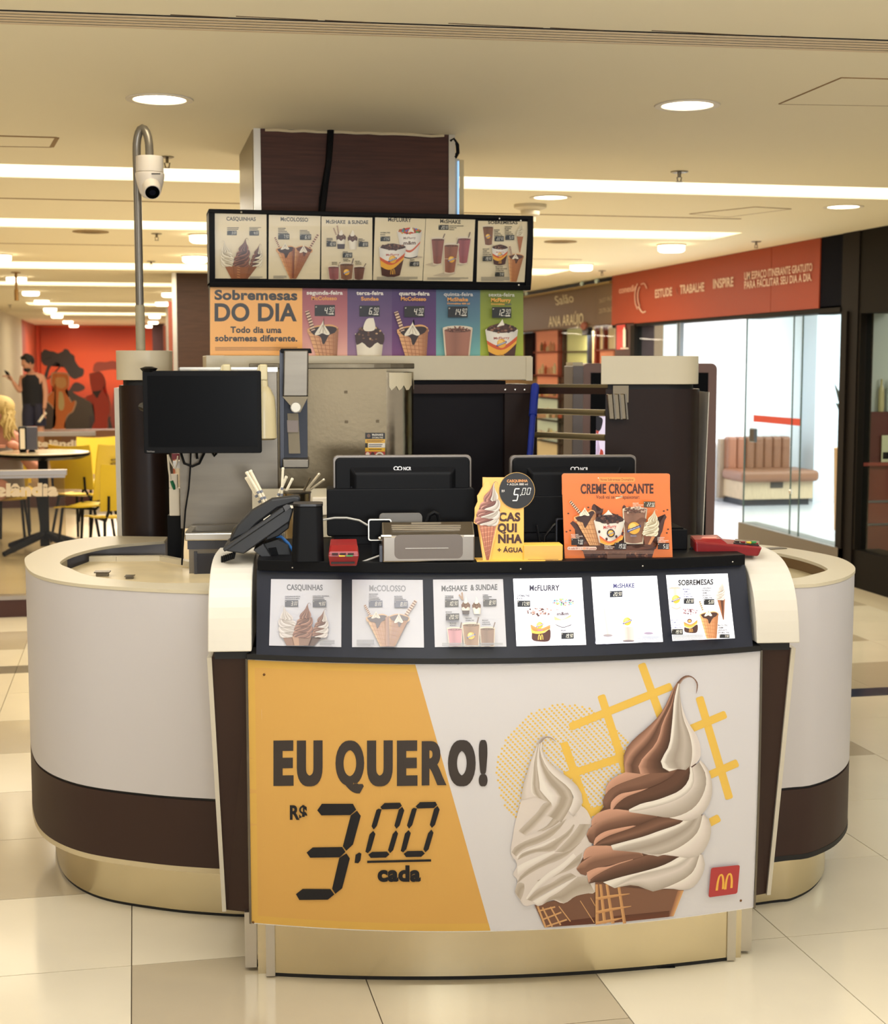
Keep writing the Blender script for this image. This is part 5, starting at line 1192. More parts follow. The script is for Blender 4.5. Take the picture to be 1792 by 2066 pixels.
t.part(MB().box(cc.x+.012, cc.x+.045, cc.y-k*1.0, cc.y-k*.97, cc.z-.073, cc.z-.068), 'name_strip', mat('strip_dark', (90, 84, 78), .5))
# right pillar
yr = 1.45
a, b = ky(1222, 800, yr), ky(1432, 790, yr); c0, c1 = ky(1213, 718, yr-.01), ky(1425, 772, yr-.01)
ztop, zcap = c0.z, c1.z-.006
t = T('round_pillar', 'wide dark brown pillar with cream cap at right, steel rack screwed on it', 'pillar', ((a.x+b.x)/2, yr+.15, 0), 'k')
def rpill(x0, x1, y0, y1, z0, z1, nm, m, bev=0):
    r = .13; pts = [(x0, y0, 0)]+[(x1-r+r*math.sin(R(90*k/12)), y0+r-r*math.cos(R(90*k/12)), 0) for k in range(13)]+[(x1, y1, 0), (x0+.11, y1, 0)]
    t.part(MB().prism([(p[0], p[1], z0) for p in pts], (0, 0, z1-z0)), nm, m, smooth=True, bev=bev)
rpill(a.x, b.x-.008, yr, yr+.3, 0, zcap-.018, 'shaft', BROWN2); rpill(a.x+.01, b.x-.03, yr+.012, yr+.29, zcap-.02, zcap+.002, 'neck', GROOVE); rpill(c0.x, c1.x, yr-.012, yr+.31, zcap, ztop, 'cap', CREAM, .002)
e0_ = ky(1432, 790, yr+.1); t.part(MB().hexa([(e0_.x-.02, yr+.1, .9), (e0_.x-.017, yr+.1, .9), (e0_.x-.017, yr+.3, .9), (e0_.x-.02, yr+.3, .9)], [(e0_.x-.006, yr+.09, zcap-.03), (e0_.x-.003, yr+.09, zcap-.03), (e0_.x-.003, yr+.3, zcap-.03), (e0_.x-.006, yr+.3, zcap-.03)]), 'peeled_edge', EDGE)
# steel cone rack on the pillar
r0 = ky(1240, 780, yr-.03)
t2 = T('steel_rack', 'small bent steel lid rack fixed to the right pillar', 'rack', (r0.x, yr-.02, ky(1240, 847, yr-.03).z), 'k')
p0, p1 = ky(1237, 778, yr-.004), ky(1268, 812, yr-.004)
t2.part(MB().box(p0.x, p1.x, yr-.006, yr-.001, p1.z, p0.z), 'back_plate', STEELW)
for i in range(3):
    u0, u1 = 1226+i*12, 1236+i*12
    A0, A1 = ky(u0, 795, yr-.03), ky(u1, 795, yr-.03); B0, B1_ = ky(u0+4, 846, yr-.03), ky(u1+4, 846, yr-.03)
    bq = [B0, B1_, B1_+Vector((0, .03, 0)), B0+Vector((0, .03, 0))]; tq = [A0, A1, A1+Vector((0, .03, 0)), A0+Vector((0, .03, 0))]
    t2.part(MB().hexa(bq, tq), 'slot', STEELW, bev=.002)
    t2.part(MB().hexa([B1_+Vector((0, -.008, 0)), B1_+Vector((.006, -.008, 0)), B1_+Vector((.006, .03, 0)), B1_+Vector((0, .03, 0))], [A1+Vector((0, -.008, 0)), A1+Vector((.006, -.008, 0)), A1+Vector((.006, .03, 0)), A1+Vector((0, .03, 0))]), 'divider', STEEL)

# ------------------------------------------------------------------ back unit: ledge, brown frame, rails
YL_ = 5.62
bk = T('back_cabinet', 'brown back cabinet of the stand with thick cream ledge under the banner', 'cabinet', (.92, 5.8, 0))
bk.part(ybox(417, 718, 1073, 768, YL_, .3), 'ledge', CREAM, bev=.003)
bk.part(ybox(417, 717, 452, 768, YL_-.002, .04), 'ledge_end', CREAM)
bk.part(ybox(1062, 720, 1075, 768, YL_-.004, .05), 'ledge_cap', CREAM)
pb = aty(838, 795, YL_+.03)
bk.part(MB().box(pb.x-.04, aty(1020, 800, YL_+.06).x, YL_+.06, YL_+.28, 0, 1.585), 'dark_panel', mat('charcoal_panel', (20, 16, 20), .45, spec=.15))
q1 = aty(838, 776, YL_+.02); q2 = aty(1076, 793, YL_+.02)
bk.part(MB().box(q1.x-.05, q2.x, YL_+.02, YL_+.08, q2.z, q1.z), 'top_beam', BROWN)
q3 = aty(1020, 790, YL_+.02)
bk.part(MB().box(q3.x, q2.x, YL_+.03, YL_+.28, 0, q1.z), 'side_post', BROWN2)
for px in (1020, 1040, 1059): p = aty(px, 786, YL_+.018); bk.part(MB().ell(p, .005, .003, .005, 8, 5), 'bolt', ALU)
# rails towards the right pillar
ra = q2.copy(); pe = k2w((a.x+.05, yr+.14, 0))
def railpt(px, py, f): 
    P0 = Vector((q2.x, YL_+.06)); P1 = Vector((pe.x, pe.y)); P = P0.lerp(P1, f); return P
rl = T('rail_gate', 'gate of dull metal rails between brown back cabinet and right pillar', 'gate', (q2.x+.3, 5.5, 1.2))
def rail(y0, y1, r, nm, m, box=False):
    A0 = aty(1078, y0, YL_+.06); r_ = ray(1224, y1); s_ = pe.y/r_.y; A1 = E0+r_*s_
    if box:
        d = Vector((0, .02, 0)); h = Vector((0, 0, r)); rl.part(MB().hexa([A0-d-h, A1-d-h, A1+d-h, A0+d-h], [A0-d+h, A1-d+h, A1+d+h, A0+d+h]), nm, m)
    else: rl.part(MB().tube([A0, A1], r, 12), nm, m, smooth=True)
RAILM = mat('dull_rail', (150, 134, 96), .45, .6)
rail(786, 786, .017, 'top_bar', BROWN, True); rail(778, 779, .006, 'top_strip', RAILM, True); rail(829, 833, .012, 'rail', RAILM); rail(877, 883, .0125, 'rail', RAILM)
A0 = aty(1083, 800, YL_+.05); rl.part(MB().box(A0.x-.016, A0.x, YL_+.04, YL_+.07, .6, q1.z-.04), 'post', BROWN2)
# blue broom handle
h0, h1 = aty(1080, 776, YL_-.02), aty(1064, 990, YL_-.25)
hm = h0.lerp(h1, .3)
t = T('broom_handle', 'bright blue broom handle leaning in the gap beside the cabinet', 'handle', h1)
BLUE = mat('blue_plastic', (24, 48, 150), .35)
t.part(MB().tube([h0, h0.lerp(h1, .02), hm], [.013, .0165, .0165], 14), 'grip', BLUE, smooth=True); t.part(MB().tube([hm, h1], .0125, 12), 'stick', BLUE, smooth=True)
t.part(MB().tube([h0+Vector((0, -.016, -.012)), h0+Vector((0, -.018, -.012))], .005, 8), 'hang_hole', BLACK)

# ------------------------------------------------------------------ steel machine wall
ym = 1.55
def kbox(px0, py0, px1, py1, Y, d, q=None):
    a = ky(px0, py1, Y); b = ky(px1, py0, Y); return (q or MB()).box(a.x, b.x, Y, Y+d, a.z, b.z)
m0 = ky(600, 1100, ym)
mc = T('steel_machine', 'tall stainless steel dessert machine with worn corner and small sticker', 'machine', (-.55, ym+.3, 0), 'k')
x0 = ky(560, 800, ym).x; x1 = ky(780, 800, ym).x; x2 = ky(838, 800, ym).x; zt_ = ky(700, 744, ym).z; zb_ = 0.3
mc.part(MB().box(x0-.0, x1, ym, ym+.3, zb_, zt_), 'front_panel', mat('warm_steel', (110, 98, 78), .38, 1, noise=.14, nscale=2.5, bump=.04, bscale=60))
# rounded worn corner
n = 10; pts = [(x1, ym, zb_)]+[(x1+(x2-x1)*math.sin(R(90*k/n)), ym+.10*(1-math.cos(R(90*k/n))), zb_) for k in range(1, n+1)]+[(x2, ym+.3, zb_), (x1, ym+.3, zb_)]
mc.part(MB().prism(pts, (0, 0, zt_-.012-zb_)), 'worn_corner', STEELW, smooth=True)
zr = ky(700, 733, ym).z
tp = [(x0-.1, ym+.02, zt_)]+[(x0-.1+(x2+.1-x0)*u, ym-.012+.0*u+.12*max(0, u-.75)**2*8, zt_) for u in (.0, .2, .4, .6, .75, .85, .93, 1)]+[(x2, ym+.3, zt_), (x0-.1, ym+.3, zt_)]
mc.part(MB().prism(tp[1:], (0, 0, zr-zt_)), 'top_band', mat('dull_band', (116, 106, 88), .45, .9, noise=.3, nscale=9), bev=.003)
# torn white film patch
P = [(785, 752), (835, 752), (833, 765), (834, 776), (829, 783), (820, 786), (812, 783), (803, 787), (793, 783), (789, 788), (784, 780)]
SM = lambda x, y, Y: ky(x, y, Y)
def corner_pt(x, y):
    r = kray(x, y); Y = ym
    for _ in range(8):
        q_ = EK+r*((Y-EK.y)/r.y); u = min(1, max(0, (q_.x-x1)/(x2-x1))); Y = ym+.10*(1-math.cos(math.asin(u)))-.003
    return EK+r*((Y-EK.y)/r.y)
rows = [[corner_pt(785+(835-785)*i/10, 752+((783+3*math.sin(i*1.9)+(2 if i % 3 else -3)) - 752)*j/3) for i in range(11)] for j in range(4)]
q = MB()
for j in range(3): q.strip(rows[j], rows[j+1])
mc.part(q, 'torn_film', mat('film', (206, 192, 160), .4))
for px, py in ((698, 791), (699, 851), (762, 850)):
    p = ky(px, py, ym-.001); mc.part(MB().box(p.x-.006, p.x+.006, ym-.002, ym, p.z-.005, p.z+.005), 'spot_weld', mat('weld_mark', (112, 98, 74), .6, .3))
# sticker
s0, s1 = ky(737, 873, ym-.002), ky(777, 935, ym-.002)
mc_st = mc.part(MB().box(s0.x, s1.x, ym-.0015, ym, s1.z, s0.z), 'sticker', mat('sticker_paper', (226, 180, 60), .4))
A = Art(surf_plane(k2w((0, ym-.0015, 0)), (KS, -KC, 0)), step=.0001)
A.rect(737, 873, 777, 886, (24, 22, 22)); A.text('McSHAKE', (751, 879), (773, 879), 4, (230, 220, 200), .03); A.text('OVOMALTINE', (751, 884.5), (773, 884.5), 3.6, (200, 190, 170), .03); A.disc(744, 879, 3.5, 3.8, (120, 90, 70))
A.rect(737, 886, 777, 893, (232, 176, 60)); fine(A, 740, 888, [34, 30], 2.4, (120, 84, 30)); A.rect(743, 894, 777, 903, (236, 228, 214)); fine(A, 744, 896, [28, 26], 3.4, (90, 84, 80)); A.rect(737, 894, 742, 903, (30, 28, 28)); A.rect(737, 904, 777, 911, (230, 178, 40)); fine(A, 744, 906, [26], 3, (60, 40, 20)); A.rect(737, 911, 777, 936, (176, 60, 50)); A.disc(742, 916, 4, 4, (230, 210, 190)); A.disc(752, 917, 4, 5, (70, 40, 30)); A.disc(766, 918, 8, 6, (220, 210, 190)); A.disc(766, 918, 5, 3, (120, 84, 60))
mc.art(A, 'sticker_print', parent=mc_st)
# left steel back panel, backed to the machine
bp = T('splash_back', 'large grey steel splash panel behind the hanging monitor', 'panel', (-.85, ym+.05, .9), 'k')
bp.part(kbox(365, 742, 558, 1066, 1.36, .03), 'sheet', STEEL); bp.part(kbox(363, 741, 560, 750, 1.345, .06), 'top_fold', ALU); bp.part(kbox(385, 746, 400, 752, 1.335, .01), 'clip', CREAM)
# heated counter unit under it
gu = T('steel_fryer_unit', 'low stainless unit with open well and dark door left of phone', 'appliance', (-.8, 1.3, 0), 'k')
a0, a1 = ky(372, 1076, 1.1), ky(520, 1090, 1.1)
gu.part(MB().box(a0.x, -.62, 1.1, 1.13, a1.z, a0.z), 'front_rail', ALU, bev=.004)
gu.part(MB().box(a0.x+.01, -.62, 1.13, 1.3, a0.z-.05, a0.z-.03), 'well', STEELD)
gu.part(MB().box(a0.x+.005, -.62, 1.3, 1.34, a0.z-.05, a0.z+.004), 'upstand', STEEL); gu.part(MB().box(a0.x, a0.x+.02, 1.12, 1.3, a1.z, a0.z), 'side_rail', ALU)
gu.part(MB().box(a0.x+.008, -.62, 1.115, 1.3, a1.z-.03, a1.z), 'recess', STEELD)
gu.part(MB().box(a0.x+.012, -.62, 1.12, 1.3, .2, a1.z-.03), 'front_panel', STEEL)
g0 = ky(398, 1117, 1.115); gu.part(MB().box(g0.x, -.64, 1.108, 1.12, .45, g0.z), 'door', mat('door_dark', (58, 58, 64), .35, .7)); gu.part(MB().box(g0.x-.01, g0.x, 1.104, 1.12, .45, g0.z+.008), 'door_frame', STEELD)
# inner lower counters (dark), to close the stand inside
ic = T('inner_counter', 'low dark worktop inside the stand behind the front counter', 'counter', (0, .75, 0), 'k')
ic.part(MB().box(-.62, .6, .58, .95, 0, .93), 'cabinet', BROWN2); ic.part(MB().box(-.64, .62, .56, .97, .93, .95), 'worktop', STEELD)
ic2 = T('white_board', 'cream wall board and dock behind the straw cups', 'board', (-.45, 1.2, 1.0), 'k')
ic2.part(kbox(510, 986, 668, 1085, 1.3, .02), 'board', CREAM); ic2.part(kbox(630, 1003, 662, 1040, 1.285, .02), 'switch_plate', WHITE, bev=.004)
"""monitor"""
yq = 1.2
t = T('hanging_monitor', 'black flat monitor hung on an arm in front of the left pillar', 'monitor', ky(408, 914, yq), 'k')
M0, M1 = ky(287, 748, yq), ky(528, 914, yq)
fr = t.part(MB().rbox(M0.x, M1.x, M1.z, M0.z, yq, yq+.035, .006), 'bezel', BLACK, bev=.002)
I0, I1 = ky(297, 758, yq-.001), ky(520, 901, yq-.001)
t.part(MB().box(I0.x, I1.x, yq-.0015, yq+.001, I1.z, I0.z), 'screen', BLACK2)
A = Art(surf_plane(k2w((0, yq, 0)), (KS, -KC, 0)), step=.0002); A.text('ThinkVision', (296, 912.5), (312, 912.5), 3.5, (130, 126, 120), .02); t.art(A, 'maker_mark')
t.part(MB().box((M0.x+M1.x)/2-.06, (M0.x+M1.x)/2+.06, yq+.035, yq+.06, 1.42, 1.54), 'mount_plate', BLACK)
t.part(MB().tube([((M0.x+M1.x)/2, yq+.06, 1.48), (-1.05, yq+.075, 1.49), (-1.12, yq+.3, 1.5), (-1.14, yl+.02, 1.5)], .015, 10), 'arm', BLACK)
t.part(MB().lathe([(.02, 0), (.03, .012), (.012, .018)], (M0.x+.02, yq+.015, M0.z-.004), 14), 'hinge_knob', BLACK)
for pts in ([(365, 914), (372, 935), (388, 941), (402, 935), (412, 914)], [(385, 914), (384, 945), (381, 985), (374, 1030), (370, 1090), (367, 1140)], [(397, 914), (398, 926)], [(430, 914), (432, 920), (437, 914)]):
    t.part(MB().tube([ky(x, y, yq+.05) for x, y in pts], .0045 if len(pts) != 6 else .003, 8), 'cable', BLACK, smooth=True)
# cables, plug, white dock beside pillar
t = T('cable_dock', 'cream wall dock with white cables and a green plug beside the left pillar', 'dock', ky(350, 1040, 1.62), 'k')
t.part(kbox(341, 957, 358, 985, 1.6, .03), 'upper_box', WHITE, bev=.003); t.part(kbox(342, 985, 362, 1041, 1.59, .04), 'lower_box', WHITE, bev=.003)
t.part(MB().tube([ky(339, 917, 1.57), ky(341, 945, 1.57), ky(344, 968, 1.57)], .004, 8), 'white_cable', WHITE); t.part(MB().tube([ky(339, 917, 1.57), ky(346, 935, 1.57), ky(354, 947, 1.57), ky(357, 935, 1.57), ky(359, 920, 1.57)], .003, 8), 'white_cable', WHITE)
t.part(MB().tube([ky(346, 970, 1.56), ky(350, 980, 1.56), ky(352, 988, 1.56)], [.006, .007, .004], 8), 'green_plug', mat('green_plug', (20, 110, 70), .4)); t.part(kbox(347, 915, 364, 927, 1.6, .03), 'red_part', RED); t.part(kbox(349, 930, 364, 945, 1.6, .02), 'metal_clip', ALU)
t.part(kbox(340, 1040, 366, 1170, 1.6, .06), 'dark_backboard', BLACK)
# spray bottles hanging on the panel
SPR = mat('bottle_plastic', (232, 216, 168), .45)
def spray(px, y0, lb, full):
    ys = 1.335; p = ky(px, 750, ys-.02); t = T('spray_bottle', lb, 'bottle', ky(px, 886, ys-.02), 'k', group='spray bottles hung on the steel panel')
    h0 = ky(px-8, 733, ys-.02)
    t.part(MB().box(h0.x, h0.x+.028, ys-.04, ys-.005, p.z-.03, h0.z-.003, rot=0), 'trigger_head', SPR, bev=.006, seg=3)
    t.part(MB().hexa([(h0.x-.008, ys-.035, h0.z-.03), (h0.x, ys-.035, h0.z-.03), (h0.x, ys-.01, h0.z-.03), (h0.x-.008, ys-.01, h0.z-.03)], [(h0.x-.002, ys-.035, h0.z-.006), (h0.x+.01, ys-.035, h0.z-.006), (h0.x+.01, ys-.01, h0.z-.006), (h0.x-.002, ys-.01, h0.z-.006)]), 'trigger', SPR)
    b = ky(px, 887, ys-.02); z1 = p.z-.02; z0 = b.z; L = z1-z0
    t.part(MB().lathe([(.036, 0), (.044, .006), (.042, L*.45), (.038, L*.68), (.024, L*.82), (.016, L*.86), (.014, L*.98), (.011, L)], (h0.x+.014, ys-.022, z0), 22), 'bottle', mat('bottle_body', (226, 208, 160), .3), smooth=True)
spray(531, 886, 'cream spray bottle hanging, its body visible right of the monitor', 1); spray(457, 750, 'cream spray bottle behind the monitor, only its trigger head showing', 0)
# wafer / topping dispenser
t = T('topping_dispenser', 'steel hopper dispenser with round white knob mounted on the machine', 'dispenser', ky(595, 945, ym-.2), 'k')
yd = ym-.22
def trap(pxs, y0, y1, Y, d):
    (a, b), (c, e) = pxs; t0, t1, b0, b1 = ky(a, y0, Y), ky(b, y0, Y), ky(c, y1, Y), ky(e, y1, Y); dv = Vector((0, d, 0))
    return MB().hexa([b0, b1, b1+dv, b0+dv], [t0, t1, t1+dv, t0+dv])
t.part(trap(((573, 622), (571, 621)), 707, 800, yd, .17), 'hopper', STEEL, bev=.004); t.part(trap(((570, 622), (598, 606)), 800, 832, yd+.002, .12), 'funnel', mat('chute_steel', (132, 120, 98), .5, .6))
t.part(trap(((566, 627), (566, 629)), 703, 712, yd+.03, .15), 'lid', BLACK, bev=.002)
t.part(trap(((564, 573), (566, 573)), 706, 940, yd+.12, .08), 'side_plate', STEELD)
t.part(trap(((566, 620), (566, 621)), 800, 945, yd+.14, .04), 'back_channel', mat('blue_steel', (52, 54, 62), .45, .4))
t.part(trap(((580, 602), (583, 606)), 834, 915, yd+.125, .02), 'chute', mat('chute_steel', (132, 120, 98), .5, .6)); t.part(trap(((579, 602), (580, 602)), 848, 872, yd+.115, .015), 'gate_plate', mat('gate_plate', (112, 100, 92), .4, .7))
t.part(trap(((570, 623), (571, 623)), 927, 944, yd+.03, .16), 'drip_tray', STEEL, bev=.003)
kp = ky(597, 822, yd-.01); t.part(MB().tube([kp+Vector((0, .03, 0)), kp+Vector((0, -.012, 0))], .0165, 22), 'knob', mat('knob_white', (236, 230, 214), .4), bev=.002); t.part(MB().tube([kp+Vector((0, .03, 0)), kp+Vector((0, -.006, 0))], .0185, 22), 'knob_ring', STEEL)
# ------------------------------------------------------------------ things on the front counter
ZC = 1.136
def kpoly(pts, Y, d):
    P = [ky(x, y, Y) for x, y in pts]; return MB().prism(P, (0, d, 0))
# telephone
t = T('desk_telephone', 'black desk telephone standing on its tilted wedge at the left end of the counter', 'telephone', ky(520, 1125, .2), 'k')
PH = mat('phone_black', (34, 34, 36), .42); PH2 = mat('phone_dark', (22, 22, 24), .5)
yp = .16
t.part(kpoly([(452, 1102), (455, 1112), (492, 1118), (585, 1053), (592, 1030), (592, 1020), (577, 1027)], yp, .16), 'base_shell', PH, bev=.004)
t.part(kpoly([(449, 1107), (453, 1114), (575, 1032), (572, 1024), (566, 1026)], yp-.006, .172), 'upper_deck', PH, bev=.003)
t.part(kpoly([(462, 1091), (478, 1060), (505, 1032), (548, 1007), (594, 1001), (606, 1003), (605, 1018), (590, 1016), (560, 1026), (520, 1056), (500, 1076), (474, 1088), (466, 1098)], yp+.02, .05), 'handset', PH2, bev=.008, smooth=False)
t.part(kpoly([(464, 1085), (470, 1066), (490, 1053), (480, 1075), (470, 1092)], yp+.07, .04), 'ear_cup', mat('phone_olive', (60, 54, 40), .3), bev=.004)
t.part(kpoly([(540, 1060), (582, 1048), (583, 1066), (562, 1082), (536, 1092)], yp+.02, .12), 'rear_housing', PH2, bev=.003)
t.part(kpoly([(511, 1110), (531, 1097), (549, 1126), (530, 1126)], yp, .15), 'stand', PH, bev=.002)
t.part(kpoly([(532, 1097), (560, 1088), (582, 1100), (588, 1126), (549, 1126)], yp+.03, .1), 'stand_block', PH2, bev=.002)
t.part(kpoly([(541, 1106), (557, 1104), (562, 1120), (547, 1123)], yp+.026, .006), 'socket_plate', BLACK2)
t.part(kpoly([(531, 1048), (546, 1038), (545, 1040), (532, 1050)], yp-.008, .004), 'indicator_strip', EDGE)
t.part(kpoly([(571, 1022), (578, 1018), (592, 1020), (576, 1032)], yp-.008, .01), 'corner_piece', mat('phone_tip', (64, 62, 62), .4)); t.part(kpoly([(585, 1020), (591, 1020), (592, 1025), (588, 1026)], yp-.01, .004), 'sticker', WHITE)
# coiled cord
pts = []
ca, cb = ky(474, 1120, yp+.0), ky(447, 1129, yp+.04)
for k in range(72):
    u = k/71; c = ca.lerp(cb, u); an = k*.62; pts.append(c+Vector((.001*math.cos(an), .007*math.sin(an), .008*math.cos(an))))
t.part(MB().tube(pts, .0026, 6), 'coiled_cord', BLACK, smooth=True)
t.part(MB().tube([ky(x, y, yp+.05) for x, y in ((557, 1082), (568, 1083), (582, 1097), (593, 1115), (595, 1130), (592, 1134))], .0042, 8), 'blue_cable', mat('cable_blue', (60, 120, 190), .4), smooth=True)
# tall black box
t = T('black_router_tower', 'plain matte black upright tower beside the telephone', 'router', ky(620, 1134, .16), 'k')
b0, b1, t0_, t1_ = ky(588, 1135, .04), ky(654, 1135, .04), ky(592, 1024, .04), ky(651, 1024, .04)
def rr(x0, x1, y0, y1, z, r=.02): return [Vector((p[0], p[1], z)) for p in stadium(x0, x1, y0, y1, r, 5)]
bq, tq = rr(b0.x, b1.x, .04, .13, ZC), rr(t0_.x, t1_.x, .045, .125, t0_.z)
q = MB(); n = len(bq); q.add(bq+tq, [tuple(range(n))[::-1], tuple(range(n, 2*n))]+[(i, (i+1) % n, n+(i+1) % n, n+i) for i in range(n)])
t.part(q, 'shell', BLACK, smooth=True); q = MB(); q.prism(rr(t0_.x-.001, t1_.x+.001, .044, .126, t0_.z+.002), (0, 0, .006)); t.part(q, 'top_cap', mat('cap_black', (30, 28, 28), .3), smooth=True)
# card readers
REDB = mat('reader_red', (128, 14, 18), .32); SMOKE = mat('smoked', (44, 22, 22), .2)
t = T('card_reader', 'red card reader overhanging the front edge of the counter, slot towards us', 'card reader', ky(694, 1135, -.03), 'k')
yf = -.075
def lo(px0, py0, px1, py1, Y): return ky(px0, py1, Y), ky(px1, py0, Y)
A0, A1 = ky(663, 1143, yf), ky(723, 1143, yf); B0, B1_ = ky(662, 1120, yf), ky(725, 1119, yf)
C0, C1 = ky(667, 1103, yf+.05), ky(722, 1101, yf+.05)
zz = ZC+.004
q = MB()
front = [(A0.x+.004, yf+.004, A0.z), (A1.x-.004, yf+.004, A0.z), (B1_.x, yf, B0.z), (B0.x, yf, B0.z)]
back = [(A0.x+.006, yf+.15, zz+.004), (A1.x-.006, yf+.15, zz+.004), (C1.x, yf+.16, zz+.05), (C0.x, yf+.16, zz+.05)]
q.hexa(front, back); q.hexa([(B0.x, yf, B0.z-.002), (B1_.x, yf, B0.z-.002), (C1.x, yf+.05, C0.z-.002), (C0.x, yf+.05, C0.z-.002)], [(B0.x+.003, yf+.006, B0.z+.008), (B1_.x-.003, yf+.006, B0.z+.008), (C1.x, yf+.052, C0.z+.005), (C0.x, yf+.052, C0.z+.005)])
t.part(q, 'body', REDB, bev=.004, seg=3)
s0, s1 = ky(668, 1134, yf-.001), ky(716, 1137, yf-.001); t.part(MB().box(s0.x, s1.x, yf-.002, yf+.01, s1.z, s0.z), 'card_slot', GROOVE)
def key(px0, py0, px1, py1, Y, m, nm, d=.008): a, b = lo(px0, py0, px1, py1, Y); t.part(MB().box(a.x, b.x, Y, Y+d, a.z, b.z), nm, m)
key(674, 1104, 716, 1108, yf+.042, SMOKE, 'display', .01)
for k, c in ((0, SMOKE), (1, SMOKE), (2, SMOKE)): key(670+k*16, 1116, 682+k*16, 1119, yf-.003, c, 'key')
key(684, 1120.5, 696, 1123, yf-.003, mat('key_yellow', (224, 190, 40), .4), 'key'); key(699, 1120, 712, 1123, yf-.003, mat('key_green', (50, 140, 70), .4), 'key')
t = T('card_reader', 'larger red card reader lying on the right white cheek', 'card reader', ky(1470, 1122, .2), 'k')
yy = .16
q0, q1, q2_, q3_ = ky(1404, 1117, yy), ky(1531, 1123, yy), ky(1539, 1104, yy), ky(1403, 1092, yy)
d = Vector((.01, .10, .004))
q = MB().hexa([q0, q1, q1+d, q0+d], [q3_, q2_, q2_+d, q3_+d]); t.part(q, 'body', REDB, bev=.006, seg=3)
u0, u1 = ky(1402, 1089, yy+.02), ky(1478, 1087, yy+.02); u2_, u3_ = ky(1470, 1097, yy+.02), ky(1404, 1094, yy+.02)
e = Vector((.006, .065, .004)); t.part(MB().hexa([q3_+Vector((.002, .006, -.004)), ky(1470, 1098, yy)+Vector((0, .006, 0)), ky(1470, 1098, yy)+d, q3_+d], [u0, ky(1455, 1087, yy+.02), ky(1455, 1087, yy+.02)+e, u0+e]), 'printer_bump', REDB, bev=.004)
t.part(MB().hexa([ky(1415, 1089, yy+.025), ky(1445, 1089, yy+.025), ky(1447, 1085.5, yy+.05), ky(1418, 1085.5, yy+.05)], [v+Vector((0, 0, .004)) for v in (ky(1415, 1089, yy+.025), ky(1445, 1089, yy+.025), ky(1447, 1085.5, yy+.05), ky(1418, 1085.5, yy+.05))]), 'display', mat('pink_display', (196, 90, 70), .3))
t.part(MB().hexa([ky(1480, 1097, yy+.01), ky(1532, 1102, yy+.01), ky(1532, 1094, yy+.06), ky(1484, 1090, yy+.06)], [v+Vector((0, 0, .004)) for v in (ky(1480, 1097, yy+.01), ky(1532, 1102, yy+.01), ky(1532, 1094, yy+.06), ky(1484, 1090, yy+.06))]), 'keypad', SMOKE)
for k, (px, py, m) in enumerate(((1488, 1095, SMOKE), (1500, 1096, REDB), (1512, 1097, MATS['key_yellow']), (1522, 1096, MATS['key_green']), (1526, 1099, REDB), (1516, 1100, MATS['key_yellow']))):
    p = ky(px, py, yy+.02); t.part(MB().box(p.x-.006, p.x+.006, p.y, p.y+.012, p.z, p.z+.005), 'key', m)
t.part(MB().tube([ky(1402, 1105, yy+.05), ky(1394, 1108, yy+.05), ky(1390, 1118, yy+.05), ky(1390, 1126, yy+.05)], .004, 8), 'cable', BLACK)
# steel napkin box
t = T('napkin_dispenser', 'low stainless napkin dispenser with clear front window, centre of the counter', 'dispenser', ky(862, 1140, .06), 'k')
y0 = .0
def kq(pts): return [ky(*p) for p in pts]
fq = kq([(772, 1141, y0), (958, 1141, y0), (958, 1080, y0), (768, 1080, y0)])
zb = ZC+.001
for p in fq[:2]: p.z = zb
bx0_, bx1_ = fq[0].x, fq[1].x; zt1 = fq[2].z
tb0, tb1 = ky(770, 1053, .1), ky(952, 1052, .1)
t.part(MB().hexa([(bx0_, y0, zb), (bx1_, y0, zb), (bx1_, .125, zb), (bx0_, .125, zb)], [(bx0_, y0, zt1), (bx1_, y0, zt1), (tb1.x+.004, .1, tb0.z), (tb0.x, .1, tb0.z)]), 'case', mat('napkin_steel', (150, 142, 132), .28, 1, noise=.1, nscale=6), bev=.004)
w0, w1 = ky(796, 1128, y0-.002), ky(934, 1078, y0-.002)
t.part(MB().rbox(w0.x, w1.x, w0.z, w1.z, y0-.003, y0+.002, .014), 'window', mat('window_plastic', (132, 122, 114), .12, .55))
w0, w1 = ky(818, 1107, y0-.004), ky(905, 1106, y0-.004); t.part(MB().box(w0.x, w1.x, y0-.0045, y0-.003, w0.z, w0.z+.0012), 'window_slit', ALU)
for k, (xa, xb, yy_) in enumerate(((790, 930, 1062), (790, 930, 1066), (792, 928, 1070), (830, 890, 1057))):
    a = ky(xa, yy_, .1-(yy_-1053)/27*.1-.001); b = ky(xb, yy_, a.y); t.part(MB().hexa([a, b, b+Vector((0, .004, .002)), a+Vector((0, .004, .002))], [a+Vector((0, -.001, .002)), b+Vector((0, -.001, .002)), b+Vector((0, .003, .004)), a+Vector((0, .003, .004))]), 'top_groove', ALU)
for xa, xb in ((769, 790), (936, 957)):
    a, b = ky(xa, 1083, y0-.001), ky(xb, 1079, y0-.001); t.part(MB().box(a.x, b.x, y0-.002, y0+.002, a.z, b.z), 'edge_glint', ALU)
p = ky(768, 1086, .01); t.part(MB().ell((p.x-.002, p.y, p.z), .005, .005, .005, 10, 6), 'hinge_screw', ALU)
q0, q1 = ky(768, 1100, .02), ky(772, 1136, .02); t.part(MB().box(q0.x-.003, q0.x+.004, .012, .05, zb, q0.z), 'side_tab', STEELD)
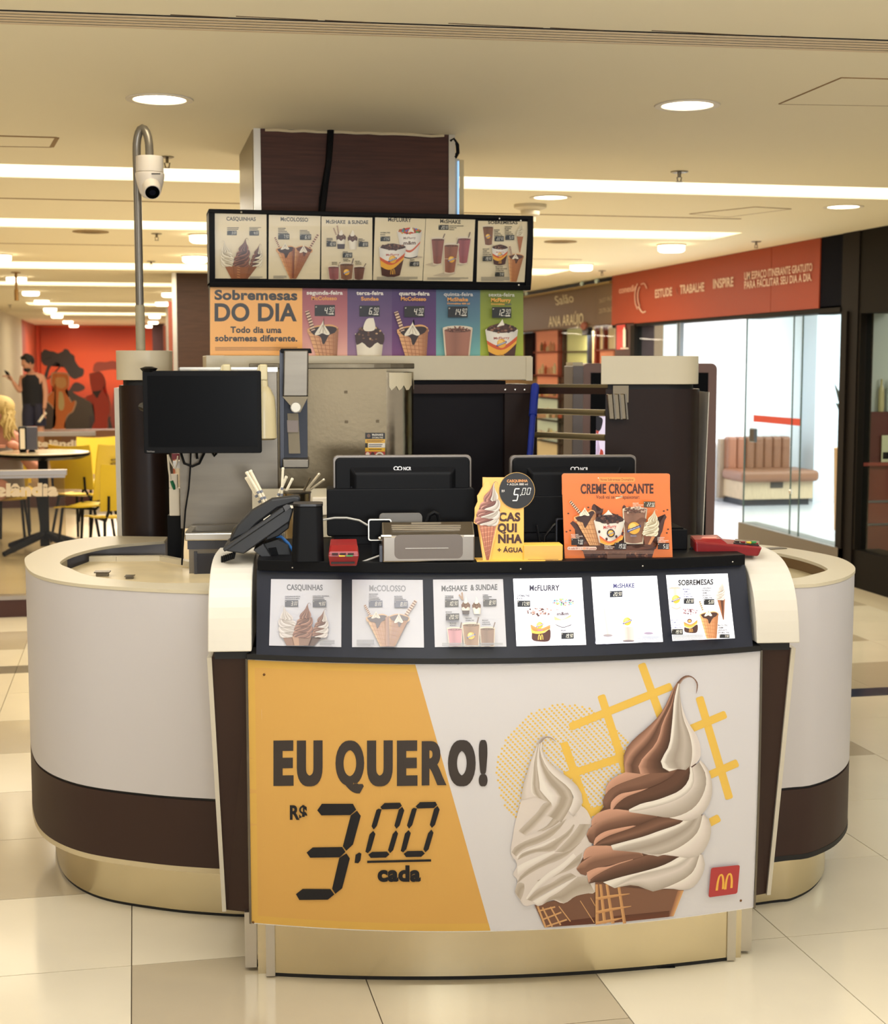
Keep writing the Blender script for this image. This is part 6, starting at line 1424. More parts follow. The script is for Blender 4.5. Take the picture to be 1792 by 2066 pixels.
# small handheld terminal behind the napkin box
t = T('payment_terminal', 'small black handheld with silver rim propped behind the napkin dispenser', 'terminal', ky(757, 1092, .14), 'k')
a, b = ky(743, 1091, .135), ky(790, 1047, .135)
t.part(MB().rbox(a.x, b.x, a.z, b.z, .135, .15, .006), 'rim', ALU); t.part(MB().rbox(a.x+.003, b.x-.003, a.z+.003, b.z-.003, .133, .14, .005), 'screen', BLACK2)
t.part(MB().box(a.x+.01, b.x-.01, .15, .165, ZC, a.z+.02), 'prop', BLACK)
t.part(MB().tube([ky(x, y, .16) for x, y in ((742, 1060), (725, 1050), (700, 1045), (675, 1045), (652, 1049))], .0028, 8), 'cable', mat('cable_grey', (170, 166, 156), .4), smooth=True)
t.part(MB().tube([ky(766, 1121, .05), ky(725, 1136, .04)], .0025, 8), 'cable', mat('cable_grey', (170, 166, 156)))
# grey lump of folded lid and black strap behind
t = T('grey_pinpad', 'grey rounded pad behind the napkin dispenser with a black strap', 'pin pad', ky(810, 1060, .2), 'k')
a, b = ky(766, 1056, .18), ky(852, 1036, .18); t.part(MB().rbox(a.x, b.x, ZC+.05, b.z, .18, .2, .01), 'pad', mat('pad_grey', (110, 106, 100), .5)); t.part(MB().box(a.x+.01, b.x-.01, .19, .2, ZC, ZC+.06), 'foot', BLACK)
t.part(MB().tube([ky(x, y, .17) for x, y in ((862, 1053), (866, 1040), (876, 1034), (884, 1038), (887, 1051))], .006, 8), 'strap', BLACK, smooth=True)
# POS terminals
def pos(label, corners, bodyc, Y, logo, yb):
    t = T('pos_terminal', label, 'monitor', ky((corners[0][0]+corners[1][0])/2, 1110, Y+.05), 'k')
    (tl, tr, br, bl) = corners
    q = MB(); 
    Pm = [ky(*p, Y) for p in (tl, tr, br, bl)]
    a, b = Pm[3], Pm[1]; x0, x1, z0, z1 = Pm[0].x, Pm[1].x, Pm[2].z, Pm[0].z
    t.part(MB().rbox(x0, x1, z0, z1, Y+.02, Y+.045, .014, 6), 'silver_rim', mat('rim_grey', (112, 104, 96), .35, .4), bev=.002)
    t.part(MB().rbox(x0+.006, x1-.006, z0, z1-.006, Y+.006, Y+.03, .014, 6), 'back_shell', BLACK, bev=.004, seg=3)
    c = .05
    q = MB().hexa([(x0+.045, Y+.012, z0-.01), (x1-.045, Y+.012, z0-.01), (x1-.045, Y+.012, z1-.03), (x0+.045, Y+.012, z1-.03)], [(x0+.062, Y-.02, z0-.01), (x1-.062, Y-.02, z0-.01), (x1-.062, Y-.018, z1-.05), (x0+.062, Y-.018, z1-.05)])
    t.part(q, 'rear_bulge', BLACK, bev=.006, seg=3)
    for x in (x0+.05, x1-.066):
        for k in range(9): t.part(MB().box(x, x+.012, Y-.006, Y+.006, z0+.02+k*.008, z0+.0235+k*.008), 'vent_slot', BLACK2)
    (bx, by, bx2, by2) = bodyc; p0, p1 = ky(bx, by2, Y-.03), ky(bx2, by, Y-.03)
    t.part(MB().rbox(p0.x, p1.x, ZC+.02, p1.z, Y-.03, Y+.09, .008), 'pedestal', BLACK, bev=.003)
    t.part(MB().box(p0.x+.02, p1.x-.02, Y-.06, Y+.095, ZC+.001, ZC+.02), 'base', BLACK)
    A = Art(surf_plane(k2w((0, yb, 0)), (KS, -KC, 0)), step=.0002); lx, ly, s_ = logo; c_ = (226, 224, 224)
    for dx in (-4, 4):
        pr = [(lx+dx*s_+5*s_*math.cos(2*math.pi*k/16), ly+4.4*s_*math.sin(2*math.pi*k/16)) for k in range(17)]; pi_ = [(lx+dx*s_+3.2*s_*math.cos(2*math.pi*k/16), ly+2.7*s_*math.sin(2*math.pi*k/16)) for k in range(17)]
        A.band(pr, pi_, [c_, c_], 17, 1)
    A.text('NCR', (lx+11*s_, ly+3.6*s_), (lx+27*s_, ly+3.6*s_), 7*s_, c_, .03); t.art(A, 'maker_mark')
    return t, (x0, x1, z0, z1)
pos('black point-of-sale screen seen from behind, left one, centre of the counter', [(672, 920), (953, 921), (953, 1040), (672, 1040)], (660, 985, 958, 1100), .46, (803, 945, 1.0), .46-.005)
pos('black point-of-sale screen seen from behind, right one, behind the orange board', [(1031, 920), (1287, 918), (1284, 1040), (1028, 1040)], (1030, 1000, 1190, 1110), .5, (1160, 946, 1.0), .5-.005)
t = T('receipt_printer', 'black receipt printer block at the right behind the orange board', 'printer', ky(1368, 1130, .2), 'k')
a, b = ky(1340, 1128, .2), ky(1388, 1068, .2); t.part(MB().box(a.x-.08, b.x, .2, .36, ZC, b.z), 'case', BLACK, bev=.003); t.part(MB().box(a.x-.07, b.x-.01, .21, .35, b.z, b.z+.004), 'lid', BLACK2)
t.part(MB().tube([ky(1340, 1120, .19), ky(1352, 1108, .19), ky(1366, 1118, .19), ky(1372, 1128, .19)], .003, 6), 'cable', BLACK, smooth=True)
t = T('cable_tangle', 'loose black cables in the shadow behind the yellow cone stand', 'cable', ky(1110, 1100, .3), 'k')
for pts in ([(1140, 1045), (1118, 1060), (1100, 1082), (1098, 1110)], [(1130, 1052), (1122, 1075), (1135, 1100)], [(1083, 1060), (1088, 1090), (1112, 1112)]):
    t.part(MB().tube([ky(x, y, .3) for x, y in pts], .004, 8), 'cable', mat('cable_black', (12, 12, 14), .3), smooth=True)
a, b = ky(1122, 1100, .28), ky(1150, 1046, .28); t = T('black_handheld', 'small black handheld with grey rim hidden left of the orange board', 'terminal', ky(1135, 1100, .28), 'k'); t.part(MB().rbox(a.x, b.x, ZC+.0, b.z, .28, .295, .005), 'rim', STEELD); t.part(MB().rbox(a.x+.003, b.x-.003, ZC+.003, b.z-.003, .277, .285, .004), 'face', BLACK2)
# yellow cone stand-up card
yc = .02
SC = surf_plane(k2w((0, yc, 0)), (KS, -KC, 0))
t = T('cone_price_stand', 'yellow cut-out counter card with soft cone and round black price disc', 'counter card', ky(1045, 1137, yc), 'k')
YC = (246, 186, 100); YC2 = (240, 196, 74)
def kout(pts, Y, d): return MB().prism([ky(x, y, Y) for x, y in pts], (0, d, 0))
zb_ = ky(1000, 1137, yc).z
card_m = mat('card_yellow', (240, 190, 96), .5)
t.part(kout([(974, 1136), (1057, 1135), (1057, 965), (974, 963)], yc, .004), 'card', card_m)
coneo = [(975, 1134), (988, 1133), (1003, 1062), (1008, 1050), (1009, 1038), (1003, 1020), (1004, 1005), (995, 992), (988, 976), (985, 971), (978, 974), (976, 985), (963, 1000), (964, 1012), (958, 1025), (958, 1040), (956, 1055), (968, 1062)]
t.part(kout(coneo, yc-.004, .0035), 'cone_cutout', card_m)
dpx = [(1043+36.5*math.cos(a), 990+37*math.sin(a)) for a in [2*math.pi*k/40 for k in range(40)]]
t.part(kout(dpx, yc-.003, .003), 'price_disc', mat('disc_gold', (190, 150, 80), .5))
a, b = ky(1056, 1135, yc-.008), ky(1136, 1099, yc-.008)
t.part(MB().box(a.x, b.x, yc-.008, yc+.05, ZC+.001, b.z), 'pocket', mat('pocket_yellow', (236, 186, 74), .5), bev=.002)
a, b = ky(962, 1138, yc-.015), ky(1100, 1136, yc-.015); t.part(MB().box(a.x, b.x, yc-.02, yc+.05, ZC, ZC+.002), 'foot_flap', mat('pocket_yellow', (236, 186, 74)))
A = Art(SC, step=.0001); A.rect(974, 963, 1057, 1136, (250, 190, 106), (240, 192, 84))
IC = (66, 34, 28)
for s_, x0, x1, y in (('CAS', 1006, 1050, 1051), ('QUI', 1004, 1043, 1073), ('NHA', 1005, 1054, 1095)): A.text(s_, (x0, y), (x1, y), 17, IC, .05, 0, 1.0)
A.text('+ ÁGUA', (1004, 1114), (1055, 1114), 9.5, IC, .04)
t.art(A, 'card_print')
A = Art(surf_plane(k2w((0, yc-.0042, 0)), (KS, -KC, 0)), step=.0001)
A.poly(coneo, (250, 196, 110))
A.poly([(967, 1060), (1002, 1058), (986, 1132), (982, 1132)], (196, 124, 96))
for k in range(7): A.line((968+k*2.2, 1066+k*9.4), (1000-k*2.2, 1062+k*9.4), 1.1, (232, 172, 140)); 
for k in range(5): A.line((969+k*7, 1061), (982+k*1.0, 1130), 1.0, (150, 88, 68))
A.push(954.5, 968.5, (1010-957)/1640., (1062-971)/2610.); cone_art(A, dict(hi=(214, 160, 146), li=(186, 130, 116), md=(150, 98, 88), dk=(120, 76, 68), dd=(96, 60, 54)), VA, False, 9); A.pop()
t.art(A, 'cone_print')
A = Art(surf_plane(k2w((0, yc-.0033, 0)), (KS, -KC, 0)), step=.0001)
A.disc(1043, 990, 35.5, 36, (24, 23, 26), 40)
A.text('CASQUINHA', (1023, 973), (1065, 972.5), 5.4, (240, 160, 90), .03); A.text('+ ÁGUA 888 ml', (1023, 979.5), (1065, 979), 4.6, (220, 214, 208), .01); A.text('R$', (1012.5, 993), (1018.5, 993), 5, (220, 214, 210), .02)
A.seg('5', 1033, 1011, 11, 26, (240, 238, 236), .2, .22); A.disc(1050.5, 999, 1, 1.6, (240, 238, 236), 8); A.seg('0', 1052, 998.5, 7, 14, (240, 238, 236), .16, .22); A.seg('0', 1062, 998, 7, 14, (240, 238, 236), .16, .22)
t.art(A, 'disc_print')
A = Art(surf_plane(k2w((0, yc-.0085, 0)), (KS, -KC, 0)), step=.0001); A.rect(1058, 1101, 1134, 1134, (240, 180, 96), (238, 182, 84)); fine(A, 1065, 1128, [62, 50], 2.2, (150, 110, 60), .45); t.art(A, 'pocket_print')
# orange dessert board
yo = .05
t = T('dessert_board', 'orange upright board with four desserts, leaning at the right of the counter', 'counter card', ky(1246, 1130, yo), 'k')
CQ = [(1134, 956), (1351, 956), (1357.5, 1127), (1140, 1130)]
q = MB(); fr = [ky(*p, yo) for p in [(1138, 955.5), (1347, 955.5), (1351, 960), (1357.5, 1128), (1140, 1131), (1134, 960)]]
t.part(MB().prism(fr, (0, .006, 0)), 'board', mat('board_orange', (226, 122, 62), .3))
b0_ = ky(1246, 1130, yo)
t.part(MB().hexa([(b0_.x-.05, yo+.006, ZC), (b0_.x+.05, yo+.006, ZC), (b0_.x+.05, yo+.08, ZC), (b0_.x-.05, yo+.08, ZC)], [(b0_.x-.05, yo+.006, ZC+.15), (b0_.x+.05, yo+.006, ZC+.15), (b0_.x+.05, yo+.012, ZC+.15), (b0_.x-.05, yo+.012, ZC+.15)]), 'easel_back', BLACK)
a, b = ky(1225, 1132, yo-.012), ky(1264, 1118, yo-.012); t.part(MB().box(a.x, b.x, yo-.012, yo-.008, ZC, b.z), 'clear_clip', mat('clip_plastic', (110, 80, 66), .15))
A = Art(surf_plane(k2w((0, yo-.0005, 0)), (KS, -KC, 0)), step=.00008)
A.rrect(1134, 955.5, 1352, 1000, 4, (228, 122, 62)); A.poly([(1134, 975), (1351.6, 975), (1357.5, 1128), (1140, 1131)], (228, 122, 60))
O = .24554
def ob(A):   # zoom 1040,680
    DB = (78, 40, 28)
    A.rrect(685, 1152, 985, 1190, 16, (238, 150, 76)); A.text('Novas Sobremesas Ovomaltine', (700, 1180), (970, 1180), 20, (120, 62, 36), .01); A.disc(682, 1158, 5, 5, (250, 240, 220), 8)
    A.text('CREME CROCANTE', (536, 1285), (1135, 1283), 80, (72, 38, 28), .03); A.text('Você vai se', (663, 1328), (815, 1328), 30, (106, 54, 34), .012); A.text('apaixonar:', (882, 1328), (1020, 1328), 30, (106, 54, 34), .012); A.line((825, 1325), (880, 1308), 14, (230, 206, 170)); A.line((822, 1312), (880, 1312), 5, (106, 54, 34))
    # chocolate splashes
    SPL = (76, 44, 34); SP2 = (108, 66, 48)
    A.blob([(450, 1530), (470, 1510), (500, 1530), (540, 1560), (600, 1600), (700, 1690), (1000, 1690), (1140, 1600), (1180, 1540), (1200, 1480), (1225, 1455), (1245, 1475), (1215, 1530), (1210, 1590), (1160, 1680), (1100, 1760), (560, 1760), (500, 1600)], SPL, 70)
    A.blob([(630, 1390), (645, 1370), (665, 1390), (670, 1430), (700, 1425), (720, 1405), (718, 1440), (690, 1480), (620, 1490)], SPL, 30); A.blob([(880, 1395), (895, 1380), (910, 1400), (905, 1440), (880, 1430)], SPL, 16)
    A.poly([(540, 1700), (1160, 1690), (1120, 1822), (575, 1826)], SPL); A.blob([(545, 1700), (600, 1670), (680, 1700), (760, 1680), (850, 1720), (920, 1700), (1000, 1740), (1080, 1690), (1150, 1690), (1130, 1730), (900, 1760), (600, 1750)], SP2, 40); bits(A, 600, 1770, 1100, 1820, [(60, 34, 26), (96, 58, 42), (130, 84, 60)], 50, 14, 3)
    for x, y in ((420, 1600), (435, 1450), (450, 1590), (1220, 1430), (1250, 1420), (1245, 1610), (1255, 1580), (600, 1400)): A.disc(x, y, 9, 7, (84, 44, 30), 6, x)
    tumbler(A, 880, 1085, 1415, 895, 1050, 1700, (146, 104, 82)); bits(A, 895, 1395, 1070, 1450, [(90, 56, 42), (190, 160, 140), (120, 80, 62)], 40, 12, 4); A.path([(890, 1520), (960, 1560), (1040, 1500), (1075, 1510)], 26, (110, 72, 54)); sunlogo(A, 975, 1570, 50); A.text('Ovomaltine', (930, 1590), (1025, 1555), 18, (60, 60, 110), .02); A.text('ROCKS', (948, 1640), (995, 1640), 14, (150, 150, 170), .03)
    wcone(A, [(480, 1480), (660, 1440)], [(610, 1712), (700, 1712)], (62, 36, 30), (216, 160, 106), ((535, 1450), (450, 1350)), swirl=(525, 1382, 610, 1470))
    cup(A, 645, 900, 1512, 690, 850, 1690, [(60, 34, 28), (100, 64, 50), (40, 24, 20)], None, seed=5, tophi=.36); A.blob([(765, 1420), (745, 1445), (720, 1465), (760, 1452), (800, 1462), (780, 1440)], (236, 226, 214), 16)
    A.text('McFlurry', (724, 1577), (830, 1565), 26, (190, 60, 50), .025)
    A.band([(690, 1630), (780, 1680), (895, 1605)], [(698, 1690), (780, 1712), (880, 1665)], [(214, 74, 46), (236, 150, 60), (240, 180, 70)], 12, 2); A.disc(785, 1612, 34, 34, (50, 30, 26), 12); sunlogo(A, 785, 1612, 24)
    for x, y in ((690, 1600), (750, 1660), (830, 1640), (870, 1690), (880, 1620)): A.disc(x, y, 10, 13, (74, 36, 30), 7, x)
    A.poly([(1045, 1610), (1150, 1620), (1120, 1705), (1065, 1705)], (120, 70, 46)); A.poly([(1120, 1640), (1148, 1640), (1110, 1705), (1090, 1705)], (206, 140, 90)); soft(A, 1040, 1415, 1182, 1640, VV, VV)
    words(A, 458, 1628, ['McCOLOSSO', 'CREME CROCANTE', 'OVOMALTINE'], 9, (240, 220, 206), 1.5, .75, .02); price(A, 460, 1655, 560, 1710, '7.90', (34, 22, 20), (240, 236, 230), True); words(A, 732, 1715, ['McFLURRY', 'CREME CROCANTE', 'OVOMALTINE'], 9, (240, 220, 206), 1.5, .75, .02); price(A, 815, 1690, 912, 1745, '19.90', (34, 22, 20), (240, 236, 230), True)
    words(A, 965, 1370, ['McSHAKE', 'CREME CROCANTE', 'OVOMALTINE'], 9, (248, 224, 200), 1.6, .75, .02); price(A, 1055, 1352, 1148, 1400, '22.90', (70, 62, 40), (244, 238, 226), True); words(A, 1168, 1652, ['CASQUINHA', 'RECHEADA', 'CREME CROCANTE', 'OVOMALTINE'], 9, (240, 220, 206), 1.4, .72, .02); price(A, 1170, 1692, 1265, 1745, '5.00', (34, 22, 20), (240, 236, 230), True)
    A.rrect(428, 1722, 668, 1750, 12, (226, 196, 180)); A.text('A cada R$ 1 =    100 pontos', (436, 1744), (662, 1744), 15, (150, 70, 60), .02); A.disc(566, 1737, 12, 10, (236, 160, 120))
    for k in range(4): A.rect(555, 1756+k*7, 1140, 1758+k*7, (170, 130, 110))
A.push(1040, 680, O); ob(A); A.pop()
t.art(A, 'board_print', printmat('board_print', .24, coat=.4))
# straws and cups behind the phone
def cupobj(px, py0, py1, r0, r1, Y, m, lb, cat='cup'):
    p = ky(px, py1, Y); p1 = ky(px, py0, Y); p.z = .951; t = T('steel_cup' if m is not WHITE else 'white_cup', lb, cat, p, 'k'); h = p1.z-p.z
    t.part(MB().lathe([(r0, 0), (r1, h), (r1-.003, h), (r0-.002, .006)], p, 24), 'wall', m, smooth=True); t.part(MB().lathe([(r1+.001, h-.004), (r1+.002, h), (r1-.001, h+.002)], p, 24), 'rim', STEEL, smooth=True); return t
cupobj(599, 992, 1085, .03, .044, .72, mat('cup_steel', (170, 150, 116), .25, 1), 'steel cup holding long spoons, behind the phone')
cupobj(538, 1028, 1085, .034, .04, .75, WHITE, 'white cup full of wrapped straws, behind the phone')
STRAW = mat('straw_paper', (238, 226, 198), .5); SPOON = mat('clear_spoon', (196, 180, 150), .15, .2)
def stick(a, b, Y, r, lb, m, nm, cat, g):
    p, q_ = ky(*a, Y), ky(*b, Y); t = T(nm, lb, cat, p, 'k', group=g)
    t.part(MB().tube([p, q_], r, 6), 'tube', m, smooth=True)
    d = (q_-p).normalized(); e_ = q_+d*.006; t.part(MB().tube([q_, e_], [r*1.25, r*.9], 6), 'crimped_end', m)
    if m is STRAW:
        for f in (.35, .5): c = p.lerp(q_, f); t.part(MB().tube([c, c+d*.008], r*1.04, 8), 'printed_mark', mat('ink_blue', (120, 124, 136), .5))
GS = 'paper-wrapped straws in the white cup'
stick((546, 1036), (499, 955), .7, .0052, 'wrapped straw leaning far left, nearest the photo front', STRAW, 'wrapped_straw', 'straw', GS)
stick((550, 1036), (506, 952), .71, .0058, 'thick wrapped straw leaning left with printed oval', STRAW, 'wrapped_straw', 'straw', GS)
stick((540, 1040), (498, 966), .73, .005, 'wrapped straw lowest of those leaning left', STRAW, 'wrapped_straw', 'straw', GS)
stick((567, 1030), (571, 947), .69, .0042, 'thin wrapped straw standing almost upright', STRAW, 'wrapped_straw', 'straw', GS)
stick((546, 1036), (577, 964), .72, .0048, 'wrapped straw leaning right beside the upright one', STRAW, 'wrapped_straw', 'straw', GS)
stick((556, 1034), (589, 968), .74, .0045, 'wrapped straw leaning farthest right', STRAW, 'wrapped_straw', 'straw', GS)
GP = 'clear spoons in the steel cup'
stick((612, 993), (624, 967), .71, .004, 'clear spoon short and dark, left of the three', mat('spoon_dark', (90, 78, 60), .2, .3), 'clear_spoon', 'spoon', GP)
stick((615, 993), (643, 958), .72, .0045, 'clear spoon leaning right, topmost of the three', SPOON, 'clear_spoon', 'spoon', GP)
stick((618, 994), (652, 969), .73, .004, 'clear spoon leaning lowest to the right', SPOON, 'clear_spoon', 'spoon', GP)
# ------------------------------------------------------------------ shop fronts on the right (plane X = FX)
FX = 5.22
SFX = surf_plane((FX, 0, 0), (1, 0, 0))
def fy(px, py=700): return atx(px, py, FX).y
ORS = mat('orange_sign', (150, 60, 34), .55, spec=.25); BRS = mat('brown_sign', (96, 72, 46), .5); DKF = mat('dark_frame', (24, 19, 15), .6, spec=.1); NAVY = mat('navy_black', (11, 12, 21), .75, spec=.05)
yA, yB = fy(1661, 550), fy(1240, 600)
sg = T('orange_shop_sign', 'long orange shop sign with pale lettering along the right side', 'sign', (FX, (yA+yB)/2, 2.08))
ym_ = fy(1563, 560)
sg.part(MB().box(FX-.03, FX+.3, yA, ym_-.004, 2.08, HC-.002), 'sign_board', ORS); sg.part(MB().box(FX-.03, FX+.3, ym_+.004, yB, 2.08, HC-.002), 'sign_board', ORS)
A = Art(surf_plane((FX-.031, 0, 0), (1, 0, 0)), step=.001)
TX = (214, 176, 150)
def ftext(s, x0, y0, x1, y1, h, c=TX, b=.028): A.text(s, (x0, y0), (x1, y1), h, c, b)
ftext('conexão', 1249, 592, 1285, 586, 13, (206, 146, 122), .03); ftext('ESTUDE', 1322, 601, 1356, 596, 17); ftext('TRABALHE', 1372, 593, 1421, 587, 18); ftext('INSPIRE', 1439, 582, 1480, 577, 19)
ftext('UM ESPAÇO ITINERANTE GRATUITO', 1502, 565, 1639, 546, 16, TX, .02); ftext('PARA FACILITAR SEU DIA A DIA.', 1502, 583, 1638, 566, 16, TX, .02)
A.line((1364, 582), (1367, 594), 1.2, (120, 50, 30))
for r_, o in ((20, 0), (15, 3)):
    A.path([(1296+r_*.55*math.cos(a_)-4+o, 598+r_*1.5*math.sin(a_)) for a_ in [R(v) for v in (120, 150, 180, 210, 240)]], 2, (200, 150, 130), 12)
A.path([(1288, 618), (1296, 630), (1303, 628)], 2.4, TX, 8); A.path([(1293, 574), (1300, 572), (1305, 582)], 2, (200, 150, 130), 8)
sg.art(A, 'sign_print')
sl = T('salon_sign', 'dark brown salon sign with cream lettering, beyond the orange sign', 'sign', (FX, 18.5, 2.1))
sl.part(MB().box(FX-.01, FX+.3, yB+.002, 24, 2.1, HC-.06), 'sign_board', BRS)
sl.part(MB().box(FX-.06, FX-.01, yB+.002, 24, HC-.075, HC-.055), 'spot_rail', mat('rail_brass', (150, 128, 76), .4, .5))
for px in (1070, 1183, 1213): y = fy(px, 590); sl.part(MB().ell((FX-.05, y, HC-.03), .03, .03, .03, 10, 6), 'spotlight', mat('spot_head', (200, 220, 220), .3))
A = Art(surf_plane((FX-.011, 0, 0), (1, 0, 0)), step=.001)
A.text('Salão', (1122, 616), (1158, 609), 19, (206, 196, 160), 0, -.18); A.text('ANA ARAÚJO', (1107, 660), (1177, 653), 22, (220, 208, 170), .012)
A.text('3657-9632', (1209, 612), (1239, 604), 9, (150, 134, 100), 0); A.text('2570-2632', (1209, 632), (1239, 627), 9, (170, 152, 116), 0); A.line((1202, 580), (1202, 652), .6, (70, 52, 34)); sl.art(A, 'sign_print')
# dark wall and posts
struct(MB().box(FX-.02, FX+.3, fy(1722, 500), yA, 2.04, HC), 'wall_right', NAVY)
struct(MB().box(FX-.03, FX+.1, 9.93, 10.19, 0, HC).box(FX-.05, FX+.1, 10.06, 10.10, .1, 2.04), 'wall_right', DKF)
struct(MB().box(FX-.02, FX+.25, 3, 9.93, 2.02, HC).box(FX-.01, FX+.2, 3, 9.93, 0, .28).box(FX-.02, FX+.02, 9.90, 9.93, .28, 2.02), 'wall_right', mat('black_shopfront', (24, 20, 15), .65, spec=.08))
struct(MB().box(FX-.04, FX+.12, 10.19, 11.97, 2.04, 2.075).box(FX-.02, FX+.12, 11.97, yB, 2.05, 2.09), 'trim_3', DKF)
struct(MB().box(FX-.05, FX+.12, 10.06, 11.97, .0, .27), 'baseboard_right', mat('grey_plinth', (98, 88, 76), .5))
struct(MB().box(FX-.02, FX+.1, 10.19, yA+.02, 2.03, 2.09), 'trim_4', DKF)
# panes
GL = glass('clear_glass', (232, 240, 239), .05)
GLS = glass('salon_glass', (240, 240, 232), .03, .05)
def pane(nm, y0, y1, z0, z1, label, x=FX, GL=GL):
    t = T(nm, label, 'glass panel', (x, (y0+y1)/2, z0)); t.part(MB().box(x-.004, x+.004, y0, y1, z0, z1), 'pane', GL); return t
gA = pane('glass_door', fy(1617, 850), fy(1504, 850), .27, 2.04, 'sliding glass door panel with red stripe and small handle')
GED = mat('glass_edge', (70, 90, 86), .2)
for px in (1600, 1618):
    y = fy(px, 850); gA.part(MB().box(FX-.012, FX-.004, y-.006, y+.006, .27, 2.04), 'edge_seal', GED)
y0, y1 = fy(1617, 848), fy(1522, 848); z0_, z1_ = atx(1570, 855, FX).z, atx(1570, 841, FX).z
gA.part(MB().box(FX-.007, FX-.005, y0, y1, z0_, z1_), 'red_stripe', mat('stripe_red', (196, 66, 50), .5))
hh = atx(1525, 878, FX); gA.part(MB().box(FX-.04, FX-.005, hh.y-.05, hh.y+.05, hh.z-.06, hh.z+.06), 'handle', mat('handle_grey', (96, 96, 96), .3, .7), bev=.01)
kk = atx(1598, 992, FX); gA.part(MB().ell((FX-.015, kk.y, kk.z), .012, .02, .02, 10, 6), 'lock_stud', ALU)
for y in (fy(1504, 850),): gA.part(MB().box(FX-.008, FX+.004, y-.006, y+.004, .27, 2.04), 'edge_line', GED)
pane('glass_partition', 10.19, fy(1617, 850)-.01, .27, 2.04, 'fixed glass panel between the sliding door and the dark post')
gB = pane('glass_partition', fy(1370, 700), fy(1284, 700), .1, 2.05, 'fixed glass panel left of the open shop entrance, under the orange sign')
for px in (1370, 1375): y = fy(px, 700); gB.part(MB().box(FX-.02, FX+.02, y-.012, y+.012, 0, 2.05), 'mullion', mat('mullion_grey', (140, 150, 156), .3, .5))
struct(MB().box(FX-.03, FX+.2, fy(1284, 700), fy(1247, 700), 0, 2.09), 'wall_right', mat('burgundy_post', (58, 26, 20), .5))
struct(MB().box(FX-.035, FX+.05, fy(1284, 700)-.03, fy(1278, 700), 0, 2.06), 'trim_5', DKF)
e = T('extinguisher_sign', 'small red fire extinguisher sign on the post between the shops', 'sign', atx(1262, 705, FX-.04))
ya, yb_ = fy(1268, 680), fy(1251, 680); za, zb2 = atx(1260, 705, FX-.04).z, atx(1260, 655, FX-.04).z
e.part(MB().box(FX-.04, FX-.034, ya, yb_, za, zb2), 'plate', mat('sign_red', (196, 40, 26), .4))
A = Art(surf_plane((FX-.041, 0, 0), (1, 0, 0)), step=.001); A.rrect(1257, 664, 1262.5, 701, 2, (240, 226, 206), 1); A.rect(1258.5, 660, 1261, 665, (240, 226, 206)); A.rect(1252, 702, 1268, 704, (240, 226, 206)); e.art(A, 'sign_print')
# white shop interior
WW = mat('shop_white', (246, 248, 252), .6); WG = mat('shop_floor', (214, 216, 222), .18)
struct(MB().box(FX+.06, 11.5, 10.0, 16.62, -.0005, .004), 'floor', WG)
struct(MB().box(5.95, 11.5, 16.62, 16.75, 0, HC).box(5.9, 5.98, 15.7, 16.75, 0, HC).box(FX+.1, 5.98, 15.62, 15.74, 0, HC).box(11.5, 11.6, 10, 16.7, 0, HC).box(FX+.3, 11.5, 9.98, 10.06, 0, HC), 'wall_back', WW)
struct(MB().box(7.95, 8.25, 16.2, 16.62, 0, HC), 'wall_back', mat('shop_grey', (222, 228, 236), .6))
area('shop_lamp', (7.2, 13.2, 2.55), (7.2, 13.2, 0), 3.2, 240, (.93, .97, 1)); area('shop_lamp', (9.2, 14.5, 2.5), (8.2, 16, .8), 2.0, 130, (.93, .97, 1))
# bench
bn_ = T('banquette_bench', 'tan leather bench with channelled back and wooden base inside the white shop', 'bench', (7.3, 16.1, 0))
LEA = mat('tan_leather', (134, 90, 64), .42); WDB = mat('pale_wood', (196, 172, 138), .5, noise=.12, nscale=8, stretch=(8, 1, 1))
X0, X1, Yf, Yb2 = 6.9, 7.78, 15.86, 16.5
zs1 = aty(1560, 950, Yf-.06).z; zs0 = aty(1560, 973, Yf-.06).z; zb1 = aty(1560, 880, Yb2-.1).z; zp = aty(1560, 1007, Yf).z
bn_.part(MB().box(X0+.03, X1-.03, Yf+.04, Yb2, 0.004, zp), 'plinth', mat('plinth_black', (40, 42, 50), .5)); bn_.part(MB().box(X0, X1, Yf, Yb2, zp, zs0), 'base', WDB)
bn_.part(MB().box(X0-.04, X1+.05, Yf-.08, Yb2-.08, zs0, zs1), 'seat', LEA, bev=.05, seg=4)
for k in range(7):
    w_ = (X1-.08-X0)/7; bn_.part(MB().box(X0+k*w_, X0+(k+1)*w_-.002, Yb2-.2, Yb2-.04, zs1-.02, zb1), 'back_channel', LEA, bev=.03, seg=3)
bn_.part(MB().box(X0-.05, X1-.04, Yb2-.06, Yb2+.02, .05, zb1-.03), 'back_board', mat('bench_frame', (150, 132, 110), .5))
bn_.part(MB().box(7.24, 7.4, Yf-.006, Yf, zp+.13, zp+.23), 'socket', mat('socket_dark', (70, 62, 52), .5))
t = T('potted_plant', 'dark leaves of a plant in a wooden pot cut off by the black post', 'plant', (7.25, 13.2, 0))
pp = [aty(x, y, 13.2) for x, y in ((1705, 845),)][0]
for (x1, y1) in ((1683, 772), (1686, 813), (1692, 827), (1712, 760), (1730, 780), (1735, 830)):
    e1 = aty(x1, y1, 13.2); m_ = pp.lerp(e1, .5)+Vector((0, 0, .03)); sd = Vector((.012, 0, .034))
    t.part(MB().add([pp, m_-sd, m_+sd, e1, m_+Vector((0, -.012, .0))], [(0, 1, 4), (0, 4, 2), (1, 3, 4), (4, 3, 2)]), 'leaf', mat('leaf_dark', (30, 38, 30), .5))
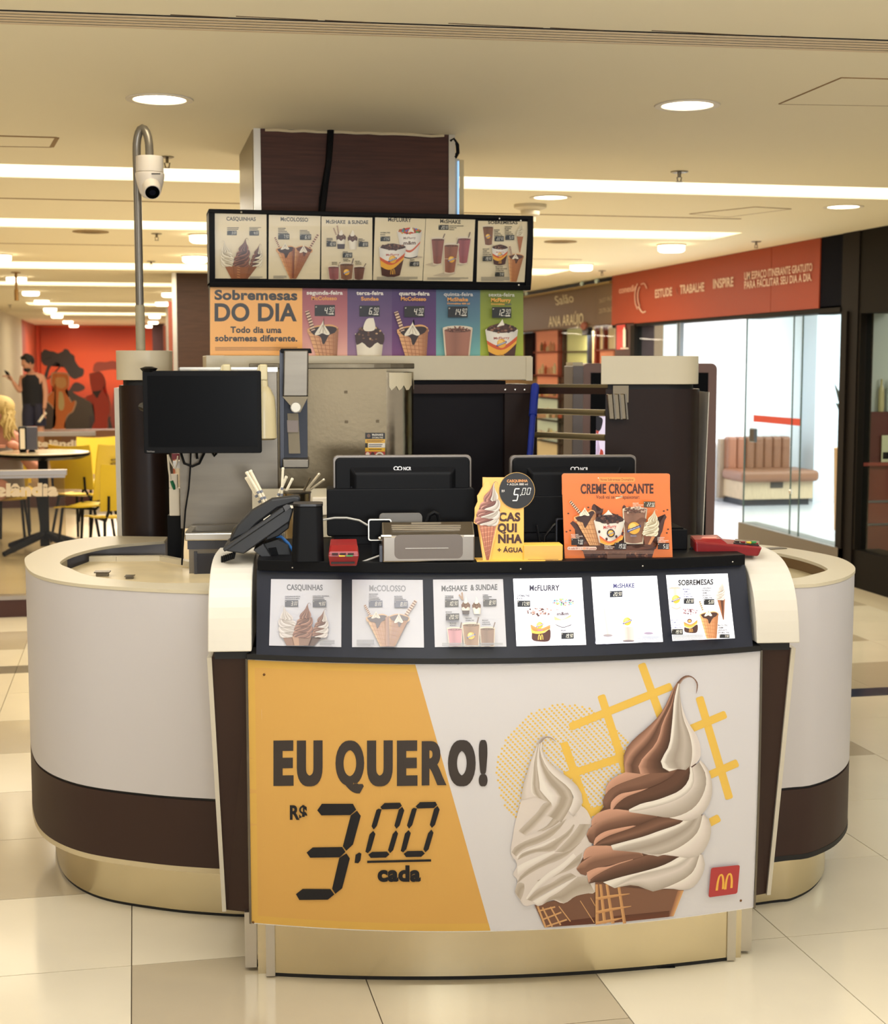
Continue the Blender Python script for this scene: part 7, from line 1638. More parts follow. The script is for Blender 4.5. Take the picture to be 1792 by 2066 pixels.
t.part(MB().tube([(pp.x, 13.2, .75), pp], .012, 8), 'stem', mat('leaf_dark', (30, 38, 30)))
pw = aty(1690, 905, 13.2); t.part(MB().lathe([(.12, 0), (.15, .02), (.17, pw.z)], (pw.x+.15, 13.2, 0.004), 20), 'pot', mat('pot_wood', (190, 140, 90), .5), smooth=True)
# neighbouring shop (right edge)
struct(MB().box(FX+.1, 9, 9.99, 10.04, 0, HC).box(8, 8.1, 4, 9.9, 0, HC), 'wall_right', mat('next_shop_wall', (206, 206, 198), .6))
pane('shop_window', 3.2, 9.89, .28, 2.02, 'large shop window at the right edge with red counter behind', FX+.03)
t = T('red_shop_counter', 'dark red counter with shelves seen through the shop window at right edge', 'counter', (6.3, 9.95, 0))
for z0, z1, c in ((0, .45, (120, 58, 40)), (.47, .62, (132, 62, 44)), (.64, .9, (126, 56, 40)), (.92, 1.3, (92, 18, 16))): t.part(MB().box(FX+.06, 7.4, 9.94+.02*(z0 > .5), 9.985, z0, z1), 'shelf_front', mat('red_front_%d' % int(z0*100), c, .5))
t.part(MB().box(FX+.05, 7.4, 9.925, 9.985, .90, .925), 'worktop', mat('red_top', (150, 60, 44), .4))
t = T('printed_card', 'small cream card with sketch on the red counter at right edge', 'card', (5.35, 9.94, .926)); p = aty(1787, 900, 9.94)
t.part(MB().box(p.x-.03, p.x+.12, 9.94, 9.945, .926, p.z+.08), 'card', mat('card_cream', (214, 206, 170), .5)); t.part(MB().box(p.x-.02, p.x+.1, 9.938, 9.94, .95, 1.0), 'sketch', BLACK)
for k in range(4):
    p = aty(1778+k*16, 815, 9.962); single(MB().lathe([(.02, 0), (.023, .04), (.02, .16), (.008, .2), (.008, .24)], (p.x, p.y, 1.301), 14), 'tall_jar', 'pale tall jar on the red counter in the right shop window, %s from the post' % ('first', 'second', 'third', 'fourth')[k], 'jar', mat('jar_%d' % k, ((200, 180, 130), (190, 196, 200), (170, 160, 150), (210, 200, 180))[k], .3))
area('shop_lamp', (6.6, 8.0, 2.5), (6.6, 8.6, 0), 1.2, 40, (1, .95, .88))
# salon front and shelves
sal = T('salon_display_wall', 'salon display wall with pink and green glowing compartments and red framing', 'shelf', (5.7, 18, 0))
def xbox(px0, py0, px1, py1, X, d):
    y0, y1 = atx(px1, py1, X).y, atx(px0, py1, X).y; z0, z1 = atx(px0, py1, X).z, atx(px0, py0, X).z
    return MB().box(X, X+d, y0, y1, z0, z1)
SX = 5.6
def soft_col(nm, c): return mat(nm, c, .6, emit=.35)
PINK = soft_col('pink_panel', (236, 150, 120)); GRN = soft_col('green_panel', (206, 206, 150)); CRM = soft_col('cream_panel', (226, 200, 160)); PAL = soft_col('pale_panel', (206, 214, 200))
for (a, b, c, d, m_) in ((1075, 650, 1126, 710, PINK), (1075, 712, 1126, 755, PINK), (1134, 650, 1185, 710, GRN), (1134, 712, 1185, 757, GRN), (1186, 650, 1200, 760, CRM), (1201, 650, 1216, 706, CRM), (1217, 650, 1243, 706, CRM), (1201, 708, 1236, 760, PINK), (1084, 757, 1126, 800, PINK), (1134, 759, 1156, 800, PAL),
        (1084, 802, 1124, 844, PAL), (1128, 802, 1156, 844, PAL), (1084, 846, 1124, 886, PAL), (1128, 846, 1156, 886, PAL), (1084, 888, 1124, 960, CRM), (1128, 888, 1156, 960, PAL)):
    sal.part(xbox(a, b, c, d, SX, .02), 'compartment', m_)
RFR = mat('red_frame', (132, 40, 28), .5); DFR = mat('dark_shelf', (36, 34, 30), .5)
for (a, b, c, d, m_) in ((1125, 645, 1131, 760, RFR), (1074, 710, 1132, 713, RFR), (1074, 756, 1132, 759, RFR), (1198, 650, 1202, 760, RFR), (1216, 650, 1219, 706, RFR), (1200, 705, 1244, 708, RFR), (1134, 709, 1185, 712, DFR), (1132, 650, 1135, 960, DFR), (1124, 760, 1127, 960, DFR), (1184, 650, 1187, 760, mat('blue_post', (44, 60, 90), .4)), (1084, 800, 1156, 803, DFR), (1084, 844, 1156, 847, DFR), (1084, 886, 1156, 889, DFR), (1130, 756, 1156, 759, DFR)):
    sal.part(xbox(a, b, c, d, SX-.05, .06), 'frame_bar', m_)
sal.part(MB().box(SX+.02, SX+.2, yB, 24, 0, 2.1), 'back_wall', mat('salon_back', (150, 120, 90), .6)); sal.part(xbox(1058, 672, 1074, 760, SX-.06, .05), 'dark_post', NAVY)
rnd = random.Random(5); kinds = [((232, 210, 160), 'cream'), ((226, 180, 160), 'pink'), ((150, 130, 104), 'tan'), ((240, 232, 212), 'white'), ((186, 96, 76), 'red')]
ORD = 'first second third fourth fifth sixth seventh eighth ninth tenth eleventh twelfth'.split()
nb = 0
for row, (yy_, xs) in enumerate(((709, range(1094, 1122, 6)), (755, range(1090, 1122, 6)), (800, range(1090, 1122, 5)), (844, range(1088, 1154, 6)), (886, range(1088, 1124, 5)))):
    for x in xs:
        p = atx(x, yy_, SX-.03); h = rnd.uniform(.07, .15); c, nm = rnd.choice(kinds); nb += 1
        single(MB().lathe([(.022, 0), (.025, .006), (.025, h*.7), (.011, h*.8), (.011, h)], (SX-.035, p.y, p.z+.004), 10), 'beauty_bottle', '%s bottle on the salon shelf, %s row from the top, %s from the left' % (nm, ORD[row], ORD[list(xs).index(x)]), 'bottle', mat('bottle_'+nm, c, .4), group='bottles on the salon display shelves')
pane('salon_window', yB+.02, 23.5, .1, 2.095, 'glass front of the salon under its brown sign', FX+.01, GLS)
p = atx(1184, 668, FX); t = T('pane_clamp', 'metal clamp at the top of the salon glass', 'clamp', p); t.part(MB().box(FX-.03, FX+.03, p.y-.1, p.y+.1, p.z-.05, p.z+.03), 'clamp', STEELD, bev=.01); t.part(MB().ell((FX-.03, p.y, p.z+.06), .05, .06, .05, 12, 8), 'sensor', mat('sensor_red', (150, 90, 76), .4))
area('salon_lamp', (5.42, 17.6, 2.05), (5.55, 17.6, 0), .2, 55, (1, .85, .65), 3)

# ------------------------------------------------------------------ digital totem behind the right pillar
yT = 6.75
a, b = aty(1172, 1130, yT), aty(1448, 733, yT)
t = T('digital_totem', 'mauve framed free-standing display panel behind the right brown pillar', 'display', ((a.x+b.x)/2, yT, 0))
MAU = mat('mauve_frame', (128, 100, 94), .45); MAU2 = mat('mauve_side', (112, 104, 104), .4)
i0, i1 = aty(1193, 700, yT).x, aty(1430, 700, yT).x; zt = b.z; zi = aty(1300, 752, yT).z
t.part(MB().rbox(a.x, b.x, .02, zt, yT, yT+.12, .03), 'frame', MAU, bev=.004)
t.part(MB().box(i0, i1, yT-.004, yT+.02, .25, zi), 'screen_surround', BLACK2)
t.part(MB().box(aty(1203, 800, yT).x, i1-.02, yT-.006, yT-.002, .3, aty(1210, 840, yT).z), 'screen', mat('screen_picture', (226, 214, 236), .3, emit=.7))
A = Art(surf_plane((0, yT-.0065, 0), (0, 1, 0)), step=.001)
A.blob([(1203, 838), (1216, 845), (1214, 862), (1209, 870), (1203, 868)], (26, 22, 30)); A.poly([(1203, 868), (1209, 870), (1207, 876), (1203, 874)], (190, 80, 60)); A.blob([(1212, 905), (1217, 910), (1217, 919), (1210, 919)], (190, 70, 50)); A.poly([(1206, 880), (1211, 905), (1208, 919), (1203, 919)], (206, 186, 214))
t.art(A, 'screen_print', printmat('screen_print', .3, emit=.5))
s0 = aty(1155, 740, yT-.02)
t.part(MB().box(s0.x, a.x-.004, yT-.03, yT+.12, .02, aty(1160, 738, yT).z), 'side_cabinet', MAU2, bev=.004); t.part(MB().box(s0.x+.005, a.x-.002, yT-.01, yT+.1, aty(1160, 738, yT).z, aty(1160, 731, yT).z), 'top_rib', CREAM)
t.part(MB().box(a.x-.03, b.x+.03, yT-.1, yT+.2, 0, .03), 'foot_plate', STEELD)

# ------------------------------------------------------------------ left: snack-bar seating
by_ = 9.9
bt_ = T('glass_barrier', 'nearest glass barrier with metal rail and brown foot, left of the stand', 'barrier', (-1.6, by_, 0))
zr0, zr1 = aty(60, 963, by_).z, aty(60, 948, by_).z; xe = aty(135, 950, by_).x
RAILS = mat('rail_steel', (172, 166, 162), .3, .9)
bt_.part(MB().box(-3.2, xe, by_-.03, by_+.03, zr0+.012, zr1), 'top_rail', RAILS, bev=.004); bt_.part(MB().box(-3.2, xe-.012, by_-.02, by_+.02, zr0-.004, zr0+.013), 'lower_rail', RAILS)
xg = aty(131, 1000, by_).x
bt_.part(MB().box(-3.2, xg, by_-.005, by_+.005, .13, zr0), 'pane', glass('barrier_glass', (236, 232, 220), .12))
bt_.part(MB().box(-3.2, -.38, by_-.05, by_+.05, .0, .115), 'foot', mat('brown_foot', (70, 34, 28), .35)); bt_.part(MB().box(-3.2, -.38, by_-.055, by_+.055, .115, .14), 'foot_cap', RAILS); bt_.part(MB().box(-3.2, -.38, by_-.045, by_+.045, -.001, .012), 'foot_gap', GROOVE)
A = Art(surf_plane((0, by_-.006, 0), (0, 1, 0)), step=.0005); LT = (222, 204, 176)
A.text('elândia', (-10, 1000), (117, 999), 24, LT, .07); bt_.art(A, 'lettering')
fb = 17.5
bt2 = T('glass_barrier', 'farther glass barrier seen over the round table, pale lettering', 'barrier', (-.9, fb, 0))
z0_, z1_ = aty(100, 880, fb).z, aty(100, 871, fb).z; xe2 = aty(193, 880, fb).x
bt2.part(MB().box(-3.2, xe2, fb-.03, fb+.03, z0_, z1_), 'top_rail', RAILS); bt2.part(MB().box(-3.2, xe2-.01, fb-.005, fb+.005, .13, z0_), 'pane', glass('barrier_glass')); bt2.part(MB().box(-3.2, .6, fb-.05, fb+.05, 0, .13), 'foot', mat('brown_foot', (70, 34, 28)))
A = Art(surf_plane((0, fb-.006, 0), (0, 1, 0)), step=.0005); A.text('telândia', (72, 901), (171, 901), 13, (214, 196, 170), .06); bt2.art(A, 'lettering')
# low tan counter far behind
single(MB().box(-2.3, 1.2, 29.5, 30, 0, aty(150, 868, 29.5).z), 'low_partition', 'long low tan partition in front of the mural', 'partition', mat('tan_partition', (150, 104, 76), .5))
# round table
ty_ = 13.3; tz = aty(90, 911, ty_).z; tc = aty(86, 911, ty_); rx_ = (aty(181, 911, ty_).x-tc.x)
t = T('round_table', 'round dark-edged table with napkin holder behind the near glass barrier', 'table', (tc.x, ty_, 0))
t.part(MB().lathe([(rx_-.02, -.03), (rx_, -.02), (rx_, -.004), (rx_-.03, 0)], (tc.x, ty_, tz), 40), 'tabletop', mat('table_top', (206, 188, 152), .15), smooth=True); t.part(MB().lathe([(rx_-.06, -.06), (rx_+.003, -.034), (rx_+.003, -.012)], (tc.x, ty_, tz), 40), 'edge_band', BLACK2, smooth=True)
t.part(MB().box(tc.x-.04, tc.x+.04, ty_-.04, ty_+.04, .05, tz-.03), 'column', BLACK)
for an in (45, 135, 225, 315):
    d = Vector((math.cos(R(an)), math.sin(R(an)), 0)); t.part(MB().tube([Vector((tc.x, ty_, .16)), Vector((tc.x, ty_, .1))+d*.2, Vector((tc.x, ty_, .025))+d*.46], [.035, .03, .024], 8), 'foot', BLACK, smooth=True)
n0, n1 = aty(38, 905, ty_-.1), aty(74, 861, ty_-.1); nm_ = aty(53, 880, ty_-.1).x
t = T('napkin_holder', 'black and white napkin holder standing on the round table', 'napkin holder', ((n0.x+n1.x)/2, ty_-.1, tz))
t.part(MB().box(n0.x, nm_, ty_-.1, ty_+.02, tz+.015, n1.z), 'frame', BLACK, bev=.004); t.part(MB().box(n0.x+.012, nm_-.012, ty_-.104, ty_-.09, tz+.03, n1.z-.015), 'napkin_stack', WHITE); t.part(MB().box(nm_, n1.x, ty_-.09, ty_+.03, tz+.02, n1.z-.004), 'steel_side', mat('holder_side', (88, 86, 94), .35, .6))
for x in (n0.x+.03, n1.x-.05): t.part(MB().lathe([(.03, 0), (.03, .012), (.018, .02)], (x, ty_-.04, tz), 12), 'foot', BLACK2)
# yellow chairs
def seat_shell(w_, d_, n=10):
    pass
def chair(name, label, loc, rz, back=.42, slots=False, group='yellow plastic chairs'):
    t = T(name, label, 'chair', (0, 0, 0), group=group)
    nx, ny = 9, 7
    def sheet(fn, th, nm, m=YELLOW):
        vs = []; fs = []
        for s_ in (0, 1):
            for j in range(ny):
                for i in range(nx): vs.append(Vector(fn(-1+2*i/(nx-1), j/(ny-1), s_*th)))
        L = nx*ny
        for j in range(ny-1):
            for i in range(nx-1): a_ = j*nx+i; fs += [(a_, a_+1, a_+nx+1, a_+nx), (L+a_+nx, L+a_+nx+1, L+a_+1, L+a_)]
        for i in range(nx-1): fs += [(i, L+i, L+i+1, i+1), ((ny-1)*nx+i, (ny-1)*nx+i+1, L+(ny-1)*nx+i+1, L+(ny-1)*nx+i)]
        for j in range(ny-1): fs += [(j*nx, (j+1)*nx, L+(j+1)*nx, L+j*nx), (j*nx+nx-1, L+j*nx+nx-1, L+(j+1)*nx+nx-1, (j+1)*nx+nx-1)]
        q = MB(); q.add(vs, fs); return t.part(q, nm, m, smooth=True)
    sheet(lambda u, v, s_: (u*.22*(1-.08*v*v), -.22+.42*v, .45+.012*u*u-.02*math.sin(v*3.1)-(.03*(1-v)**6)-s_), .012, 'seat')
    bk = sheet(lambda u, v, s_: (u*(.21+.02*v)*(1 if v < .8 else 1-.25*(v-.8)), .2+.07*v-.05*u*u+s_, .5+back*v+.02*u*u*(v-.3)), .01, 'backrest')
    if slots:
        for k in range(3): t.part(MB().box(-.07, .07, .245+.004*k-.012, .275, .76+k*.035, .772+k*.035), 'slot_shadow', mat('slot_dark', (120, 96, 20), .6), parent=bk)
    for sx in (-1, 1):
        t.part(MB().tube([(sx*.17, -.16, .43), (sx*.2, -.21, .0)], .013, 8), 'leg', BLACK); t.part(MB().tube([(sx*.17, .14, .43), (sx*.21, .24, .0)], .013, 8), 'leg', BLACK)
        t.part(MB().tube([(sx*.17, -.17, .43), (sx*.17, .16, .42), (sx*.17, .24, .5), (sx*.17, .25, .62)], .012, 8), 'side_frame', BLACK, smooth=True)
    t.root.location = loc; t.root.rotation_euler.z = rz
    return t.root
p = atz(178, 1108, 0); q_ = aty(170, 1010, 13.2)
chair('yellow_chair', 'yellow plastic chair in front, its seat towards the pillar and slotted back', (q_.x+.05, 13.0, 0), R(-118), .46, True)
chair('yellow_chair', 'yellow plastic chair with tall plain back left of the slotted one', (aty(168, 990, 14.1).x, 14.1, 0), R(150), .40)
chair('yellow_chair', 'yellow plastic chair half hidden by the left pillar, nearer', (aty(240, 1000, 12.0).x, 12.0, 0), R(200), .36)
chair('yellow_chair', 'yellow chair back peeping between table and far barrier', (aty(208, 930, 15.6).x, 15.6, 0), R(15), .38)
chair('yellow_chair', 'yellow chair seen under the table edge at far left', (aty(28, 960, 14.6).x, 14.6, 0), R(20), .42)
# columns in the far hall
for px0, px1, Y, lb in ((356, 425, 16.0, 'far wood veneer column just left of the menu board'), (339, 352, 26.0, 'narrow dark column farther back beside the mural')):
    a, b = aty(px0, 600, Y), aty(px1, 600, Y); t = T('wood_column', lb, 'column', ((a.x+b.x)/2+.15, Y+.4, 0))
    x1 = max(b.x, a.x+.8) if Y < 20 else b.x+.35
    t.part(MB().box(a.x, x1, Y, Y+.8, 0, HC), 'veneer_cladding', mat('wood_far', (58, 38, 27), .5, spec=.25, noise=.3, nscale=5, stretch=(1.2, 1.2, 22))); t.part(MB().box(a.x-.045, a.x, Y-.01, Y+.04, 0, HC), 'corner_trim', ALU); t.part(MB().box(a.x-.09, a.x-.045, Y+.01, Y+.05, 0, HC-.3), 'red_reflecting_trim', mat('warm_trim', (150, 80, 60), .3, .6))
a, b = aty(308, 700, 36), aty(332, 700, 36); single(MB().box(a.x, b.x, 36, 36.4, 0, HC), 'dark_post', 'dark maroon post at the right end of the mural', 'post', mat('maroon', (56, 20, 20), .5))
# mural: night trees on the orange wall
mw_ = T('wall_mural', 'orange sunset mural with dark tree silhouettes on the end wall', 'mural', (-.9, 37.98, 0))
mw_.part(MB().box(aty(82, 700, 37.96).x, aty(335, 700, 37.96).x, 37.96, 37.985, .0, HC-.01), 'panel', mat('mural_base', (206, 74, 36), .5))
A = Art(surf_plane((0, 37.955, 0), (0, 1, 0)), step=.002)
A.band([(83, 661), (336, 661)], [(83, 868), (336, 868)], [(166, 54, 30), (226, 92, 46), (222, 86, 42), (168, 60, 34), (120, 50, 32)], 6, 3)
TD_ = (48, 42, 34)
for pts in ([(83, 712), (90, 705), (100, 708), (108, 709), (115, 712), (123, 713), (130, 704), (138, 706), (142, 712), (150, 718), (152, 728), (160, 740), (169, 745), (168, 757), (160, 762), (150, 765), (140, 758), (132, 745), (122, 735), (110, 728), (102, 735), (92, 738), (84, 730)],):
    A.blob(pts, TD_, 160)
A.path([(100, 735), (92, 760), (88, 800), (84, 830)], 6, TD_, 10); A.path([(108, 728), (98, 745), (94, 760)], 4, TD_, 8); A.path([(125, 735), (112, 750), (96, 765)], 3, TD_, 8)
A.blob([(138, 790), (150, 772), (165, 775), (172, 783), (160, 790)], (64, 44, 34), 20); A.blob([(190, 735), (198, 730), (214, 731), (226, 728), (240, 732), (260, 740), (260, 748), (230, 745), (205, 748), (188, 750)], (140, 58, 34), 24)
A.blob([(92, 815), (110, 790), (140, 788), (160, 800), (180, 808), (190, 830), (190, 870), (92, 870)], (54, 46, 30), 30); A.rect(180, 840, 336, 868, (44, 34, 28)); A.blob([(230, 790), (260, 786), (300, 780), (330, 800), (330, 868), (230, 868)], (120, 50, 36), 20)
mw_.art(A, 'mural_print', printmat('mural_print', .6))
# plain standees in front of the mural
def standee(label, outline, inner, Y, c, c2):
    P = [aty(x, y, Y) for x, y in outline]; t = T('cutout_standee', label, 'standee', (sum(p.x for p in P)/len(P), Y, 0))
    cm = [tuple(p) for p in catmull([tuple(p) for p in P]+[tuple(P[0])], 150)[:-1]]
    t.part(MB().prism([(x, Y, max(z, .03)) for x, y_, z in cm], (0, .02, 0)), 'board', mat(label[:9]+'_pale', c2, .6))
    q = sum(P, Vector())/len(P); A = Art(surf_plane((0, Y-.002, 0), (0, 1, 0)), step=.002); A.blob([(sum(o[0] for o in outline)/len(outline)+(x-sum(o[0] for o in outline)/len(outline))*.9, y*.965+sum(o[1] for o in outline)/len(outline)*.035) for x, y in outline], c, 150)
    for pts, cc_ in inner: A.blob(pts, cc_, 24)
    t.art(A, 'standee_print')
    t.part(MB().box(q.x-.16, q.x+.16, Y-.1, Y+.15, 0, .03), 'foot', WHITE)
standee('orange cut-out figure with pale chest standing before the mural, left one', [(104, 752), (112, 751), (130, 752), (139, 756), (140, 772), (138, 782), (132, 788), (140, 802), (146, 812), (152, 808), (154, 814), (148, 830), (140, 836), (134, 845), (130, 862), (132, 867), (105, 867), (110, 860), (112, 840), (106, 822), (94, 810), (92, 802), (102, 792), (108, 786), (102, 772)], [([(119, 790), (126, 792), (130, 815), (126, 828), (118, 822)], (196, 176, 120)), ([(112, 762), (130, 762), (134, 776), (124, 784), (112, 776)], (206, 150, 90))], 33, (204, 112, 50), (196, 160, 130))
standee('dark red cut-out figure standing before the mural, half behind the pillar', [(180, 754), (188, 752), (200, 750), (208, 756), (214, 772), (210, 788), (220, 800), (224, 830), (218, 845), (216, 867), (186, 867), (192, 845), (186, 815), (172, 806), (176, 798), (186, 796), (182, 775)], [([(186, 790), (206, 786), (214, 772), (200, 796), (196, 804)], (48, 26, 24))], 33.4, (170, 54, 34), (150, 84, 70))

# ------------------------------------------------------------------ people
SKIN = mat('skin', (206, 150, 122), .55); SKIN2 = mat('skin_tan', (190, 128, 104), .55)
def skin_body(t, verts, edges, name, m, sub=2, root=0):
    me = bpy.data.meshes.new(name); me.from_pydata([tuple(Vector(v[:3])-t.base) for v in verts], edges, []); me.update()
    o = bpy.data.objects.new(name, me); COL.objects.link(o); o.parent = t.root
    sk = o.modifiers.new('skin', 'SKIN'); sk.use_smooth_shade = True
    for i, v in enumerate(verts): me.skin_vertices[0].data[i].radius = (v[3], v[4] if len(v) > 4 else v[3])
    me.skin_vertices[0].data[root].use_root = True
    sb = o.modifiers.new('sub', 'SUBSURF'); sb.levels = sub; sb.render_levels = sub
    me.materials.append(m); return o
# man looking at his phone, leaning at the white wall
MX, MY = -1.72, 26.4
t = T('person', 'man in black tank top and dark shorts looking at his phone by the white wall', 'person', (MX, MY, 0))
V = [(MX, MY, .95, .15, .11), (MX-.01, MY, 1.15, .15, .11), (MX-.01, MY, 1.38, .17, .12), (MX-.03, MY-.01, 1.5, .07, .07), (MX-.05, MY-.02, 1.57, .06, .06),
     (MX+.17, MY-.02, 1.42, .065), (MX+.21, MY-.05, 1.15, .05), (MX+.19, MY-.1, .92, .036), (MX+.18, MY-.11, .87, .03),
     (MX-.17, MY+.02, 1.42, .065), (MX-.22, MY-.05, 1.17, .048), (MX-.31, MY-.1, 1.33, .034), (MX-.34, MY-.11, 1.37, .028),
     (MX+.09, MY, .86, .1), (MX+.1, MY-.02, .48, .07), (MX+.12, MY+.02, .08, .045), (MX+.1, MY-.12, .04, .04), (MX-.09, MY, .86, .1), (MX-.1, MY-.02, .48, .07), (MX-.09, MY+.02, .08, .045), (MX-.12, MY-.12, .04, .04)]
E_ = [(0, 1), (1, 2), (2, 3), (3, 4), (2, 5), (5, 6), (6, 7), (7, 8), (2, 9), (9, 10), (10, 11), (11, 12), (0, 13), (13, 14), (14, 15), (15, 16), (0, 17), (17, 18), (18, 19), (19, 20)]
skin_body(t, V, E_, 'body', SKIN)
def head(t, c, r, turn, hairm, beard=False, nod=.2):
    M = Matrix.Rotation(turn, 3, 'Z') @ Matrix.Rotation(nod, 3, 'X')
    def pt(x, y, z): return Vector(c)+M @ Vector((x*r, y*r, z*r))
    q = MB(); n, m = 16, 12; 
    for j in range(m+1):
        th = math.pi*j/m
        for i in range(n):
            ph = 2*math.pi*i/n; x, y, z = math.sin(th)*math.cos(ph)*.78, math.sin(th)*math.sin(ph)*.95, math.cos(th)*1.12
            if z < 0 and y > 0: y *= 1-.25*abs(z)
            if z < -.3: x *= .82
            q.v.append(pt(x, y, z))
    for j in range(m):
        for i in range(n): q.f.append((j*n+i, j*n+(i+1) % n, (j+1)*n+(i+1) % n, (j+1)*n+i))
    t.part(q, 'head', SKIN, smooth=True)
    t.part(MB().hexa([pt(-.13, -.9, -.2), pt(.13, -.9, -.2), pt(.1, -.8, -.25), pt(-.1, -.8, -.25)], [pt(-.04, -.9, .15), pt(.04, -.9, .15), pt(.05, -.8, .1), pt(-.05, -.8, .1)]), 'nose', SKIN, bev=.003)
    for s_ in (-1, 1):
        t.part(MB().ell(pt(s_*.3, -.84, .1), r*.12, r*.08, r*.07, 8, 6), 'eye', BLACK); t.part(MB().ell(pt(s_*.78, 0, -.02), r*.1, r*.18, r*.25, 8, 6), 'ear', SKIN)
    t.part(MB().ell(pt(0, -.82, -.5), r*.26, r*.06, r*.06, 8, 6), 'mouth', mat('lips', (150, 80, 72), .5))
    if beard: t.part(MB().ell(pt(0, -.5, -.72), r*.55, r*.5, r*.42, 12, 8), 'beard', hairm, smooth=True)
    return pt
pt = head(t, (MX-.07, MY-.05, 1.665), .118, R(-62), mat('hair_black', (18, 14, 14), .6), True, .45)
HB = MATS['hair_black']; q = MB()
q.ell(pt(0, .2, .3), .118*.9, .118*.9, .118*1.0, 14, 10)
for dx, dy, dz, s_ in ((0, -.3, 1.0, .42), (-.35, -.1, .95, .42), (.35, -.1, .95, .42), (0, .3, 1.05, .5)): q.ell(pt(dx, dy, dz), .118*s_, .118*s_, .118*s_*.8, 10, 7)
t.part(q, 'hair', HB, smooth=True)
def hand(t, c, d, side, s_=1.0, curl=.4, m=SKIN):
    """palm, four unequal fingers and a thumb leaving the side of the palm"""
    c = Vector(c); d = Vector(d).normalized(); sd = Vector(side).normalized(); n = d.cross(sd).normalized()
    q = MB(); a0 = [c-sd*.036*s_-n*.012*s_, c+sd*.036*s_-n*.012*s_, c+sd*.036*s_+n*.012*s_, c-sd*.036*s_+n*.012*s_]; q.hexa(a0, [v+d*.085*s_ for v in a0])
    for k, L in enumerate((.07, .08, .075, .058)):
        b = c+d*.082*s_+sd*(-.028+.0187*k)*s_; p1 = b+d*L*.5*s_-n*curl*.02; p2 = p1+d*L*.4*s_-n*curl*.05; q.tube([b, p1, p2], [.0095*s_, .0088*s_, .007*s_], 6)
    b = c+d*.025*s_-sd*.034*s_; q.tube([b, b+d*.03*s_-sd*.022*s_-n*.01, b+d*.06*s_-sd*.02*s_-n*.03], [.012*s_, .01*s_, .008*s_], 6)
    t.part(q, 'hand', m, smooth=True)
hand(t, (MX+.18, MY-.115, .87), (0, -.15, -1), (0, -1, .1)); hand(t, (MX-.34, MY-.115, 1.37), (-.45, -.2, .8), (.5, -.7, .1), 1, 1.4)
q = MB()
def ringz(z, rx, ry, cx=0, cy=0, n=18): return [Vector((MX+cx+rx*math.cos(2*math.pi*k/n), MY+cy+ry*math.sin(2*math.pi*k/n), z)) for k in range(n)]
def loft(rings):
    q = MB(); n = len(rings[0])
    for r_ in rings: q.v += r_
    for j in range(len(rings)-1):
        for k in range(n): q.f.append((j*n+k, j*n+(k+1) % n, (j+1)*n+(k+1) % n, (j+1)*n+k))
    return q
t.part(loft([ringz(.93, .19, .15), ringz(1.1, .185, .145, -.01), ringz(1.3, .2, .155, -.01), ringz(1.4, .185, .14, -.01), ringz(1.47, .12, .1, -.01)]), 'tank_top', mat('tank_black', (18, 18, 26), .8), smooth=True)
for s_ in (-1, 1): t.part(loft([ringz(.58, .105, .11, s_*.1), ringz(.8, .115, .125, s_*.09), ringz(.97, .12, .15, s_*.06)]), 'shorts_leg', mat('shorts_navy', (40, 40, 62), .8), smooth=True)
for s_ in (-1, 1): t.part(MB().box(MX+s_*.11-.045, MX+s_*.11+.045, MY-.18, MY+.08, 0, .07), 'shoe', BLACK, bev=.02)
ph = T('smartphone', 'dark phone held up in the hand of the man in the tank top', 'phone', (MX-.4, MY-.15, 1.47)); ph.part(MB().hexa([(MX-.41, MY-.17, 1.43), (MX-.35, MY-.14, 1.40), (MX-.345, MY-.13, 1.41), (MX-.405, MY-.16, 1.44)], [(MX-.46, MY-.17, 1.54), (MX-.4, MY-.14, 1.51), (MX-.395, MY-.13, 1.52), (MX-.455, MY-.16, 1.55)]), 'case', BLACK)
pk = T('white_packet', 'white folded packet held in the lowered hand of the man', 'packet', (MX+.15, MY-.16, .74)); pk.part(MB().hexa([(MX+.07, MY-.16, .66), (MX+.11, MY-.16, .65), (MX+.11, MY-.14, .65), (MX+.07, MY-.14, .66)], [(MX+.19, MY-.16, .83), (MX+.23, MY-.16, .81), (MX+.23, MY-.14, .81), (MX+.19, MY-.14, .83)]), 'packet', WHITE)
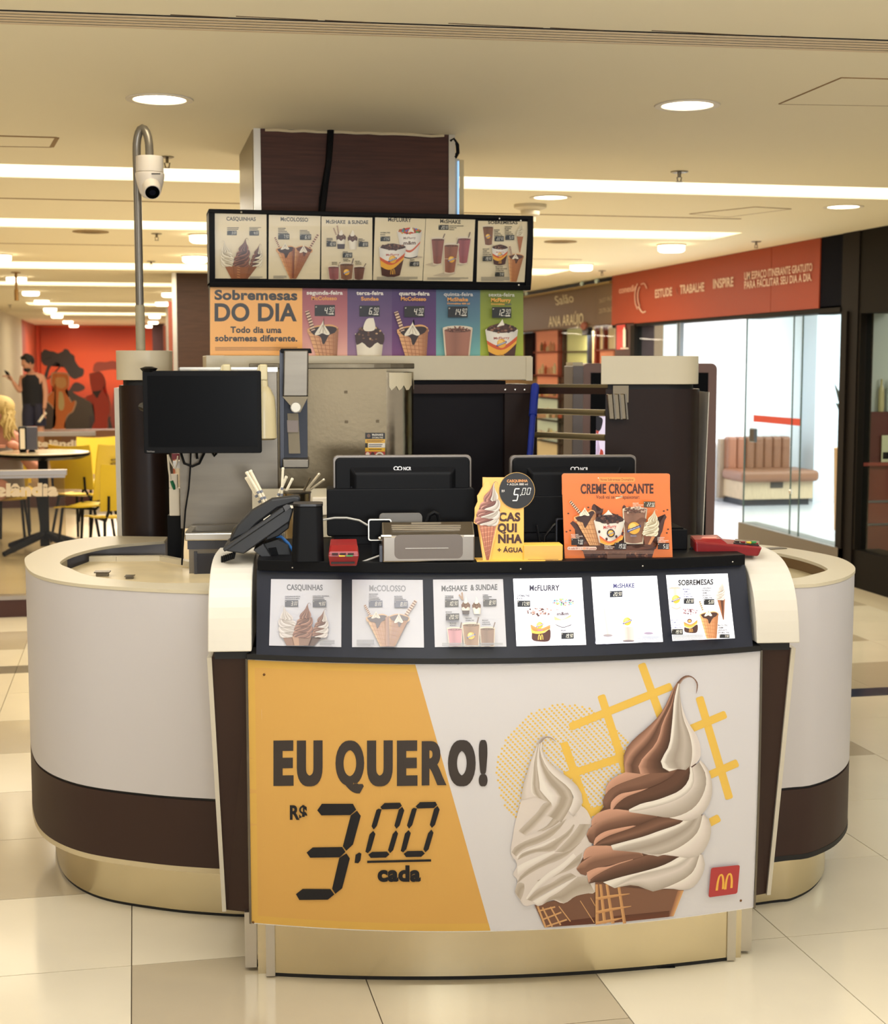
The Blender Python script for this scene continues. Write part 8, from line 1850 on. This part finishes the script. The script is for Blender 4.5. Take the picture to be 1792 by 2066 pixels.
# seated woman at the left edge
wY = 13.95; wc = aty(4, 832, wY); WX = wc.x+.02
t = T('person', 'blond curly haired woman sitting at the round table, cut by the left edge', 'person', (WX, wY, 0))
zz_ = wc.z
V = [(WX-.05, wY+.1, .52, .17, .13), (WX-.03, wY+.06, .8, .14, .11), (WX, wY, zz_-.3, .17, .12), (WX+.01, wY-.03, zz_-.17, .06, .06), (WX, wY-.05, zz_-.1, .055),
     (WX+.19, wY-.02, zz_-.27, .075), (WX+.26, wY-.12, zz_-.52, .06), (WX+.1, wY-.34, tz+.06, .042), (WX+.04, wY-.37, tz+.04, .032), (WX-.19, wY, zz_-.27, .07), (WX-.28, wY-.1, zz_-.5, .055), (WX-.14, wY-.34, tz+.05, .04), (WX-.08, wY-.37, tz+.04, .032),
     (WX-.06, wY-.05, .5, .1), (WX-.1, wY-.4, .5, .075), (WX-.12, wY-.38, .1, .05), (WX-.12, wY-.48, .04, .04), (WX-.26, wY-.05, .5, .1), (WX-.3, wY-.4, .5, .075), (WX-.3, wY-.38, .1, .05), (WX-.3, wY-.48, .04, .04)]
E_ = [(0, 1), (1, 2), (2, 3), (3, 4), (2, 5), (5, 6), (6, 7), (7, 8), (2, 9), (9, 10), (10, 11), (11, 12), (0, 13), (13, 14), (14, 15), (15, 16), (0, 17), (17, 18), (18, 19), (19, 20)]
skin_body(t, V, E_, 'body', SKIN2)
pt = head(t, (WX-.02, wY-.07, zz_), .115, R(-50), mat('hair_blond', (176, 150, 90), .7), False, .3)
hand(t, (WX+.03, wY-.38, tz+.035), (-1, -.3, 0), (.2, -1, 0), 1, .5, SKIN2); hand(t, (WX-.07, wY-.38, tz+.035), (-.9, -.5, 0), (.4, -1, 0), 1, .5, SKIN2)
HBL = MATS['hair_blond']; rnd = random.Random(11); q = MB()
q.ell(pt(0, .12, .5), .125, .13, .1, 14, 9)
for k in range(70):
    a_ = rnd.uniform(-.3, math.pi+.3); rr_ = rnd.uniform(.75, 1.15); x, y = math.cos(a_)*rr_, math.sin(a_)*rr_
    st = pt(x*.8, y*.8, rnd.uniform(.3, .9)); L = rnd.uniform(.2, .34); out = (st-Vector((WX-.02, wY-.07, st.z)))
    q.tube([st+out*(.35*u)+Vector((.018*math.sin(u*9+k), .018*math.cos(u*8+k), -L*u)) for u in (0, .25, .5, .75, 1)], [.016, .02, .02, .016, .006], 5)
t.part(q, 'hair', HBL, smooth=True)
q = MB(); MX, MY = WX, wY
t.part(loft([ringz(.5, .2, .17, -.04, .08), ringz(.8, .165, .14, -.02, .05), ringz(zz_-.36, .19, .145), ringz(zz_-.3, .18, .13)]), 'top', mat('top_grey', (126, 116, 110), .8), smooth=True)
chair('yellow_chair', 'yellow chair under the blond woman at the left edge', (WX-.04, wY+.12, 0), R(0), .3)
